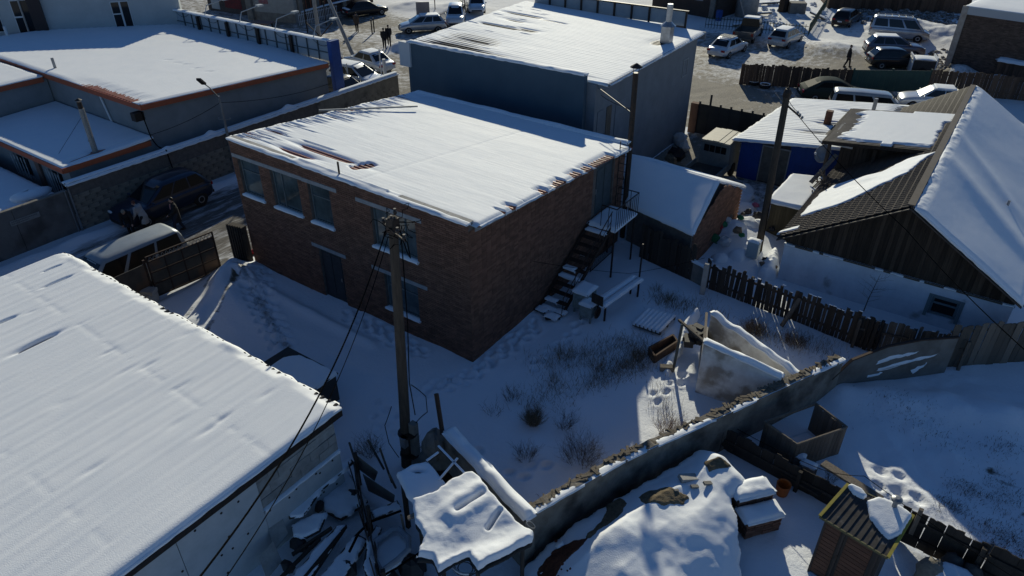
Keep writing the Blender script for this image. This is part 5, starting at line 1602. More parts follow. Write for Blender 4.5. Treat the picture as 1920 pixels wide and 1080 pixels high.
# ================================================================ YARD CLUTTER BY THE STAIR
mx_ = thing("feed_crusher", "pale boxy machine with a wheel and snowy lid next to the stair foot", "machine", (1.7, 4.6, 0))
PM = mat("faded_machine_paint", (.26, .30, .28), (.17, .19, .175), rough=.75, scale=5)
def P3(px, py, z): return W(px, py, z)
MB().box((1.55, 5.0, .62), (.62, .75, .75), .05).build("body", PM, mx_)
MB().box((1.98, 4.55, .5), (.5, .5, .55), .05).build("hopper", PM, mx_)
for x, y in ((1.3, 4.7), (1.8, 5.3), (1.3, 5.3), (1.78, 4.34), (2.2, 4.34), (2.2, 4.78)): MB().bx(x - .03, x + .03, y - .03, y + .03, -.05, .3).build("leg", PM, mx_)
for c, s in (((1.55, 5.0, 1.0), (.66, .8)), ((1.98, 4.55, .775), (.54, .54))):
    snow_sheet("snow_cap", quadf((c[0] - s[0] / 2, c[1] - s[1] / 2, c[2]), (c[0] + s[0] / 2, c[1] - s[1] / 2, c[2]), (c[0] + s[0] / 2, c[1] + s[1] / 2, c[2]), (c[0] - s[0] / 2, c[1] + s[1] / 2, c[2])), lambda a, b, x, y: .07 + 0 * a, 12, 12, mx_, edge=.09)
wq = MB().lathe((2.38, 4.55, .45), [(.22, -.02), (.24, 0), (.22, .03), (.17, .02), (.17, -.01)], 16, 'X')
for k in range(5):
    w_ = k * math.pi / 5; wq.beam((2.39, 4.55 - .2 * math.cos(w_), .45 - .2 * math.sin(w_)), (2.39, 4.55 + .2 * math.cos(w_), .45 + .2 * math.sin(w_)), .02, .03)
wq.build("flywheel", RUST, mx_)
bn = thing("snowy_workbench", "narrow dark bench with two snow-covered planks beside the pale machine", "bench", (2.8, 5.8, 0))
pa, pb_ = W(1132, 573, .78), W(1202, 523, .78)
d_ = (pb_ - pa).normalized(); n_ = Vector((-d_.y, d_.x, 0))
for k, o_ in enumerate((0, .34)):
    a, b = pa + n_ * o_ - d_ * .1, pb_ + n_ * o_ * .9
    MB().beam(a - Vector((0, 0, .0)), b, .2, .05).build("plank", WOODB, bn)
    w_ = n_ * .1
    f = quadf(a - w_ + Vector((0, 0, .025)), b - w_ + Vector((0, 0, .025)), b + w_ + Vector((0, 0, .025)), a + w_ + Vector((0, 0, .025)))
    snow_sheet("snow_cover", f, lambda a, b, x, y: .05 + .02 * vnoise(x * 4, y * 4), 40, 8, bn, edge=.05)
for t_ in (.05, .95):
    for o_ in (0, .34):
        q = pa.lerp(pb_, t_) + n_ * o_; MB().bx(q.x - .03, q.x + .03, q.y - .03, q.y + .03, -.05, .75).build("leg", BLACK, bn)
MB().beam(pa - d_ * .15 - n_ * .05 + Vector((0, 0, .25)), pa - d_ * .15 + n_ * .45 + Vector((0, 0, .25)), .04, .4).build("end_board", WOODD, bn)
pl = thing("wooden_pallet", "slatted wooden pallet under snow lying in the yard", "pallet", (4.1, 5.7, 0))
c00, c10, c11, c01 = [Vector((p.x, p.y, .2)) for p in (W(1186, 605, .2), W(1238, 623, .2), W(1268, 592, .2), W(1214, 577, .2))]
fpl = quadf(c00, c10, c11, c01)
for i in range(7):
    t0 = (i + .12) / 7; t1 = (i + .78) / 7
    e = [Vector(fpl(np.array(a_), np.array(b_))) for a_, b_ in ((t0, 0), (t1, 0), (t1, 1), (t0, 1))]
    sl_ = MB().hexa([v - Vector((0, 0, .02)) for v in e] + e).build("slat", WOODG, pl)
    snow_sheet("snow_cover", quadf(*[tuple(v) for v in e]), lambda a, b, x, y: .035 + .015 * vnoise(x * 5, y * 5), 6, 26, sl_, edge=.04)
for t_ in (.05, .5, .95):
    a, b = Vector(fpl(np.array(0.), np.array(t_))), Vector(fpl(np.array(1.), np.array(t_)))
    MB().beam(a - Vector((0, 0, .09)), b - Vector((0, 0, .09)), .09, .12).build("runner", WOODG, pl)
tag(MB().beam((2.75, 7.2, .0), (2.75, 7.2, 2.3), .05, .05, (1, 0, 0)).build("iron_post", BLACK), "thin dark iron post standing behind the snowy bench", "post")
ms = thing("mesh_panel", "rusty wire mesh panel with snow leaning behind the stair", "mesh panel", (2.0, 6.6, 0))
mq = [W(1106, 510, .1), W(1150, 470, .15), W(1150, 455, 1.0), W(1110, 490, .9)]
fm_ = quadf(*[tuple(v) for v in mq]); mb = MB()
for i in range(13):
    t = i / 12
    mb.tube([Vector(fm_(np.array(t), np.array(0.))), Vector(fm_(np.array(t), np.array(1.)))], .006, 3); mb.tube([Vector(fm_(np.array(0.), np.array(t))), Vector(fm_(np.array(1.), np.array(t)))], .006, 3)
mb.build("wire_mesh", BLACK, ms)
for a, b in zip(mq, mq[1:] + mq[:1]): MB().tube([a, b], .018, 5).build("frame_bar", RUST, ms)
for k, (px, py, s) in enumerate(((1016, 585, .3), (1035, 598, .35), (1052, 590, .28))):
    q = W(px, py)
    o = thing("snowy_board_scrap", ["first scrap board under snow left of the stair foot", "middle scrap board under snow at the stair foot", "last scrap board right of the stair foot"][k], "board", (q.x, q.y, 0))
    MB().box((q.x, q.y, .12), (s * 1.6, s * 1.2, .05), k * .7).build("board", WOODD, o)
    snow_sheet("snow_cover", quadf((q.x - s * .7, q.y - s * .5, .15), (q.x + s * .7, q.y - s * .5, .15), (q.x + s * .7, q.y + s * .5, .15), (q.x - s * .7, q.y + s * .5, .15)), lambda a, b, x, y: .06 + .08 * (vnoise(x * 5, y * 5) - .5), 12, 12, o, edge=.08)

# ================================================================ RUBBISH HEAP
TR = [mat("red_wrap", (.30, .03, .04), rough=.5), mat("green_wrap", (.02, .16, .06), rough=.5), mat("pink_wrap", (.35, .10, .18), rough=.5), mat("white_wrap", (.5, .5, .5), rough=.6), mat("dark_wrap", (.02, .02, .025), rough=.6), mat("card", (.2, .15, .1), rough=.9)]
trash = [(1417, 387, 2, .16, "pink crumpled bag high on the snowy rubbish heap"), (1402, 402, 4, .17, "black bag poking out of the snowy rubbish heap"), (1391, 413, 4, .11, "small black scrap on the snowy rubbish heap"), (1418, 412, 4, .22, "large black bag beside the leaning pole"),
         (1352, 437, 1, .2, "green wrapper lying by the brick shed gable"), (1362, 425, 5, .22, "cardboard flap on the heap near the brick shed"), (1345, 440, 0, .2, "red wrapping near the brick shed gable"), (1360, 432, 3, .2, "white sheet of plastic near the red wrapping"),
         (1384, 429, 1, .14, "green scrap in the middle of the rubbish heap"), (1338, 455, 1, .26, "bright green bag above the plank fence"), (1357, 462, 3, .3, "white foam slab on edge above the plank fence"), (1380, 450, 5, .2, "brown box half buried left of the cabinet"), (1387, 457, 1, .14, "dull green wrapper next to the meter cabinet"), (1446, 440, 4, .14, "dark can beneath the eave corner of the gabled house"), (1441, 383, 2, .13, "pale pink rag by the plank outbuilding wall"), (1330, 432, 5, .3, "brown board leaning on the brick shed gable")]
r9 = random.Random(21)
for px, py, m_, s, lb in trash:
    q = W(px, py, .25); z = gz(q.x, q.y)
    o = MB().ell((q.x, q.y, z + s * .3 + .26), (s * 1.1, s * .8, s * .75), 8, 5, .55).build("rubbish_scrap", TR[m_]); tag(o, lb, "rubbish", "rubbish on the snowy heap")
for k, (px, py, s, h) in enumerate(((1345, 372, .7, .35), (1385, 365, .8, .4), (1400, 385, .6, .35), (1365, 400, .7, .3), (1420, 400, .5, .3), (1375, 440, .6, .35), (1400, 425, .6, .3), (1430, 425, .45, .4), (1350, 480, .4, .3), (1385, 480, .5, .3), (1395, 352, .6, .3), (1318, 428, .5, .2), (1440, 430, .5, .35))):
    q = W(px, py, .2)
    snow_patch("snow_hump", [(q.x + s * math.cos(w) * r9.uniform(.7, 1.2), q.y + s * math.sin(w) * r9.uniform(.7, 1.2)) for w in np.linspace(0, 6.28, 9)[:-1]], gzf(-.03), None, h, res=.07, edge=s * .9, noise=.7)["kind"] = "stuff"
q = W(1443, 492, .25)
pile = thing("lit_snow_pile", "sunlit white heap of snow and scraps by the whitewashed wall corner", "snow heap", (q.x, q.y, 0))
snow_patch("snow_top", PX([(1420, 512), (1432, 490), (1448, 470), (1462, 476), (1462, 505), (1455, 518), (1435, 520)], .2), gzf(-.03), pile, .6, res=.05, edge=.5, noise=.6)
for k in range(6): MB().ell((q.x + r9.uniform(-.3, .35), q.y + r9.uniform(-.5, -.1), .25 + r9.uniform(0, .25)), (.15, .12, .1), 7, 5, .5).build("scrap", TR[(3, 5, 4, 0, 3, 5)[k]], pile)
# ================================================================ VEHICLES
def paint(name, c, rough=.3, metal=.3):
    return mat(name, c, tuple(k * .8 for k in c), rough=rough, scale=2, metal=metal, coat=.5, thr=(.45, .75))


KINDS = {
    'sedan': dict(top=[(-.5, .5), (-.492, .84), (-.36, .92), (.17, .93), (.40, .80), (.485, .64), (.5, .42)], cab=(-.40, -.22, .06, .25), win=[(.10, .5), (.53, .93)]),
    'hatch': dict(top=[(-.5, .5), (-.49, .95), (-.3, .98), (.22, .95), (.43, .78), (.49, .62), (.5, .42)], cab=(-.485, -.36, .04, .30), win=[(.08, .34), (.37, .64), (.67, .95)]),
    'suv': dict(top=[(-.5, .5), (-.495, 1.02), (-.3, 1.05), (.2, 1.04), (.42, .98), (.49, .78), (.5, .45)], cab=(-.485, -.36, .02, .27), win=[(.07, .32), (.35, .63), (.66, .94)]),
    'van': dict(top=[(-.5, .5), (-.497, 1.08), (-.3, 1.1), (.30, 1.05), (.43, .95), (.495, .75), (.5, .45)], cab=(-.495, -.465, .20, .40), win=[(.05, .32), (.35, .64), (.68, .95)]),
    'coupe': dict(top=[(-.5, .5), (-.49, .86), (-.40, .94), (.15, .92), (.40, .80), (.485, .62), (.5, .42)], cab=(-.47, -.22, .02, .28), win=[(.14, .52), (.55, .93)]),
}


def car(name, label, cat, loc, rz, L, Wd, Ht, kind, pm, glass=None, snow=(), plate=True, group=None, rack=False, zscale=1.0, roofm=None, lights=(.55, .08, .06)):
    K = KINDS[kind]; glass = glass or GLASSD
    t = thing(name, label, cat, (loc[0], loc[1], loc[2] if len(loc) > 2 else gz(loc[0], loc[1]) - .01), rz, group)
    w = Wd / 2; zs = zscale
    tx, tz = [p[0] for p in K['top']], [p[1] * zs for p in K['top']]
    xs = [-.5, -.495, -.47, -.40, -.3, -.15, 0, .12, .22, .32, .41, .46, .49, .5]
    rings = []
    for x in xs:
        zt = float(np.interp(x, tx, tz)); e = abs(x)
        k = 1 - .10 * sst(.40, .5, e) - .12 * sst(.478, .5, e)
        b = .2 + .10 * float(sst(.44, .5, e))
        zt = max(zt, b + .15); m_ = b + (zt - b) * .55
        hw = w * float(k)
        rings.append([(x * L, s * hw * f, z) for s, f, z in ((-1, .80, b), (-1, .97, b + .08), (-1, 1.0, m_), (-1, .97, zt - .09), (-1, .88, zt - .015), (0, 0, zt + .012), (1, .88, zt - .015), (1, .97, zt - .09), (1, 1.0, m_), (1, .97, b + .08), (1, .80, b))])
    A = np.array(rings); mb = MB().grid(A)
    n = A.shape[1]
    mb.f.append(tuple(range(n))); mb.f.append(tuple(reversed(range((len(xs) - 1) * n, len(xs) * n))))
    for i in range(len(xs) - 1): mb.f.append((i * n + n - 1, (i + 1) * n + n - 1, (i + 1) * n, i * n))
    body = mb.build("body", pm, t, smooth=True, local=True)
    md = body.modifiers.new("sub", 'SUBSURF'); md.levels = md.render_levels = 1
    xbr, xtr, xtf, xbf = [c * L for c in K['cab']]
    zr = lambda x: float(np.interp(x / L, tx, tz)) - .04
    b4 = [(xbr, -w * .9, zr(xbr)), (xbf, -w * .9, zr(xbf)), (xbf, w * .9, zr(xbf)), (xbr, w * .9, zr(xbr))]
    t4 = [(xtr, -w * .70, Ht), (xtf, -w * .70, Ht), (xtf, w * .70, Ht), (xtr, w * .70, Ht)]
    prof = []
    P_ = [Vector((xbr, 0, zr(xbr) - .02)), Vector((xtr, 0, Ht)), Vector((xtf, 0, Ht)), Vector((xbf, 0, zr(xbf) - .02))]
    prof.append(P_[0])
    for a_, b_, c_ in ((P_[0], P_[1], P_[2]), (P_[1], P_[2], P_[3])):
        r_ = .22
        e0, e1 = b_ + (a_ - b_).normalized() * r_, b_ + (c_ - b_).normalized() * r_
        prof += [e0, (e0 + e1 + b_ * 2) / 4, e1]
    prof.append(P_[3])
    prof.insert(4, (prof[3] + prof[4]) / 2 + Vector((0, 0, .025)))
    Gc = []
    for q in prof:
        z0 = min(zr(q.x) - .02, q.z); zz = q.z
        yw = lambda z: w * (.9 - .2 * max(0, z - z0) / (Ht - zr(0)))
        k = min(.10, (zz - z0) * .5)
        Gc.append([(q.x, s * y_, z_) for s, y_, z_ in ((-1, w * .9, z0), (-1, yw(zz - k), zz - k), (-1, yw(zz) - .05, zz - k * .15), (-1, yw(zz) * .5, zz + .015), (1, yw(zz) * .5, zz + .015), (1, yw(zz) - .05, zz - k * .15), (1, yw(zz - k), zz - k), (1, w * .9, z0))])
    cb_ = MB().grid(np.array(Gc)).build("cabin", pm, t, local=True, smooth=True)
    V = [Vector(v) for v in b4 + t4]

    def pane(nm, p00, p10, p11, p01, s0, s1, t0, t1, par=t):
        t1 = min(t1, .86)
        def at(s, tt): return p00.lerp(p10, s).lerp(p01.lerp(p11, s), tt)
        q = [at(s0, t0), at(s1, t0), at(s1, t1), at(s0, t1)]
        nrm = (q[1] - q[0]).cross(q[3] - q[0]).normalized()
        c = sum(V, Vector()) / 8
        if (q[0] - c).dot(nrm) < 0: nrm = -nrm
        return MB().hexa([v - nrm * .03 for v in q] + [v + nrm * .008 for v in q]).build(nm, glass, par, local=True)
    for s0, s1 in K['win']:
        pane("side_window", V[0], V[1], V[5], V[4], s0, s1, .16, .88); pane("side_window", V[3], V[2], V[6], V[7], s0, s1, .16, .88)
    pane("windscreen", V[1], V[2], V[6], V[5], .07, .93, .12, .93); pane("rear_window", V[0], V[3], V[7], V[4], .09, .91, .2, .9)
    wr = .33 if Ht > 1.55 else .31
    for sx in (-.31, .31):
        for sy in (-1, 1):
            wh = MB().lathe((sx * L, sy * (w - .10), wr), [(wr * .6, -.1), (wr * .95, -.1), (wr, -.06), (wr, .07), (wr * .93, .105), (wr * .62, .105)], 18, 'Y').build("tyre", RUBBER, t, local=True, smooth=False)
            MB().lathe((sx * L, sy * (w - .10), wr), [(wr * .61, -.09), (wr * .61, .09), (wr * .5, .112), (wr * .15, .09)] if sy > 0 else [(wr * .15, -.09), (wr * .5, -.112), (wr * .61, -.09), (wr * .61, .09)], 14, 'Y').build("rim", mat("alloy", (.30, .31, .32), rough=.4, metal=.6), wh, local=True)
            MB().lathe((sx * L, sy * (w * .97 - .02), wr + .02), [(wr * 1.14, -.03), (wr * 1.16, .012), (wr * 1.05, .03)] if sy > 0 else [(wr * 1.05, -.03), (wr * 1.16, -.012), (wr * 1.14, .03)], 18, 'Y').build("wheel_arch", BLACK, t, local=True)
    zt = float(np.interp(.47, tx, tz)); zb_ = float(np.interp(-.49, tx, tz))
    for s in (-1, 1):
        MB().ell((.478 * L, s * w * .66, zt - .08), (.06, .2, .075), 10, 6).build("headlight", mat("headlight_glass", (.5, .52, .53), rough=.1), t, smooth=True, local=True)
        MB().box((-.487 * L, s * w * .70, zb_ - .14), (.08, .3, .15)).build("tail_light", mat("tail_light_red", (.25, .012, .015), rough=.2), t, local=True)
        MB().ell((xbf - .28, s * (w + .05), zr(xbf) + .1), (.07, .1, .065), 8, 5).build("mirror", pm, t, smooth=True, local=True)
    MB().box((-.497 * L, 0, .42), (.06, Wd * .78, .14)).build("rear_bumper", BLACK if kind in ('suv',) else pm, t, local=True)
    if plate:
        MB().box((-.5 * L - .018, 0, .62 if kind != 'van' else .8), (.015, .4, .12)).build("number_plate", PVC, t, local=True)
    MB().box((.497 * L, 0, .40), (.05, Wd * .6, .14)).build("grille", BLACK, t, local=True)
    if rack:
        for s in (-1, 1): MB().beam((xtr + .2, s * w * .62, Ht + .07), (xtf - .1, s * w * .62, Ht + .07), .035, .035).build("roof_rail", GREYTIN, t, local=True)
        for k in range(rack): x = xtr + .3 + (xtf - xtr - .5) * k / max(1, rack - 1); MB().beam((x, -w * .62, Ht + .08), (x, w * .62, Ht + .08), .05, .03).build("rack_bar", GREYTIN, t, local=True)
    for s in snow:
        if s == 'roof':
            q = MB().hexa([(xtr + .02, -w * .68, Ht - .01), (xtf - .02, -w * .68, Ht - .01), (xtf - .02, w * .68, Ht - .01), (xtr + .02, w * .68, Ht - .01), (xtr + .06, -w * .6, Ht + .05), (xtf - .08, -w * .6, Ht + .05), (xtf - .08, w * .6, Ht + .05), (xtr + .06, w * .6, Ht + .05)]).build("snow_cover", SNOW, t, local=True)
        elif s == 'hood':
            x0, x1 = xbf + .1, .45 * L; z0, z1 = zr(x0) + .04, zr(x1) + .04
            q = MB().hexa([(x0, -w * .8, z0), (x1, -w * .7, z1), (x1, w * .7, z1), (x0, w * .8, z0), (x0 + .04, -w * .74, z0 + .06), (x1 - .05, -w * .62, z1 + .06), (x1 - .05, w * .62, z1 + .06), (x0 + .04, w * .74, z0 + .06)]).build("snow_cover", SNOW, t, local=True)
        elif s == 'trunk':
            x0, x1 = -.47 * L, xbr - .02; z0, z1 = zr(x0) + .04, zr(x1) + .04
            q = MB().hexa([(x0, -w * .74, z0), (x1, -w * .8, z1), (x1, w * .8, z1), (x0, w * .74, z0), (x0 + .05, -w * .66, z0 + .06), (x1, -w * .72, z1 + .06), (x1, w * .72, z1 + .06), (x0 + .05, w * .66, z0 + .06)]).build("snow_cover", SNOW, t, local=True)
        else: continue
        b_ = q.modifiers.new("bev", 'BEVEL'); b_.width = .03; b_.segments = 3
        for p in q.data.polygons: p.use_smooth = True
    return t


WHITE = paint("white_paint", (.58, .59, .60)); SILV = paint("silver_paint", (.38, .40, .42), metal=.6); BLK = paint("black_paint", (.018, .018, .02)); GRY = paint("grey_paint", (.22, .235, .25), metal=.6)
DBL = paint("dark_blue_paint", (.022, .032, .055)); VIO = paint("plum_grey_paint", (.12, .12, .15), metal=.5); DKG = mat("dark_green_grey_paint", (.03, .042, .04), rough=.7, spec=.02)
SILVAN = mat("frosted_silver_paint", (.30, .33, .35), (.25, .28, .30), rough=.45, scale=3, metal=.25)


def hd(a, b):  # heading of a car from its tail a to its nose b
    return math.atan2(b[1] - a[1], b[0] - a[0])


car("minivan", "silver minivan with frosted roof parked behind the steel gate leaf", "minivan", (-14.5, -4.05), -math.pi / 2, 4.8, 1.8, 1.85, 'van', SILVAN, snow=(), rack=0)
car("dark_suv", "dark blue off-roader parked tight against the block wall in the lane", "car", (-19.35, .6), -math.pi / 2 + .03, 4.7, 1.85, 1.68, 'suv', DBL)
# street, top left
a, b = W(650, 36), W(722, 26)
car("black_sedan", "black sedan with frosted roof on the street beyond the posts", "car", ((a.x + b.x) / 2 - .5, (a.y + b.y) / 2 + .4), hd(a, b), 4.7, 1.8, 1.48, 'sedan', BLK, snow=('trunk',), roofm=1)
a, b = W(742, 58), W(800, 55)
car("silver_hatchback", "silver hatchback half hidden by the picket railing and notice board", "car", (a.x + 2.2, a.y + 1.3), hd(b, a), 4.4, 1.75, 1.5, 'hatch', SILV, snow=('roof',))
c = W(845, 46); car("white_suv", "white off-roader facing the railing beside the little conifer", "car", (c.x, c.y + .8), hd((0, 0), (.6, -.8)), 4.5, 1.8, 1.7, 'suv', WHITE, snow=())
c = W(862, 30); car("white_wagon", "white wagon behind the white off-roader near the top frame edge", "car", (c.x + .4, c.y + 2.4), hd((0, 0), (.6, -.8)), 4.5, 1.75, 1.5, 'hatch', WHITE, snow=('roof',))
a, b = W(718, 142), W(640, 118)
car("white_sedan", "white sedan with red tail lights parked beside the concrete street pole", "car", (-29.3, 24.6), hd((0, 0), (-1, .12)), 4.7, 1.8, 1.45, 'sedan', WHITE, snow=('roof',))
car("snowy_suv", "white off-roader with snow-striped roof nosing at the rendered shop corner", "car", (-26.5, 20.6), hd((0, 0), (1, .10)), 4.6, 1.85, 1.68, 'suv', WHITE, snow=('roof',))
car("black_car", "black car with a snow blotch tucked under the blue hoarding end", "car", (-25.7, 18.4), hd((0, 0), (1, .12)), 4.5, 1.75, 1.48, 'sedan', BLK, snow=('trunk',))
# right-hand lot
car("tinted_white_sedan", "white sedan with dark rear window and frost bars, rear towards the board fence", "car", (-7.9, 45.2), math.pi / 2 - .10, 4.6, 1.8, 1.45, 'sedan', WHITE, rack=5)
car("white_hatchback", "off-white hatchback standing alone in the lot before the picket railing", "car", (-4.9, 51.2), math.pi / 2 - .08, 4.5, 1.75, 1.5, 'hatch', paint("cream_paint", (.46, .455, .43)), snow=('roof',))
c = W(1573, 53); car("black_wagon", "black wagon with grey dusty roof near the rubble yard fence", "car", (c.x + .1, c.y + 2.0), math.pi / 2 - .05, 4.6, 1.75, 1.5, 'suv', BLK, zscale=.9)
car("roof_rack_van", "pale silver van carrying a loaded roof rack", "van", (2.9, 58.2), hd(W(1616, 76), W(1738, 86)), 4.9, 1.8, 1.9, 'van', SILV, rack=6)
car("plum_suv", "plum-grey off-roader with snowy roof squeezed beside the roof rack van", "car", (3.6, 52.6), hd(W(1616, 104), W(1700, 108)), 4.6, 1.8, 1.62, 'suv', VIO, snow=('roof',))
car("black_hatchback", "black hatchback parked behind the green metal fence", "car", (4.5, 48.9), hd(W(1625, 126), W(1700, 128)), 4.3, 1.75, 1.48, 'hatch', BLK)
car("dark_coupe", "dark glossy coupe parked before the brown board fence", "car", (2.6, 37.6), hd(W(1512, 184), W(1625, 188)), 4.7, 1.85, 1.42, 'coupe', DKG, glass=mat('dull_glass', (.012, .014, .015), rough=.6, spec=.02))
car("pale_sedan", "white sedan with thick snow on the roof beside the brown tile ridge", "car", (8.6, 39.6), hd(W(1790, 200), W(1700, 192)), 4.6, 1.8, 1.45, 'sedan', WHITE, snow=('roof',))
car("grey_van", "grey van behind the blue shed showing only its long roof", "van", (5.5, 34.3), hd(W(1600, 190), W(1710, 200)), 4.9, 1.8, 1.85, 'van', paint("sand_grey_paint", (.36, .36, .34)))
# pickup
pk = thing("pickup_truck", "dark pickup with snow on its cab roof standing against the picket railing", "pickup", (-8.3, 51.3, 0), math.pi / 2 + .12)
KG = paint("pickup_paint", (.10, .10, .095)); lx = lambda *a: MB().bx(*a)
lx(-2.3, .4, -.85, .85, .5, .62).build("bed_floor", KG, pk, local=True)
for s in (-1, 1): lx(-2.3, .4, s * .87 - .04, s * .87 + .04, .5, 1.05).build("bed_side", KG, pk, local=True)
lx(-2.34, -2.28, -.88, .88, .5, 1.05).build("tailgate", KG, pk, local=True)
MB().hexa([(.35, -.88, .4), (2.4, -.82, .4), (2.4, .82, .4), (.35, .88, .4), (.35, -.88, 1.05), (2.35, -.78, .95), (2.35, .78, .95), (.35, .88, 1.05)]).build("body", KG, pk, local=True)
cbp = MB().hexa([(.3, -.84, 1.05), (1.75, -.82, 1.02), (1.75, .82, 1.02), (.3, .84, 1.05), (.4, -.68, 1.72), (1.25, -.66, 1.72), (1.25, .66, 1.72), (.4, .68, 1.72)]).build("cabin", GLASSD, pk, local=True)
MB().hexa([(.36, -.72, 1.69), (1.3, -.7, 1.69), (1.3, .7, 1.69), (.36, .72, 1.69), (.4, -.66, 1.80), (1.22, -.64, 1.80), (1.22, .64, 1.80), (.4, .66, 1.80)]).build("snow_cover", SNOW, pk, local=True)
for x in (-1.5, 1.6):
    for s in (-1, 1):
        wq = MB().lathe((x, s * .78, .35), [(.2, -.1), (.35, -.09), (.35, .09), (.2, .1)], 16, 'Y').build("tyre", RUBBER, pk, local=True)
        MB().lathe((x, s * .78, .35), [(.2, -.09), (.2, .09)], 12, 'Y').build("rim", MATS["alloy"], wq, local=True)
for s in (-1, 1): lx(-2.37, -2.34, s * .78 - .1, s * .78 + .1, .75, .98).build("tail_light", MATS["tail_light_red"], pk, local=True)
# flatbed truck in the alley beside the blue shed
ft = thing("flatbed_truck", "small grey flatbed truck with beige ribbed cab roof beside the blue shed", "truck", (.75, 18.9, 0), math.pi / 2)
TG = mat("truck_grey", (.20, .225, .22), (.15, .165, .16), rough=.6); BED = mat("dirty_bed", (.075, .07, .06), (.045, .042, .038), rough=.9, scale=2)
MB().bx(-3.4, .9, -.85, .85, .62, .72).build("bed_floor", BED, ft, local=True)
for s in (-1, 1): MB().bx(-3.4, .9, s * .87 - .03, s * .87 + .03, .6, 1.0).build("bed_side", TG, ft, local=True)
MB().bx(-3.46, -3.4, -.9, .9, .6, 1.0).build("tailgate", TG, ft, local=True)
MB().hexa([(1.0, -.82, .5), (2.75, -.82, .5), (2.75, .82, .5), (1.0, .82, .5), (1.02, -.78, 1.95), (2.55, -.74, 1.95), (2.55, .74, 1.95), (1.02, .78, 1.95)]).build("cabin", TG, ft, local=True)
for k in range(4): MB().bx(.985, 1.005, -.6 + k * .31, -.6 + k * .31 + .27, 1.42, 1.78).build("rear_window", GLASSD, ft, local=True)
MB().hexa([(2.6, -.7, 1.2), (2.78, -.7, 1.15), (2.78, .7, 1.15), (2.6, .7, 1.2), (2.5, -.66, 1.85), (2.62, -.66, 1.82), (2.62, .66, 1.82), (2.5, .66, 1.85)]).build("windscreen", GLASSD, ft, local=True)
BEI = mat("beige_cab_roof", (.42, .37, .28), (.34, .30, .23), rough=.6, scale=3)
for k in range(5): MB().bx(.86, 2.95, -.78 + k * .312, -.78 + k * .312 + .296, 1.97 + .015 * (2 - abs(k - 2)), 2.06 + .02 * (2 - abs(k - 2))).build("roof_rib", BEI, ft, local=True)
for x in (-2.4, 1.9):
    for s in (-1, 1):
        wq = MB().lathe((x, s * .76, .36), [(.2, -.1), (.36, -.09), (.36, .09), (.2, .1)], 16, 'Y').build("tyre", RUBBER, ft, local=True)
        MB().lathe((x, s * .76, .36), [(.2, -.09), (.2, .09)], 12, 'Y').build("rim", GREYTIN, wq, local=True)
MB().bx(-3.3, 2.7, -.4, .4, .42, .6).build("chassis", BLACK, ft, local=True)
# covered trailer box next to the black hatchback
kb = thing("snowy_trailer_box", "low metal trailer box with snow on its lid beside the black hatchback", "trailer", (6.4, 48.3, 0), hd(W(1700, 132), W(1752, 136)))
MB().bx(-.85, .85, -.7, .7, .35, 1.05).build("box_body", DARKW, kb, local=True)
for x in (-.82, .82): MB().bx(x - .04, x + .04, -.76, .76, .1, 1.35).build("upright", PVC, kb, local=True)
MB().bx(-.9, .9, -.74, .74, 1.06, 1.14).build("lid", GREYTIN, kb, local=True)
fk = quadf((-.75, -.7, 1.15), (.85, -.7, 1.15), (.85, .7, 1.15), (-.75, .7, 1.15))
a, b = np.meshgrid(np.linspace(0, 1, 16), np.linspace(0, 1, 14), indexing='ij'); Pk = fk(a, b); Pk[..., 2] += .09 * np.sin(np.pi * a) ** .4 * np.sin(np.pi * b) ** .4 - .01
MB().grid(Pk).build("snow_cover", SNOW, kb, smooth=True, local=True)
for s in (-1, 1): MB().lathe((0, s * .74, .28), [(.15, -.06), (.27, -.06), (.27, .06), (.15, .06)], 14, 'Y').build("tyre", RUBBER, kb, local=True)

# ================================================================ PEOPLE
SKIN = mat("skin", (.42, .25, .19), rough=.6); 


def ball_tube(mb, pts, rs, n=10):
    mb.tube(pts, rs, n)
    for p, r in zip(pts, rs): mb.ell(p, (r, r, r), n, 6)


def remesh(o, v):
    m = o.modifiers.new("skin", 'REMESH'); m.mode = 'VOXEL'; m.voxel_size = v; m.use_smooth_shade = True
    s = o.modifiers.new("relax", 'SMOOTH'); s.factor = .5; s.iterations = 3


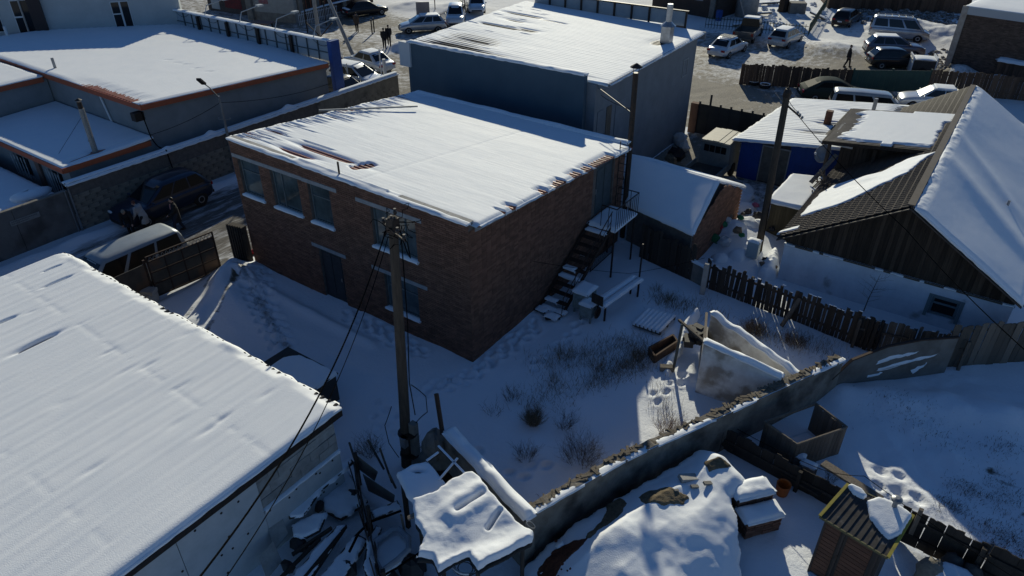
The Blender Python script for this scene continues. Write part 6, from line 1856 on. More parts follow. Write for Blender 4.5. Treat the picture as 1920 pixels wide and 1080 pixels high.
def person(label, loc, rz, coat, trou, hair, lean=0.0, stride=.12, arms=((.0, .0), (.0, .0)), coat_len=.75, Ht=1.72, hood=None, twist=0.0, knee=0.0):
    """arms: per side (forward swing in rad, elbow bend in rad)"""
    t = thing("person", label, "person", (loc[0], loc[1], gz(loc[0], loc[1])), rz)
    k = Ht / 1.75
    T = Matrix.Rotation(lean, 3, 'Y')           # lean forward (+x)
    hip = Vector((0, 0, .92 * k))
    up = lambda x, y, z: hip + T @ (Vector((x, y, z)) * k)
    legs = []
    for s, f in ((1, 1), (-1, -1)):
        h = Vector((0, s * .095 * k, .9 * k)); a = Vector((f * stride, s * .1 * k, .09 * k))
        kn = (h + a) / 2 + Vector((.045 + knee, 0, .02)); legs.append((h, kn, a))
    arm = []
    for s, (sw, eb) in ((1, arms[0]), (-1, arms[1])):
        sh = up(0, s * .19, .50); ua = .29 * k; fa = .26 * k
        d1 = T @ Vector((math.sin(sw), s * .13, -math.cos(sw))).normalized(); el = sh + d1 * ua
        d2 = T @ Vector((math.sin(sw + eb), s * -.05, -math.cos(sw + eb))).normalized(); wr = el + d2 * fa
        arm.append((sh, el, wr, d2, s))
    neck, head = up(.0, 0, .55), up(.035, 0, .72)
    b = MB()
    b.ell(head, (.088 * k, .075 * k, .115 * k), 14, 10); b.ell(head + T @ Vector((.02 * k, 0, -.06 * k)), (.065 * k, .055 * k, .06 * k), 12, 8)
    b.ell(head + T @ Vector((.092 * k, 0, -.015 * k)), (.018 * k, .014 * k, .024 * k), 8, 6)
    for s in (1, -1): b.ell(head + T @ Vector((0, s * .078 * k, -.01 * k)), (.02 * k, .012 * k, .032 * k), 8, 6)
    ball_tube(b, [up(-.01, 0, .46), neck, head - Vector((0, 0, .05))], [.06 * k, .05 * k, .05 * k])
    b.ell(up(0, 0, .38), (.10 * k, .16 * k, .16 * k), 14, 8); b.ell(up(0, 0, .16), (.095 * k, .13 * k, .2 * k), 14, 8); b.ell(hip, (.10 * k, .15 * k, .13 * k), 14, 8)
    for h, kn, a in legs: ball_tube(b, [h, kn, a], [.085 * k, .055 * k, .036 * k])
    for sh, el, wr, d2, s in arm:
        ball_tube(b, [sh, el, wr], [.05 * k, .04 * k, .028 * k])
        b.ell(wr + d2 * .05 * k, (.03 * k, .032 * k, .045 * k), 8, 6)
        sd = Vector((0, 1, 0)); n2 = d2.cross(sd).normalized()
        for j, L_ in enumerate((.075, .085, .08, .062)):
            r0 = wr + d2 * .075 * k + sd * (j - 1.5) * .019 * k; r1 = r0 + d2 * L_ * .55 * k; r2 = r1 + (d2 * .8 + n2 * .45).normalized() * L_ * .45 * k
            b.tube([r0, r1, r2], [.0095 * k, .0085 * k, .007 * k], 6)
        r0 = wr + d2 * .03 * k - sd * s * .03 * k; b.tube([r0, r0 + (d2 - sd * s * .6).normalized() * .05 * k, r0 + d2 * .085 * k - sd * s * .035 * k], [.012 * k, .010 * k, .008 * k], 6)
    bo = b.build("body", SKIN, t, smooth=True, local=True); remesh(bo, .011)
    j = MB()
    j.ell(up(0, 0, .36), (.145 * k, .215 * k, .22 * k), 16, 10); j.ell(up(0, 0, .12), (.145 * k, .19 * k, .24 * k), 16, 10)
    j.tube([up(0, 0, .3), up(0, 0, 0), hip - Vector((0, 0, max(0, coat_len - .6) * k))], [.17 * k, .185 * k, .20 * k], 14)
    ball_tube(j, [up(-.02, 0, .45), up(-.01, 0, .56)], [.10 * k, .075 * k])
    for sh, el, wr, d2, s in arm: ball_tube(j, [sh, el, wr], [.085 * k, .07 * k, .055 * k])
    if hood: j.ell(up(-.06, 0, .6), (.11 * k, .13 * k, .11 * k), 12, 8)
    jo = j.build("jacket", coat, t, smooth=True, local=True); remesh(jo, .018)
    q = MB()
    for h, kn, a in legs: ball_tube(q, [h + Vector((0, 0, .04)), kn, a + Vector((0, 0, .03))], [.11 * k, .08 * k, .062 * k])
    q.ell(hip, (.13 * k, .17 * k, .12 * k), 12, 8)
    qo = q.build("trousers", trou, t, smooth=True, local=True); remesh(qo, .018)
    for h, kn, a in legs:
        MB().ell((a.x + .055, a.y, .05), (.145, .055, .055), 10, 6).build("shoe", BLACK, t, smooth=True, local=True)
    hr_ = MB().ell(head + T @ Vector((-.018 * k, 0, .03 * k)), (.092 * k, .086 * k, .105 * k), 14, 8)
    hr_.build("hair", hair, t, smooth=True, local=True)
    ey = MB()
    for s in (1, -1): ey.ell(head + T @ Vector((.078 * k, s * .032 * k, .012 * k)), (.012 * k, .014 * k, .008 * k), 8, 6)
    tag(ey.build("eyes", BLACK, t, local=True), kind="stuff")
    MB().ell(head + T @ Vector((.076 * k, 0, -.06 * k)), (.012 * k, .026 * k, .006 * k), 8, 5).build("mouth", mat("lips", (.28, .10, .09), rough=.6), t, local=True)
    return t


CB = mat("black_cloth", (.014, .014, .016), (.022, .022, .024), rough=.9, scale=12); CG = mat("pale_grey_cloth", (.36, .34, .33), (.28, .27, .26), rough=.9, scale=10); CBR = mat("brown_cloth", (.06, .045, .035), rough=.9)
NAVY = mat("navy_cloth", (.022, .028, .045), rough=.9); HAIR = mat("dark_hair", (.012, .010, .009), rough=.6); PINK = mat("pink_cloth", (.34, .16, .15), rough=.9); GREYC = mat("ash_cloth", (.10, .10, .10), rough=.9)
p = W(281, 434) + Vector((.15, -.15, 0)); person("person in a pale grey coat leaning forward beside the dark off-roader", p, -2.6, CG, CB, mat("auburn_hair", (.10, .035, .025), rough=.6), lean=.38, stride=.14, arms=((.5, .5), (.2, .4)), coat_len=.95)
p = W(258, 434) + Vector((.1, -.3, 0)); person("person in dark clothes and light cap bending at the off-roader's nose", p, -.6, CB, CB, mat("pale_cap", (.22, .19, .15), rough=.9), lean=.75, stride=.12, arms=((.7, .6), (.6, .5)), coat_len=.85)
p = W(333, 431) + Vector((.2, 0, 0)); pp_ = person("person in an open black coat over a pink top walking past the off-roader", p, -1.9, CB, NAVY, HAIR, stride=.22, arms=((.3, .8), (-.1, .3)), coat_len=1.0)
MB().ell((.115, 0, 1.24), (.055, .085, .2), 10, 8).build("pink_top", PINK, pp_, smooth=True, local=True)
p = W(670, 60); person("person in a brown jacket standing by the rear of the black sedan", p, 2.2, CBR, CB, HAIR, stride=.1, arms=((.1, .2), (.0, .2)))
p = W(722, 95); person("person in black, left of a walking pair beside the snow pile", p, 2.3, CB, CB, HAIR, stride=.24, arms=((.3, .3), (-.3, .3)))
p = W(731, 93); person("person in black, right of a walking pair beside the snow pile", p, 2.3, CB, CB, HAIR, stride=.24, arms=((-.3, .3), (.3, .3)))
p = W(1587, 126); person("person in black with brown hair walking beside the green metal fence", p, .2, CB, CB, mat("brown_hair", (.11, .07, .045), rough=.6), stride=.2, lean=-.05, arms=((.1, .2), (-.1, .2)))
# ================================================================ HEAPS IN THE FRONT PLOT
SAND = mat("coarse_sand", (.20, .16, .105), (.11, .088, .058), rough=.95, scale=9, bump=.9, bscale=35, spec=.1)
REDS = mat("red_soil", (.155, .062, .036), (.085, .036, .024), rough=.95, scale=9, bump=.9, bscale=30, spec=.1)


def heap(x, y):
    d = (x - 6.1) * .934 - (y + 5.8) * .356; t = (x - 6.1) * .356 + (y + 5.8) * .934
    d = d * (1 + .30 * sst(4.0, 6.0, t)) + .9 * (fbm(x * .55 + 4, y * .55, 3) - .5)
    z = np.interp(d, [0, .35, 1.0, 1.9, 2.8, 3.6, 4.6, 6], [.80, .88, 1.22, 1.16, .86, .45, .05, -.15]) * (.25 + .75 * sst(-1.0, 1.6, t)) * sst(7.0, 5.7, t)
    z = z + .22 * np.exp(-((x - 8.7) / .55) ** 2 - ((y + .55) / .5) ** 2) - .14 * np.exp(-((x - 8.9) / .4) ** 2 - ((y + 2.2) / .9) ** 2) + .16 * np.exp(-((x - 8.0) / .45) ** 2 - ((y + 4.4) / .45) ** 2)
    return ground_z(x, y) - .06 + z + .06 * (fbm(x * 1.3, y * 1.3, 4) - .5)


sh = thing("sand_heap", "snow-covered sand heap with bare gravelly ridges inside the corner of the wall", "sand heap", (8.4, -2.4, 0))
out = [(6.25, -6.0), (7.25, -3.2), (8.65, .35), (9.5, .35), (9.9, -.5), (9.75, -1.5), (10.6, -3.0), (11.3, -5.5), (11.3, -8.5), (7, -8.5), (6.2, -7)]
snow_patch("snow_cover", out, heap, sh, .10, res=.05, rag=.1, edge=.3, noise=.4, below=.12)
hz1 = lambda x, y: heap(x, y) + .075
R_ = dict(res=.025, rag=.07, edge=.07, noise=.6, freq=5, below=.10)
snow_patch("bare_sand", PX([(1098, 998), (1112, 975), (1130, 960), (1140, 925), (1165, 915), (1180, 930), (1172, 948), (1140, 975), (1110, 1002)], 1.25), hz1, sh, .055, SAND, **R_)
snow_patch("bare_sand", PX([(1198, 915), (1220, 903), (1260, 905), (1294, 920), (1285, 932), (1240, 940), (1212, 938)], 1.35), hz1, sh, .055, SAND, **R_)
snow_patch("bare_sand", PX([(1320, 868), (1345, 862), (1373, 870), (1368, 880), (1330, 884)], 1.2), hz1, sh, .055, SAND, **R_)
rs_ = thing("red_soil_heap", "patch of reddish soil showing through snow at the foot of the sand heap", "soil heap", (7.2, -4.9, 0))
snow_patch("bare_soil", PX([(990, 1090), (1010, 1050), (1040, 1020), (1075, 1012), (1103, 1016), (1085, 1035), (1055, 1055), (1035, 1085), (1000, 1110)], .9), hz1, rs_, .06, REDS, **R_)
snow_patch("snow_island", PX([(1040, 1030), (1055, 1022), (1058, 1032), (1045, 1036)], .6), lambda x, y: hz1(x, y) + .08, rs_, .04, res=.03, edge=.06)
r9 = random.Random(6); clods = MB()
for k in range(16):
    q = W(r9.uniform(1030, 1080), r9.uniform(1005, 1080), .9)
    s = r9.uniform(.02, .06); clods.ell((q.x, q.y, float(hz1(np.array(q.x), np.array(q.y))) + .02), (s, s, s * .7), 6, 4, .4)
tag(clods.build("clods", REDS, rs_), kind="stuff")
for k, (px, py, s, lb) in enumerate(((1291, 893, .3, "long flat stone slab lying on the snowy sand heap"), (1303, 909, .13, "small dark stone below the flat slab on the heap"), (1327, 905, .14, "brownish stone right of the flat slab on the heap"), (1268, 920, .08, "pebble-sized stone at the edge of the middle sand patch"))):
    q = W(px, py, 1.2); z = float(hz1(np.array(q.x), np.array(q.y)))
    tag(MB().box((q.x, q.y, z + .07), (s * 1.7, s * .75, s * .4), .9, Matrix.Rotation(.9, 3, 'Z') @ Matrix.Rotation(.25, 3, 'Y')).build("stone", CONCL if k == 0 else CONC), lb, "stone")

# brick stack
bk = thing("brick_stack", "two-step stack of old bricks capped with snow beside the sand heap", "brick stack", (10.25, -1.1, 0))
ang = math.radians(51); R2 = Matrix.Rotation(ang, 3, 'Z'); bo_ = Vector((10.0, -1.55, 0))
OLDB = mat("old_brick", (.17, .085, .058), (.10, .06, .045), rough=.95, scale=5, bump=.5, bscale=20, rnd=.4)
r9 = random.Random(14)
for (u0, v0, nu_, nv_, nz) in ((0, .08, 4, 3, 12), (-.02, -.46, 4, 3, 8)):
    for k in range(nz):
        for i in range(nu_):
            for j in range(nv_):
                if 0 < i < nu_ - 1 and 0 < j < nv_ - 1 and k < nz - 1: continue
                if k == nz - 1 and r9.random() < .15: continue
                p = bo_ + R2 @ Vector((u0 + (i + .5) * .262 + r9.uniform(-.015, .015), v0 + (j + .5) * .17 + r9.uniform(-.012, .012), .03 + k * .072 + .036))
                piece("brick", 'box', OLDB, bk, p, (.25, .155, .066), (0, 0, ang + r9.uniform(-.08, .08)))
for u0, v0, lu, lv, z, th_ in ((-.02, .08, 1.08, .52, .895, .16), (-.04, -.46, 1.1, .54, .605, .14)):
    e = [bo_ + R2 @ Vector(q) for q in ((u0, v0, z), (u0 + lu, v0, z), (u0 + lu, v0 + lv, z), (u0, v0 + lv, z))]
    snow_sheet("snow_cap", quadf(*[tuple(v) for v in e]), lambda a, b, x, y: th_ * (.8 + .7 * (fbm(x * 2, y * 2, 3) - .5)), 36, 20, bk, over=.05, edge=.16)
tag(MB().lathe(W(1465, 925, .0), [(.16, 0), (.2, .38), (.17, .36), (.14, .05)], 14).build("bucket", mat("orange_plastic", (.42, .11, .02), rough=.5)), "orange plastic bucket behind the snow-capped brick stack", "bucket")
tag(MB().box(W(1410, 990, .2), (.3, .26, .35), .9).build("concrete_block", CONC), "grey concrete block at the near foot of the brick stack", "block")

# outhouse
oh = thing("outhouse", "brown outhouse with a ribbed dark roof edged in yellow and a snow patch", "outhouse", (12.7, -1.3, 0))
A, D = W(1537, 968, 2.02), W(1665, 1046, 2.02); B, C = W(1590, 908, 2.28), W(1712, 966, 2.28)
fO = quadf(tuple(A), tuple(D), tuple(C), tuple(B))
OROOF = mat("worn_dark_roof", (.05, .043, .038), (.08, .072, .064), rough=.55, scale=7, bump=.1, metal=.2, dirt=((.16, .15, .14), 4, (.58, .72)))
OV = Vector((0, 0, .03))
for k in range(10):
    a0, a1 = k / 10 + .004, (k + 1) / 10 - .004
    e = [Vector(fO(np.array(a_), np.array(b_))) for a_, b_ in ((a0, 0.), (a1, 0.), (a1, 1.), (a0, 1.))]
    MB().hexa([v - OV for v in e] + e).build("roof_sheet", OROOF, oh)
    if k:
        p, q = Vector(fO(np.array(k / 10), np.array(0.))), Vector(fO(np.array(k / 10), np.array(1.)))
        MB().beam(p + Vector((0, 0, .008)), q + Vector((0, 0, .008)), .02, .016).build("roof_rib", OROOF, oh)
YEL = mat("yellow_trim", (.42, .34, .05), (.3, .24, .05), rough=.6, scale=8)
for p, q in ((A, B), (D, C)): MB().beam(p + Vector((0, 0, .01)), q + Vector((0, 0, .01)), .07, .05).build("yellow_trim", YEL, oh)
for p, q in ((A, D), (B, C)): MB().beam(p - Vector((0, 0, .02)), q - Vector((0, 0, .02)), .035, .06).build("yellow_trim", mat("worn_yellow_trim", (.13, .12, .05), (.08, .07, .04), rough=.7, scale=8), oh)
zO = lambda x, y: (lambda n: A.z - (n.x * (x - A.x) + n.y * (y - A.y)) / n.z)((D - A).cross(B - A)) + .012
snow_patch("roof_snow", PX([(1625, 942), (1645, 937), (1668, 945), (1690, 958), (1708, 972), (1695, 990), (1690, 1000), (1670, 1006), (1655, 995), (1645, 985), (1632, 970)], 2.22), zO, oh, .06, res=.025, rag=.03, edge=.1)
snow_patch("roof_snow", PX([(1588, 912), (1595, 910), (1615, 920), (1626, 932), (1618, 936), (1600, 926)], 2.26), zO, oh, .07, res=.025, rag=.02, edge=.07)
ins = .13
ui, vi = (D - A).normalized(), (B - A); vi.z = 0; vi.normalize()
cA, cD, cB, cC = A + ui * ins + vi * ins, D - ui * ins + vi * ins, B + ui * ins - vi * .05, C - ui * ins - vi * .05
OB = mat("brown_panel", (.12, .058, .035), (.085, .042, .028), rough=.75, scale=5, rnd=.15, stretch=(1, 1, 4))
OD = mat("outhouse_frame", (.05, .04, .034), rough=.8)
MB().prism([(v.x, v.y) for v in (cA, cD, cC, cB)], -.1, 1.95).build("inner_wall", DARKW, oh)
Lf = (cD - cA); Lf.z = 0; lf = Lf.length; Lf.normalize(); nf = Vector((Lf.y, -Lf.x, 0))
for u0, u1 in ((.0, .30), (.40, .86)):
    for k in range(14):
        z0 = .1 + k * .13
        p = cA + Lf * (u0 * lf + .02) + nf * .012; q = cA + Lf * (u1 * lf - .02) + nf * .012
        MB().beam((p.x, p.y, z0 + .06), (q.x, q.y, z0 + .06), .03, .12).build("wall_plank", OB, oh)
for u in (0, .35, .93):
    p = cA + Lf * (u * lf) + nf * .02; w_ = .05 if u == 0 else .1
    MB().beam((p.x, p.y, -.05), (p.x, p.y, 1.93), .05, w_, (nf.x, nf.y, 0)).build("frame_post", OD, oh)
q = cA + Lf * (.36 * lf) + nf * .06; MB().box((q.x, q.y, 1.05), (.04, .04, .12)).build("handle", BLACK, oh)
q = W(1670, 962, 2.25); q2 = Vector((q.x + .02, q.y + .14, 0))
MB().tube([(q2.x, q2.y, 0.2), (q2.x, q2.y, 2.55)], .055, 10).build("vent_pipe", GREYTIN, oh)
MB().lathe((q2.x, q2.y, 2.52), [(.055, 0), (.12, .04), (.12, .1), (.05, .13)], 12).build("vent_cap", GREYTIN, oh)

# timber bin
tbn = thing("board_bin", "open weathered board bin full of snow at the corner of the snow yard", "bin", (10.5, 2.1, 0))
cs = [W(1434, 792, 1.0), W(1529, 757, 1.05), W(1588, 802, 1.05), W(1494, 834, 1.0)]
for i, (a, b) in enumerate(zip(cs, cs[1:] + cs[:1])):
    if i == 0:
        MB().beam(a, b, .05, .09).build("top_rail", WOODG, tbn); 
    d_ = (b - a); d_.z = 0; L = d_.length; d_.normalize(); n = int(L / .14)
    if i:
        for k in range(n):
            q = a + d_ * (L * (k + .5) / n)
            piece("board", 'board%d' % (k % 5), WOODG, tbn, (q.x, q.y, -.05), (L / n - .012, .03, 1.08 * (1 + .02 * math.sin(k * 2.3))), (0, 0, math.atan2(d_.y, d_.x)))
        MB().beam(a + Vector((0, 0, .02)), b + Vector((0, 0, .02)), .04, .06).build("top_rail", WOODG, tbn)
snow_patch("snow_inside", [(v.x, v.y) for v in (cs[0].lerp(cs[2], .08), cs[1].lerp(cs[3], .08), cs[2].lerp(cs[0], .08), cs[3].lerp(cs[1], .08))], gzf(.02), tbn, .08, res=.06)

board_fence("dark_low_fence", "low black plank fence running from the perimeter wall to the outhouse", (8.62, 1.0), (13.3, .42), .8, WOODD, bw=.2, gap=.0005, hvar=.1, lean=.02, rails=(.5,), railside=-1)
board_fence("dark_tall_fence", "black plank fence at the bottom right running behind the sacks", (13.45, .50), (19, .05), 1.2, WOODD, bw=.2, gap=.0005, hvar=.06, lean=.02, rails=(.3, .75), railside=-1)
tag(MB().beam(W(1543, 868, 1.0), W(1652, 937, 1.05), .26, .07).build("long_plank", WOODG), "long grey plank lying on top of the dark low fence above the outhouse", "plank")
tag(MB().beam(W(1708, 1000, .6), W(1728, 955, 1.55), .1, .09).build("fence_stake", WOODG), "leaning grey stake at the right corner of the outhouse roof", "stake")
tag(MB().beam(W(1345, 822, .3), W(1375, 842, .3), .18, .1).build("dark_beam", WOODD), "short dark beam lying in snow below the perimeter wall", "beam")
for k, (px, py, lb) in enumerate(((1497, 852, "flat snow-capped block below the board bin"), (1517, 870, "upright snow-capped block between bin and outhouse"))):
    q = W(px, py, .5); o = thing("snowy_block", lb, "block", (q.x, q.y, 0))
    MB().box((q.x, q.y, .25), (.42, .3, .5), .4).build("block_body", CONC, o)
    snow_sheet("snow_cap", quadf((q.x - .2, q.y - .12, .5), (q.x + .2, q.y - .12, .5), (q.x + .2, q.y + .12, .5), (q.x - .2, q.y + .12, .5)), lambda a, b, x, y: .08 + 0 * a, 10, 8, o, edge=.1)
for k, (px, py) in enumerate(((1490, 900), (1515, 915), (1530, 905), (1475, 885))):
    q = W(px, py, .3); tag(MB().beam(q + Vector((-.35, .1, .0)), q + Vector((.35, -.12, .05)), .16, .06).build("scrap_plank", WOODD), ["broken dark plank left of the dark low fence foot", "snow-dusted broken plank nearest the outhouse roof", "broken plank under the long grey plank", "broken plank farthest from the outhouse by the fence"][k], "plank")
SACK = mat("sack_cloth", (.27, .245, .2), (.17, .155, .13), rough=.9, scale=8, bump=.3)
sk = [(1745, 1075, .38, 0, "pale upright sack at the bottom right corner under snow"), (1785, 1060, .3, 1, "dark lumpy sack behind the pale sack at the fence foot"), (1768, 1085, .22, 1, "small dark bag on snow in front of the pale sack"), (1820, 1080, .3, 1, "dark sack farthest right at the fence foot")]
for px, py, s, m_, lb in sk:
    q = W(px, py, .35)
    tag(MB().ell((q.x, q.y, .32), (s * .9, s * .8, s * 1.3), 10, 7, .25).build("sack", SACK if not m_ else mat("dark_sack", (.06, .055, .05), (.1, .09, .08), rough=.9, scale=6), smooth=True), lb, "sack")
snow_patch("snow_on_sacks", PX([(1745, 1062), (1770, 1052), (1815, 1068), (1835, 1090), (1790, 1110), (1760, 1095)], .6), flat(.55), None, .12, res=.03, edge=.15)["kind"] = "stuff"
q = W(1915, 1076, .5); tag(MB().ell(q, (.16, .16, .14), 10, 6, .2).build("pink_bag", mat("pink_bag", (.45, .15, .28), rough=.5), smooth=True), "pink bag at the very bottom right corner", "bag")

# ================================================================ JUNK BY THE WALL CORNER
tp = thing("snowy_lean_to", "ragged snow-loaded sheet roof over junk in the wall corner", "lean-to", (4.6, -6.4, 0))
poly = [(838, 907), (871, 884), (888, 881), (925, 925), (963, 968), (985, 985), (1000, 996), (996, 1010), (945, 1038), (897, 1062), (886, 1050), (878, 1033), (850, 1043), (821, 1063), (810, 1036), (777, 1037), (790, 1015), (796, 1000), (778, 975), (773, 936), (810, 925)]
pz = lambda x, y: 2.27 + .05 * np.sin(x * 2.1) + .07 * (fbm(x * .9, y * .9, 3) - .5)


def sag(x, y):
    a, b = W(858, 955, 2.35), W(905, 925, 2.35); c, d_ = W(915, 985, 2.35), W(938, 955, 2.35)
    d1, t1 = seg_d(x, y, a, b); d2, t2 = seg_d(x, y, c, d_)
    e1, _ = seg_d(x, y, W(840, 1030, 2.35), W(975, 985, 2.35))
    return -.16 * np.exp(-(d1 / .045) ** 2) - .24 * np.exp(-(d2 / .045) ** 2) + .10 * np.exp(-((d1 - .2) / .2) ** 2) - .12 * np.exp(-(e1 / .35) ** 2)


snow_patch("snow_cover", PX(poly, 2.35), pz, tp, .13, res=.028, rag=.05, edge=.09, noise=.45, sag=sag)
snow_patch("sheet_roof", PX(poly, 2.3), lambda x, y: pz(x, y) - .26, tp, .03, mat("tar_paper", (.05, .045, .04), rough=.8), res=.06, rag=.03, edge=.05, noise=.1, below=.02)
for px, py in ((785, 955), (885, 890), (980, 995), (830, 1050), (895, 1055)):
    q = W(px, py, 2.25); MB().tube([(q.x, q.y, -.1), (q.x, q.y, 2.25)], .05, 6).build("post", WOODD, tp)
sd_ = thing("snowy_tabletop", "shaded snow-covered board with a dark hole, left of the snowy lean-to", "board", (2.6, -5.7, 0))
p5 = [(743, 884), (770, 870), (802, 862), (822, 885), (838, 907), (815, 932), (795, 940), (773, 936), (762, 925)]
hc = W(783, 882, 2.1)
snow_patch("snow_cover", PX(p5, 2.1), flat(2.0), sd_, .13, res=.03, rag=.02, edge=.13, noise=.2, sag=lambda x, y: -.2 * patch(x, y, (hc.x, hc.y), .16, .07, .6, 2))
snow_patch("board", PX(p5, 2.0), flat(1.95), sd_, .04, WOODD, res=.08, rag=.01, edge=.04, below=.02)
for px, py in ((755, 895), (800, 930), (805, 875)):
    q = W(px, py, 1.9); MB().bx(q.x - .05, q.x + .05, q.y - .05, q.y + .05, -.1, 1.95).build("leg", WOODD, sd_)
pf = thing("snowy_pipe_frame", "thin snow-lined pipes over a black block painted as gap shade behind the snowy lean-to", "pipe frame", (3.2, -5.0, 0))
for a, b in (((822, 838), (872, 890)), ((822, 903), (858, 861)), ((800, 866), (822, 850))):
    p, q = W(a[0], a[1], 2.1), W(b[0], b[1], 2.1)
    g_ = MB().tube([p, q], .035, 6).build("pipe", RUST, pf)
    MB().beam(p + Vector((0, 0, .04)), q + Vector((0, 0, .04)), .05, .035).build("snow_cover", SNOW, g_)
MB().prism([(v.x, v.y) for v in PX([(805, 880), (840, 850), (880, 895), (845, 915)], .6)], -.1, .6).build("gap_shade_block", BLACK, pf)  # solid black block standing in for the deep shade in the gap
wbk = thing("wire_basket", "white-rimmed round wire basket under the front edge of the snowy lean-to", "basket", (5.3, -7.7, 0))
c = W(872, 1055, 1.7); pts = [c + Vector((.32 * math.cos(w), .28 * math.sin(w), 0)) for w in np.linspace(.2, 5.6, 18)]
MB().tube(pts, .035, 6).build("rim", PVC, wbk)
for k in range(3): MB().tube([c + Vector((.32 * (1 - k * .22) * math.cos(w), .28 * (1 - k * .22) * math.sin(w), -.08 - .06 * k)) for w in np.linspace(0, 6.2, 14)], .012, 4).build("wire", BLACK, wbk)
tag(MB().tube([W(994, 985, 2.3) + Vector((.12 * math.cos(w), .03, .1 * math.sin(w))) for w in np.linspace(0, 6.28, 14)], .012, 5).build("metal_hoop", GREYTIN), "small metal hoop at the right tip of the snowy lean-to", "hoop")
tag(MB().beam(W(765, 972, 2.2), W(785, 962, 2.3), .1, .06).build("pale_plank", WOODG), "pale broken plank poking from the left edge of the snowy lean-to", "plank")

# junk yard between the store and the lean-to
PALEB = mat("pale_sheet", (.33, .33, .31), (.24, .24, .225), rough=.85, scale=4)


def junk_sheet(label, pts, z, th=.05, snow=.055, m=WOODD, dz=None, name="snowy_sheet"):
    P = [W(p[0], p[1], z if dz is None else z + dz[i]) for i, p in enumerate(pts)]
    o = thing(name, label, "sheet", (P[0].x, P[0].y, 0))
    c = sum(P, Vector()) / len(P)
    n = (P[1] - P[0]).cross(P[2] - P[0]).normalized()
    if n.z < 0: n = -n
    zf = lambda x, y: P[0].z - (n.x * (x - P[0].x) + n.y * (y - P[0].y)) / n.z
    mb = MB(); k = len(P)
    mb.add([v - Vector((0, 0, th)) for v in P] + P, [tuple(range(k)), tuple(range(k, 2 * k))] + [(i, (i + 1) % k, k + (i + 1) % k, k + i) for i in range(k)])
    mb.build("sheet", m, o)
    if snow: snow_patch("snow_cover", [(v.x, v.y) for v in P], zf, o, snow, res=.04, rag=.08, edge=.06, noise=.8)
    return o


junk_sheet("long snow-covered board against the foam wall of the near store", [(537, 948), (560, 925), (655, 858), (664, 866), (604, 918), (570, 965), (542, 972)], .75)
junk_sheet("short snow-covered board below the long one at the foam wall", [(546, 985), (585, 966), (614, 962), (600, 995), (575, 1008), (553, 1004)], .55)
junk_sheet("snowy beam running to the bottom edge near the foam wall", [(535, 1095), (632, 985), (650, 984), (575, 1095)], .45, th=.12)
junk_sheet("wide snowy plank right of the snowy beam at the bottom edge", [(590, 1095), (668, 1000), (690, 1012), (640, 1095)], .4, th=.1)
junk_sheet("snow-covered lid in front of the leaning slabs", [(600, 900), (650, 880), (690, 940), (640, 975), (610, 960)], .25, snow=.1)
junk_sheet("pale foam offcut leaning on the near store wall, upper", [(502, 990), (528, 965), (540, 1000), (515, 1030)], .5, snow=0, m=PALEB, dz=(.4, .4, 0, 0), name="foam_offcut")
junk_sheet("pale foam offcut leaning on the near store wall, lower", [(485, 1045), (512, 1015), (528, 1050), (500, 1085)], .4, snow=0, m=PALEB, dz=(.4, .4, 0, 0), name="foam_offcut")
junk_sheet("pale slab leaning on dark boards near the pole, upper", [(662, 848), (708, 884), (702, 900), (665, 872)], .9, snow=0, m=CONC, dz=(.2, .2, -.5, -.5), name="leaning_slab")
junk_sheet("pale slab leaning on dark boards near the pole, lower", [(680, 888), (740, 928), (738, 942), (690, 918)], .8, snow=0, m=CONC, dz=(.2, .2, -.5, -.5), name="leaning_slab")
junk_sheet("dark board with frosted face beside the snowy lean-to", [(695, 960), (745, 938), (752, 950), (700, 975)], .7, snow=.02, m=WOODG, name="frosted_board")
board_fence("sagging_dark_fence", "sagging black board fence between the junk and the utility pole", (.7, -6.35), (3.9, -8.6), 1.25, WOODD, bw=.22, gap=.02, hvar=.22, lean=.16, rails=(.7,), miss=.12)
r9 = random.Random(31)
stk = [((655, 830), (668, 870), "thin pale stick leaning on the sagging dark fence, near the store"), ((690, 825), (720, 880), "thin pale stick in the middle of the sagging dark fence"), ((712, 840), (735, 905), "thin pale stick of the sagging dark fence nearest the pole"), ((730, 890), (742, 915), "short stick standing beside the frosted board"), ((752, 965), (760, 1005), "pale stick standing left of the snowy lean-to")]
for (a, b, lb) in stk: tag(MB().beam(W(a[0], a[1], 1.3), W(b[0], b[1], .4), .05, .04).build("leaning_stick", WOODG), lb, "stick")
hs = thing("car_door_shell", "old vehicle door shell with a rounded window rim under snow", "car door", (3.0, -8.7, 0))
ring = [(700, 1045), (704, 1015), (735, 993), (748, 992), (766, 1008), (766, 1030), (745, 1050), (716, 1070)]
P = [W(p[0], p[1], .75) for p in ring]; P.append(P[0])
MB().tube(P, .075, 8).build("door_rim", mat("frosted_rim", (.40, .42, .45), (.3, .31, .33), rough=.7), hs)
snow_patch("snow_inside", [(v.x, v.y) for v in P[:-1]], flat(.5), hs, .1, res=.04, noise=.6)
junk_sheet("second vehicle panel under snow beside the door shell", [(680, 1060), (690, 1010), (705, 985), (716, 990), (700, 1040), (712, 1090), (690, 1095)], .6, m=DARKTIN)
cable("black curved hose draped over the junk", [W(655, 1035, .8), W(672, 1000, .85), W(695, 978, .9), W(725, 968, .9), W(752, 958, .9)], .035, .0, name="hose")
cable("bent dark pipe lying along the bottom edge of the junk", [W(712, 1085, .9), W(745, 1065, .95), W(775, 1045, .95), W(800, 1030, .95)], .03, -.02, name="bent_pipe")
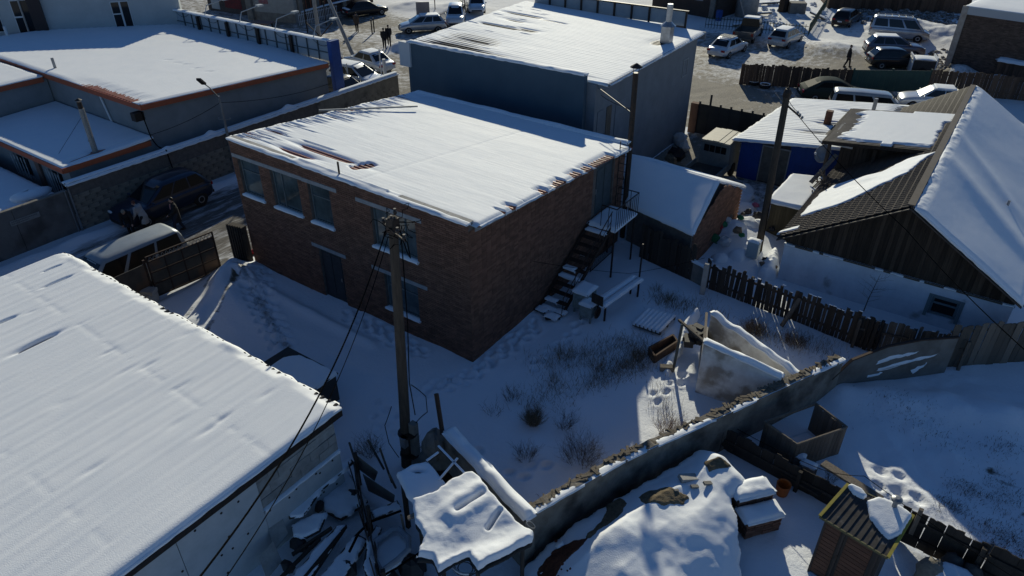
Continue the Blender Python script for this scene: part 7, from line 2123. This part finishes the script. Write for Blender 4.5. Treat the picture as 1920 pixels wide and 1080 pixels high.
dk = [(595, 945, .22, "black scrap sheet poking through snow by the long board"), (665, 925, .22, "black lump on the snowy lid"), (650, 1060, .3, "black folded tarp at the bottom of the junk"), (560, 1020, .28, "dark crate remains under the short snowy board"), (725, 1075, .3, "dark drum lying at the bottom edge"), (770, 1060, .4, "black hollow box below the snowy lean-to"), (690, 985, .15, "round dark cap on the vehicle panel"), (540, 1060, .2, "dark pipe ends among the offcuts")]
for px, py, s, lb in dk:
    q = W(px, py, .3); tag(MB().ell((q.x, q.y, .25), (s, s * .7, s * .8), 7, 5, .5).build("dark_scrap", DARKW), lb, "scrap")
for k, (x0, y0, x1, y1) in enumerate(((570, 1085, 640, 1000), (520, 1090, 600, 1010), (548, 1040, 622, 990))):
    tag(MB().beam(W(x0, y0, .5), W(x1, y1, .5), .07, .09).build("dark_beam", WOODD), ["dark beam edge right of the snowy beam", "dark beam edge by the foam offcuts", "thin dark beam under the short snowy board"][k], "beam")

# ================================================================ VEGETATION
TWIG = mat("dry_twig", (.13, .095, .065), (.08, .06, .042), rough=.9, scale=10); STRAW = mat("dry_grass", (.27, .215, .14), (.15, .12, .08), rough=.95, scale=6, rnd=.3, island=True)
TWIGP = mat("reddish_twig", (.26, .17, .12), (.18, .12, .085), rough=.9, scale=10)


def twig(mb, a, d_, L, r, depth, rn):
    n = 3; pts = [a]; p = a; dd_ = d_
    for i in range(n):
        dd_ = (dd_ + Vector((rn.uniform(-.2, .2), rn.uniform(-.2, .2), rn.uniform(-.1, .15)))).normalized(); p = p + dd_ * L / n; pts.append(p)
    mb.tube(pts, [r * (1 - .22 * i) for i in range(n + 1)], 3, cap=False)
    if depth:
        for i in range(1, n + 1):
            for _ in range(2 if depth > 1 else 1):
                v = (dd_ + Vector((rn.uniform(-1, 1), rn.uniform(-1, 1), rn.uniform(-.2, .6)))).normalized()
                twig(mb, pts[i], v, L * rn.uniform(.4, .65), r * .6, depth - 1, rn)


def bush(label, px, py, R, n, Ht, m=TWIG, depth=2, group=None, name="dry_bush", r=.006, seed=0):
    c = W(px, py); rn = random.Random(int(px * 7 + py) + seed); mb = MB(); z = gz(c.x, c.y) - .03
    for i in range(n):
        w = rn.uniform(0, 6.28); q = R * .45 * math.sqrt(rn.random())
        a = Vector((c.x + q * math.cos(w), c.y + q * math.sin(w), z)); v = Vector((math.cos(w) * q / R * 1.2 + rn.uniform(-.3, .3), math.sin(w) * q / R * 1.2 + rn.uniform(-.3, .3), 1)).normalized()
        twig(mb, a, v, Ht * rn.uniform(.6, 1.1), r * rn.uniform(.7, 1.2), depth, rn)
    return tag(mb.build(name, m), label, "bush", group)


bush("large bare bush near the perimeter wall in the front yard", 1090, 862, .85, 60, .62, depth=2)
bush("dense brown tuft bush in the middle of the yard", 1000, 792, .4, 110, .36, STRAW, 2, r=.007)
bush("bare bush left of the large one, half its size", 985, 858, .45, 26, .38)
bush("wispy bush between the dense tuft and the large bush", 1058, 800, .42, 24, .4)
bush("sunlit reddish bush at the foot of the perimeter wall", 1252, 815, .5, 46, .5, TWIGP)
bush("dense dark bush below the dark picket fence", 1412, 625, .55, 90, .45, TWIG, 2)
bush("low sprawling bush right of the dense dark bush at the fence", 1492, 648, .7, 60, .35, TWIG, 2)
bush("thin weeds at the corner of the near white roof", 695, 850, .5, 34, .45)
bush("weeds beside the utility pole foot", 790, 845, .3, 14, .35)
bush("wispy stems left of the dense tuft", 925, 775, .5, 14, .4, depth=1)
bush("straggly stems near the middle of the yard snow", 960, 750, .45, 18, .35)
bush("tuft behind the snowy workbench", 1255, 562, .45, 50, .3, STRAW, 1)
bush("tall straw tuft beside the rotten timber box", 1195, 672, .45, 60, .45, STRAW, 1)
bush("straw tuft in front of the pallet and bench", 1120, 690, .5, 60, .4, STRAW, 1)
bush("wide straw tuft at the middle of the dry grass band", 1060, 668, .6, 50, .4, STRAW, 1)
bush("thin stems beside the corner of the dry grass band", 1040, 715, .4, 26, .35, STRAW, 1)
bush("thin bush against the fence post in the snow yard", 1555, 905, .3, 14, .35)
bush("tiny stem in the clean snow by the wall corner", 1018, 940, .15, 5, .22, depth=1)
bush("tuft by the yard fence corner under the washing line", 1230, 545, .4, 30, .3, STRAW, 1)
sap = W(1636, 608); sap = Vector((10.45, 11.1, 0)); mb = MB(); rn = random.Random(77)
pts = [sap, sap + Vector((.03, 0, .6)), sap + Vector((.1, .02, 1.2)), sap + Vector((.16, 0, 1.75))]; mb.tube(pts, [.022, .018, .012, .005], 5)
for i in range(13):
    t = rn.uniform(.25, .95); q = pts[0].lerp(pts[3], t); s = -1 if i % 2 else 1
    twig(mb, q, Vector((s * rn.uniform(.7, 1.2), rn.uniform(-.2, .2), .45)).normalized(), rn.uniform(.35, .65) * (1.1 - t * .5), .007, 1, rn)
tag(mb.build("sapling", TWIG), "bare thin sapling growing before the whitewashed wall", "sapling")


def blades(name, spots, m, hmin, hmax, seed):
    rn = random.Random(seed); mb = MB()
    for (px0, py0, px1, py1, sp, n) in spots:
        a, b = W(px0, py0), W(px1, py1)
        for i in range(n):
            t = rn.random(); c = a.lerp(b, t) + Vector((rn.gauss(0, sp), rn.gauss(0, sp), 0)); z = gz(c.x, c.y) - .02
            h = rn.uniform(hmin, hmax); l = Vector((rn.gauss(0, .35), rn.gauss(0, .35), 1)).normalized() * h; w = Vector((rn.uniform(-1, 1), rn.uniform(-1, 1), 0)).normalized() * .006
            base = Vector((c.x, c.y, z)); mid = base + l * .6; tip = base + l + Vector((l.x, l.y, -h * .12)) * .5
            mb.add([base - w, base + w, mid + w * .7, mid - w * .7, tip], [(0, 1, 2, 3), (3, 2, 4)])
    return tag(mb.build(name, m), kind="stuff")


blades("dry_grass", [(1010, 690, 1210, 640, .4, 1300), (990, 760, 1080, 720, .4, 500), (1230, 560, 1290, 580, .3, 500), (1400, 620, 1560, 660, .35, 900), (1100, 720, 1220, 680, .25, 900), (1150, 690, 1215, 660, .2, 500), (1300, 560, 1350, 600, .4, 200), (1240, 720, 1250, 800, .25, 160)], STRAW, .1, .42, 5)
blades("yard_tussocks", [(1790, 905, 1850, 930, .22, 420), (1870, 890, 1900, 960, .3, 500), (1780, 945, 1800, 960, .15, 160), (1890, 1000, 1925, 1040, .35, 700), (1700, 790, 1800, 830, .5, 260), (1860, 850, 1900, 830, .25, 200), (1640, 760, 1720, 780, .5, 200), (1755, 940, 1800, 950, .25, 260), (1820, 990, 1880, 1010, .3, 320)], TWIG, .04, .16, 6)

# ================================================================ FAR FENCES AND BUILDINGS
board_fence("brown_board_fence", "brown gappy board fence in front of the white sedan and hatchback lot", (-3.95, 37.3), (3.0, 40.25), 1.5, WOODB, bw=.2, gap=.004, hvar=.05, lean=.008, miss=.01, rails=(.85,))
t = thing("green_metal_fence", "dull green metal fence between the brown board fences", "fence", (3.1, 40.3, 0))
GRN = mat("dull_green_sheet", (.035, .075, .06), (.028, .06, .05), rough=.6, scale=1.5)
a, b = Vector((3.05, 40.3, 0)), Vector((7.6, 43.15, 0)); n = 14
for i in range(n):
    p, q = a.lerp(b, i / n), a.lerp(b, (i + .97) / n); MB().beam((p.x, p.y, .75), (q.x, q.y, .75), .03, 1.5).build("sheet", GRN, t)
for i in (0, .5, 1): p = a.lerp(b, i); MB().bx(p.x - .06, p.x + .06, p.y + .04, p.y + .16, 0, 1.6).build("post", GRN, t)
board_fence("dark_board_fence", "dark brown board fence behind the brown tile ridge at the right edge", (7.65, 43.2), (19, 46.3), 1.6, WOODB, bw=.22, gap=.01, hvar=.04, lean=.01)
t = thing("alley_metal_fence", "dark sheet metal fence with a brick pier behind the flatbed truck", "fence", (-3, 25.7, 0))
a, b = W(1312, 193, 1.9), W(1452, 219, 1.9); a.z = b.z = 0
AF = mat("alley_sheet", (.06, .055, .048), (.045, .042, .038), rough=.7, scale=2, rnd=.2)
for i in range(7):
    p, q = a.lerp(b, i / 7), a.lerp(b, (i + .98) / 7); MB().beam((p.x, p.y, .93), (q.x, q.y, .93), .03, 1.9).build("sheet", AF, t)
    MB().bx(p.x - .05, p.x + .05, p.y + .03, p.y + .13, 0, 2.0 if i != 1 else 2.5).build("post", AF, t)
MB().bx(a.x - .5, a.x - .03, a.y - .1, a.y + .25, 0, 1.85).build("brick_pier", BRICK, t)
r9 = random.Random(3)
for k, (px, py, s, m_, lb) in enumerate(((1275, 262, .5, 3, "pale folded tarp standing by the rendered shop wall"), (1283, 275, .35, 3, "whitish rag below the folded tarp"), (1268, 290, .5, 4, "black rubbish bags by the shop wall"), (1258, 300, .4, 5, "brown box near the black bags by the shop wall"), (1245, 310, .35, 3, "pale litter nearest the snow shed roof"))):
    q = W(px, py, .3); tag(MB().ell((q.x, q.y, .3), (s, s * .6, s * .8), 8, 6, .5).build("shop_rubbish", TR[m_]), lb, "rubbish")
st2 = thing("back_steps", "thin metal steps with handrail against the rendered shop wall", "steps", (-2.5, 16, 0))
for s in (0, .6):
    MB().beam((-2.9 + s, 14.2, 2.6), (-2.9 + s, 17.6, .1), .05, .12).build("stringer", BLACK, st2)
    MB().tube([(-2.9 + s, 14.2, 3.4), (-2.9 + s, 17.6, .95), (-2.9 + s, 17.6, 0)], .02, 5).build("handrail", BLACK, st2)
for i in range(9): MB().bx(-2.88, -2.32, 14.4 + i * .36, 14.62 + i * .36, 2.4 - i * .265, 2.44 - i * .265).build("tread", GREYTIN, st2)
tyd = [(1413, 156), (1434, 162)]
for k, (px, py) in enumerate(tyd):
    q = W(px, py, .1); o = thing("old_tyre", ["old tyre with snow inside, left one at the brown board fence", "old tyre filled with snow, right one at the brown board fence"][k], "tyre", (q.x, q.y, 0))
    MB().lathe((q.x, q.y, .14), [(.2, -.12), (.36, -.12), (.42, 0), (.36, .12), (.2, .12)], 16).build("tread", RUBBER, o)
    MB().lathe((q.x, q.y, .2), [(.02, .03), (.22, .03), (.38, .10), (.36, .05), (.2, .0)], 14).build("snow_fill", SNOW, o)


def pickets(name, label, p0, p1, h, m, step=.16, rails=(.3, .85)):
    p0, p1 = Vector(p0), Vector(p1); p0.z = p1.z = 0; L = (p1 - p0).length; d_ = (p1 - p0) / L
    t = thing(name, label, "fence", (p0.x, p0.y, 0)); n = int(L / step); an = math.atan2(d_.y, d_.x)
    for i in range(n + 1):
        q = p0 + d_ * (i * step); piece("picket", 'board%d' % (i % 5), m, t, (q.x, q.y, 0), (.05, .03, h), (0, 0, an))
    for k in rails: MB().beam((p0.x, p0.y, h * k), (p1.x, p1.y, h * k), .03, .05).build("rail", m, t)
    return t


GP = mat("green_picket", (.03, .055, .045), rough=.7)
pickets("picket_railing", "green picket railing behind the pickup and white hatchback", W(1322, 52), W(1512, 70), 1.1, GP, .28)
pickets("picket_railing", "green picket railing climbing toward the rubble yard", W(1514, 68), W(1552, 8), 1.1, GP, .3)
pickets("street_railing", "grey picket railing beside the silver hatchback and white off-roader", W(790, 60), W(885, 24), 1.1, mat("grey_picket", (.13, .125, .12), rough=.7), .2)
pickets("white_railing", "white picket railing on the far side of the street", W(562, 48), W(634, 30), 1.1, PVC, .22)
pickets("white_railing", "white picket railing next to the blue hoarding end", W(611, 110), W(645, 122), 1.0, PVC, .2)
nb = thing("notice_board", "faded pink-grey notice board on the street railing", "notice board", tuple(W(795, 52)))
q = W(795, 52); dcm = (Vector((CAMX, CAMY, 0)) - Vector((q.x, q.y, 0))).normalized(); sdm = Vector((-dcm.y, dcm.x, 0))
MB().beam(q - sdm * .62 + Vector((0, 0, 1.75)), q + sdm * .62 + Vector((0, 0, 1.75)), .04, 1.15).build("board", mat("faded_board", (.26, .22, .215), (.2, .175, .17), rough=.8, scale=3), nb)
for s in (-.6, .6): MB().tube([q + sdm * s, q + sdm * s + Vector((0, 0, 2.3))], .03, 6).build("post", GREYTIN, nb)
cp_ = mat("pole_concrete", (.33, .32, .30), (.25, .24, .225), rough=.9, scale=3, rnd=.05)
q = W(598, 68); tag(MB().tube([q, Vector((q.x - .05, q.y, 7.5))], [.19, .13], 10).build("street_pole", cp_), "upright concrete street pole with a clutter of struts at its foot", "pole")
q = W(663, 106); tpole = W(608, -20, 4.6); tag(MB().tube([q, q.lerp(tpole, 1.6)], [.17, .12], 10).build("street_pole", cp_), "leaning concrete street pole above the white sedan", "pole")
for k, (px, py, h, lb) in enumerate(((577, 62, 2.6, "dark iron post left of the upright concrete pole"), (612, 48, 2.2, "dark iron post right of the upright concrete pole"), (698, 64, 1.3, "left one of two short black posts by the black sedan"), (702, 61, 1.3, "right one of two short black posts by the black sedan"), (816, 22, 2.6, "black post at the top edge above the hatchback"), (724, 160, 1.9, "thick white post beside the rendered shop corner"), (716, 148, 2.2, "thin white post left of the thick white post"), (656, 172, 2.0, "thin grey post in front of the snowy off-roader"))):
    q = W(px, py); tag(MB().tube([q, q + Vector((0, 0, h))], .13 if k == 5 else (.06 if k < 4 else .05), 7).build("iron_post" if k < 5 else "white_post", BLACK if k < 5 else PVC), lb, "post")
q = W(600, 70); tag(MB().beam(q, q + Vector((1.2, .6, 1.3)), .08, .08).beam(q + Vector((.2, 0, 0)), q + Vector((-1.1, -.4, 1.2)), .06, .06).build("pole_strut", RUST), "crossed rusty struts at the foot of the upright concrete pole", "strut")
q = W(640, 126); tag(MB().lathe(q, [(.35, 0), (.3, .4), (.06, .9), (.02, .95)], 7).build("rack_frame", BLACK), "dark pointed stand beside the white railing near the hoarding", "stand")
q = W(494, 60); bt = thing("market_table", "brown topped table on the street behind the blue hoarding", "table", tuple(q))
MB().box((q.x, q.y, .85), (1.9, 1.3, .1), .4).build("table_top", mat("pinkish_board", (.22, .14, .115), rough=.8), bt)
for a_, b_ in ((-.8, -.5), (.8, -.5), (.8, .5), (-.8, .5)): MB().bx(q.x + a_ - .05, q.x + a_ + .05, q.y + b_ - .05, q.y + b_ + .05, 0, .8).build("leg", BLACK, bt)
# little conifer
q = W(872, 24); cf_ = thing("small_conifer", "small dark conifer by the white off-roader at the top edge", "tree", (q.x, q.y, 0))
MB().tube([q, q + Vector((0, 0, 2.6))], [.08, .02], 6).build("trunk", WOODD, cf_)
mb = MB(); rn = random.Random(9)
for i in range(900):
    z = rn.uniform(.3, 2.7); R = (2.8 - z) * .42; w = rn.uniform(0, 6.28); rr_ = R * rn.uniform(.3, 1)
    p = q + Vector((rr_ * math.cos(w), rr_ * math.sin(w), z - .15 * rr_)); v = Vector((math.cos(w), math.sin(w), -.25)) * rn.uniform(.12, .25); s = Vector((-math.sin(w), math.cos(w), rn.uniform(-.4, .4))) * .05
    mb.add([p - s, p + s, p + v], [(0, 1, 2)])
mb.build("crown", mat("conifer_needles", (.022, .035, .022), (.04, .05, .03), rough=.8, scale=5), cf_)


def block_building(name, label, p0, p1, depth, h, m, roof_snow=True):
    p0, p1 = Vector((p0[0], p0[1], 0)), Vector((p1[0], p1[1], 0)); d_ = (p1 - p0).normalized(); n_ = Vector((-d_.y, d_.x, 0))
    if (p0 - Vector((CAMX, CAMY, 0))).dot(n_) < 0: n_ = -n_
    t = thing(name, label, "building", (p0.x, p0.y, 0))
    P = [p0, p1, p1 + n_ * depth, p0 + n_ * depth]
    MB().prism([(v.x, v.y) for v in P], -.2, h).build("wall", m, t)
    if roof_snow: snow_sheet("roof_snow", quadf(*[(v.x, v.y, h) for v in P]), lambda a, b, x, y: .1 + .03 * (fbm(x, y, 2) - .5), 30, 20, t, over=.1, edge=.15)
    return t, p0, d_, n_, (p1 - p0).length


def panel(t, p0, d_, n_, u0, u1, z0, z1, m, name, off=.03):
    a, b = p0 + d_ * u0, p0 + d_ * u1
    return MB().prism([((a - n_ * off).x, (a - n_ * off).y), ((b - n_ * off).x, (b - n_ * off).y), (b.x + n_.x * .02, b.y + n_.y * .02), (a.x + n_.x * .02, a.y + n_.y * .02)], z0, z1).build(name, m, t)


t, p0, d_, n_, L = block_building("street_shop", "pale street shop with a grey plinth and a red wall poster", W(470, 36), W(556, 44), 8, 5, mat("cream_wall", (.36, .35, .32), (.30, .29, .27), rough=.9, scale=2))
t2, *_r = t, p0
panel(t, p0, d_, n_, 0, L, -.1, .8, CONC, "plinth"); panel(t, p0, d_, n_, .25 * L, .45 * L, 1.6, 2.9, mat("red_poster", (.25, .06, .06), (.35, .2, .2), rough=.7, scale=5), "poster"); panel(t, p0, d_, n_, -.0, .12 * L, -.1, 4.5, CONC, "column", .35)
t, p0, d_, n_, L = block_building("street_arcade", "dim street building with red goods and columns at the top left edge", W(392, 18), W(468, 30), 8, 5, mat("dim_wall", (.10, .085, .075), (.06, .05, .045), rough=.9, scale=2))
panel(t, p0, d_, n_, .1 * L, .3 * L, .2, 2.2, PALE, "shutter"); panel(t, p0, d_, n_, .45 * L, .85 * L, .5, 2.0, mat("red_goods", (.20, .03, .03), (.08, .03, .03), rough=.8, scale=6), "goods_rack")
t, p0, d_, n_, L = block_building("brown_street_building", "brown street building with barred front and snowy ledge at the top edge", W(562, 42), W(700, 4), 9, 5, mat("brown_wall", (.085, .058, .045), (.06, .045, .038), rough=.9, scale=2))
lq = panel(t, p0, d_, n_, .02 * L, .98 * L, .9, 1.0, CONC, "ledge", .3)
a, b = p0 - n_ * .3, p0 + d_ * L - n_ * .3
snow_sheet("ledge_snow", quadf(tuple(a + d_ * .1 + Vector((0, 0, 1.0))), tuple(b + Vector((0, 0, 1.0))), tuple(b + n_ * .28 + Vector((0, 0, 1.0))), tuple(a + d_ * .1 + n_ * .28 + Vector((0, 0, 1.0)))), lambda a, b, x, y: .06 + 0 * a, 40, 4, t, edge=.08)
for i in range(46): panel(t, p0, d_, n_, .1 * L + i * .019 * L, .1 * L + i * .019 * L + .05, 1.1, 3.2, RUST if i % 3 else REDTIN, "bar", .06)
for u in (.0, .2, .55, .9): panel(t, p0, d_, n_, u * L, u * L + .5, 0, 5, CONC, "column", .25)

# right-hand far buildings
BRK2 = mat("far_brick", (.115, .08, .062), (.08, .058, .047), rough=.92, scale=14, bump=.3, bscale=30, stretch=(1, 1, 3))
t, p0, d_, n_, L = block_building("far_brick_building", "brown brick building with a white band and pale corner pillar at the top right", (7.95, 50.35), (22, 47.6), 12, 4.75, BRK2)
rb_ = MB(); 
for r in range(58):
    for c in range(54):
        if c * .26 + .25 > L: continue
        u = c * .262 + (.13 if r % 2 else 0); q = p0 + d_ * (u + .125) - n_ * .0
        rb_.box((q.x, q.y, .1 + r * .077), (.25, .03, .066), math.atan2(d_.y, d_.x))
tag(rb_.build("brickwork", mat("far_brick_pieces", (.125, .085, .065), (.085, .06, .048), rough=.92, scale=3, rnd=.3, island=True), t), kind="stuff")
panel(t, p0, d_, n_, -.12, L, 4.2, 4.72, mat("white_band", (.42, .43, .44), rough=.85), "roof_band", .12)
panel(t, p0, d_, n_, -.2, .22, 0, 4.75, mat("flaking_pillar", (.42, .37, .32), (.3, .24, .2), rough=.9, scale=3), "corner_pillar", .14)
t, p0, d_, n_, L = block_building("timber_barn", "long dark brown timber wall along the top right edge", W(1552, 16), W(1815, 26), 6, 3.2, WOODB)
x = 0
while x < L - .3: panel(t, p0, d_, n_, x, x + .34, 0, 3.2, WOODB, "wall_board", .03 + .02 * (int(x * 3) % 2)); x += .36
t, p0, d_, n_, L = block_building("dark_brown_building", "dark brown building with one window behind the sign panels", W(1222, 16), W(1342, 36), 8, 5, mat("dark_brown_wall", (.06, .045, .036), (.045, .035, .03), rough=.9, scale=2))
wq = panel(t, p0, d_, n_, .52 * L, .78 * L, 1.5, 2.7, GREYFRAME, "window"); panel(wq, p0, d_, n_, .54 * L, .65 * L, 1.6, 2.6, GLASSD, "pane", .045); panel(wq, p0, d_, n_, .66 * L, .76 * L, 1.6, 2.6, GLASSD, "pane", .045)
panel(t, p0, d_, n_, .9 * L, .97 * L, 0, 5, CONC, "column", .2)
lo = thing("lit_snow_roof", "low snow roof catching sunlight just behind the sign panels", "shed", tuple(W(1255, 22)))
a, b = W(1195, 18, 2.6), W(1288, 22, 2.6); c_, d2 = a + Vector((1.5, -6, 0)), b + Vector((1.5, -6, 0))
MB().prism([(v.x, v.y) for v in (c_, d2, b, a)], -.2, 2.5).build("wall", WOODB, lo)
snow_sheet("roof_snow", quadf(tuple(c_), tuple(d2), tuple(b), tuple(a)), lambda a, b, x, y: .1 + 0 * a, 30, 20, lo, edge=.12)
q = W(1398, 30); tag(MB().lathe(q, [(1.1, -.1), (1.1, 2.6), (.9, 3.4), (.2, 3.8)], 16).build("grey_silo", cp_, smooth=True), "pale grey round tank at the top edge behind the pickup", "tank")
q = W(1347, 38); tag(MB().lathe(q, [(.3, 0), (.32, .1), (.32, .85), (.3, .95)], 14).build("blue_barrel", BLUE), "blue barrel against the dark brown building", "barrel")
q = W(1467, 22); tag(MB().tube([q, q + Vector((.05, 0, 5))], [.5, .42], 9).build("thick_post", BLACK), "thick black trunk in the sunlit rubble yard at the top edge", "trunk")
q = W(1492, 24); tag(MB().box((q.x, q.y, .5), (1.6, 1.2, 1.1), .5).build("stone_block", CONC), "big pale block beside the thick black trunk", "block")
tag(MB().beam(W(1398, 40), W(1385, -10, 2.5), .14, .14).build("slant_pole", GREYTIN), "slanting pole over the pickup in front of the round tank", "pole")
r9 = random.Random(44)
lbs = ["lumber plank nearest the pickup in the rubble yard", "lumber plank in the middle of the rubble yard pile", "top lumber plank of the rubble yard pile", "lumber plank lying crosswise in the rubble yard", "long board with snow at the top of the rubble yard", "short board beside the green railing in the rubble yard"]
for k, (px, py) in enumerate(((1398, 45), (1415, 35), (1430, 25), (1405, 50), (1440, 6), (1535, 30))):
    q = W(px, py, .2); o = thing("lumber_plank", lbs[k], "plank", (q.x, q.y, 0)); an = .9 + r9.uniform(-.3, .3) + (1.2 if k in (3, 5) else 0); l = r9.uniform(1.8, 3.2)
    v = Vector((math.cos(an), math.sin(an), .05)) * l / 2
    MB().beam(q - v, q + v, .35, .12).build("plank", WOODG, o); MB().beam(q - v + Vector((0, 0, .1)), q + v + Vector((0, 0, .1)), .3, .09).build("snow_cover", SNOW, o)
rub = MB()
for i in range(110):
    q = W(r9.uniform(1400, 1560), r9.uniform(-6, 60), 0); s = r9.uniform(.1, .4); rub.ell((q.x, q.y, gz(q.x, q.y) + s * .2), (s, s * r9.uniform(.6, 1.2), s * .6), 6, 4, .6)
tag(rub.build("rubble", SNOWD), kind="stuff")
rub = MB()
for i in range(160):
    q = W(r9.uniform(1585, 1800), r9.uniform(20, 50), 0); s = r9.uniform(.1, .5); rub.ell((q.x, q.y, gz(q.x, q.y) + s * .1), (s, s * r9.uniform(.6, 1.2), s * .5), 6, 4, .6)
for i in range(60):
    q = W(r9.uniform(1745, 1780), r9.uniform(95, 138), 0); s = r9.uniform(.08, .3); rub.ell((q.x, q.y, gz(q.x, q.y) + s * .1), (s, s, s * .6), 6, 4, .6)
tag(rub.build("spoil", mat("spoil", (.14, .12, .095), (.4, .4, .4), rough=.95, scale=3, thr=(.45, .6))), kind="stuff")
# rubbish in front of the far brick building
RB = mat("white_sack", (.36, .37, .40), (.25, .26, .28), rough=.8, scale=4); DKT = mat("dark_tarp", (.022, .023, .026), rough=.6)
gb_ = [(1803, 128, .7, 0, "white sack left of the rubbish before the far brick building"), (1825, 122, .55, 0, "tall white sack in the middle of the far rubbish"), (1850, 128, .6, 0, "bluish white sack right in the far rubbish"), (1838, 132, .4, 2, "pinkish sack low in the far rubbish"), (1815, 106, .8, 1, "black tarp bundle left on the far rubbish"), (1852, 104, 1.1, 1, "large black tarp arch over the far rubbish"), (1875, 118, .6, 1, "black bundle right of the tarp arch"), (1800, 112, .4, 0, "torn white plastic on the pillar side of the far rubbish")]
for px, py, s, m_, lb in gb_:
    q = W(px, py, .2); tag(MB().ell((q.x, q.y, .35), (s, s * .8, s * .9), 10, 7, .35).build("rubbish_sack", (RB, DKT, mat("pink_sack", (.3, .16, .15), rough=.8))[m_]), lb, "sack")
gs = thing("snowy_hutch", "dark plank hutch with lumpy snow roof at the right edge by the brick building", "shed", (12, 49, 0))
a, b = W(1874, 112, 1.5), W(1935, 120, 1.5)
MB().prism([(a.x, a.y), (a.x + 3.2, a.y - .6), (a.x + 3.2, a.y + 1.3), (a.x, a.y + 1.5)], -.1, 1.45).build("inner_wall", DARKW, gs)
for i in range(18): MB().box((a.x + .09 + i * .18, a.y - .03 - i * .034, .7), (.165, .04, 1.5), -.19).build("wall_board", WOODB, gs)
snow_sheet("roof_snow", quadf((a.x - .1, a.y - .15, 1.47), (a.x + 3.3, a.y - .8, 1.47), (a.x + 3.3, a.y + 1.4, 1.47), (a.x - .1, a.y + 1.6, 1.47)), lambda a, b, x, y: .16 + .12 * (fbm(x, y, 3) - .5), 40, 26, gs, over=.1, edge=.2)
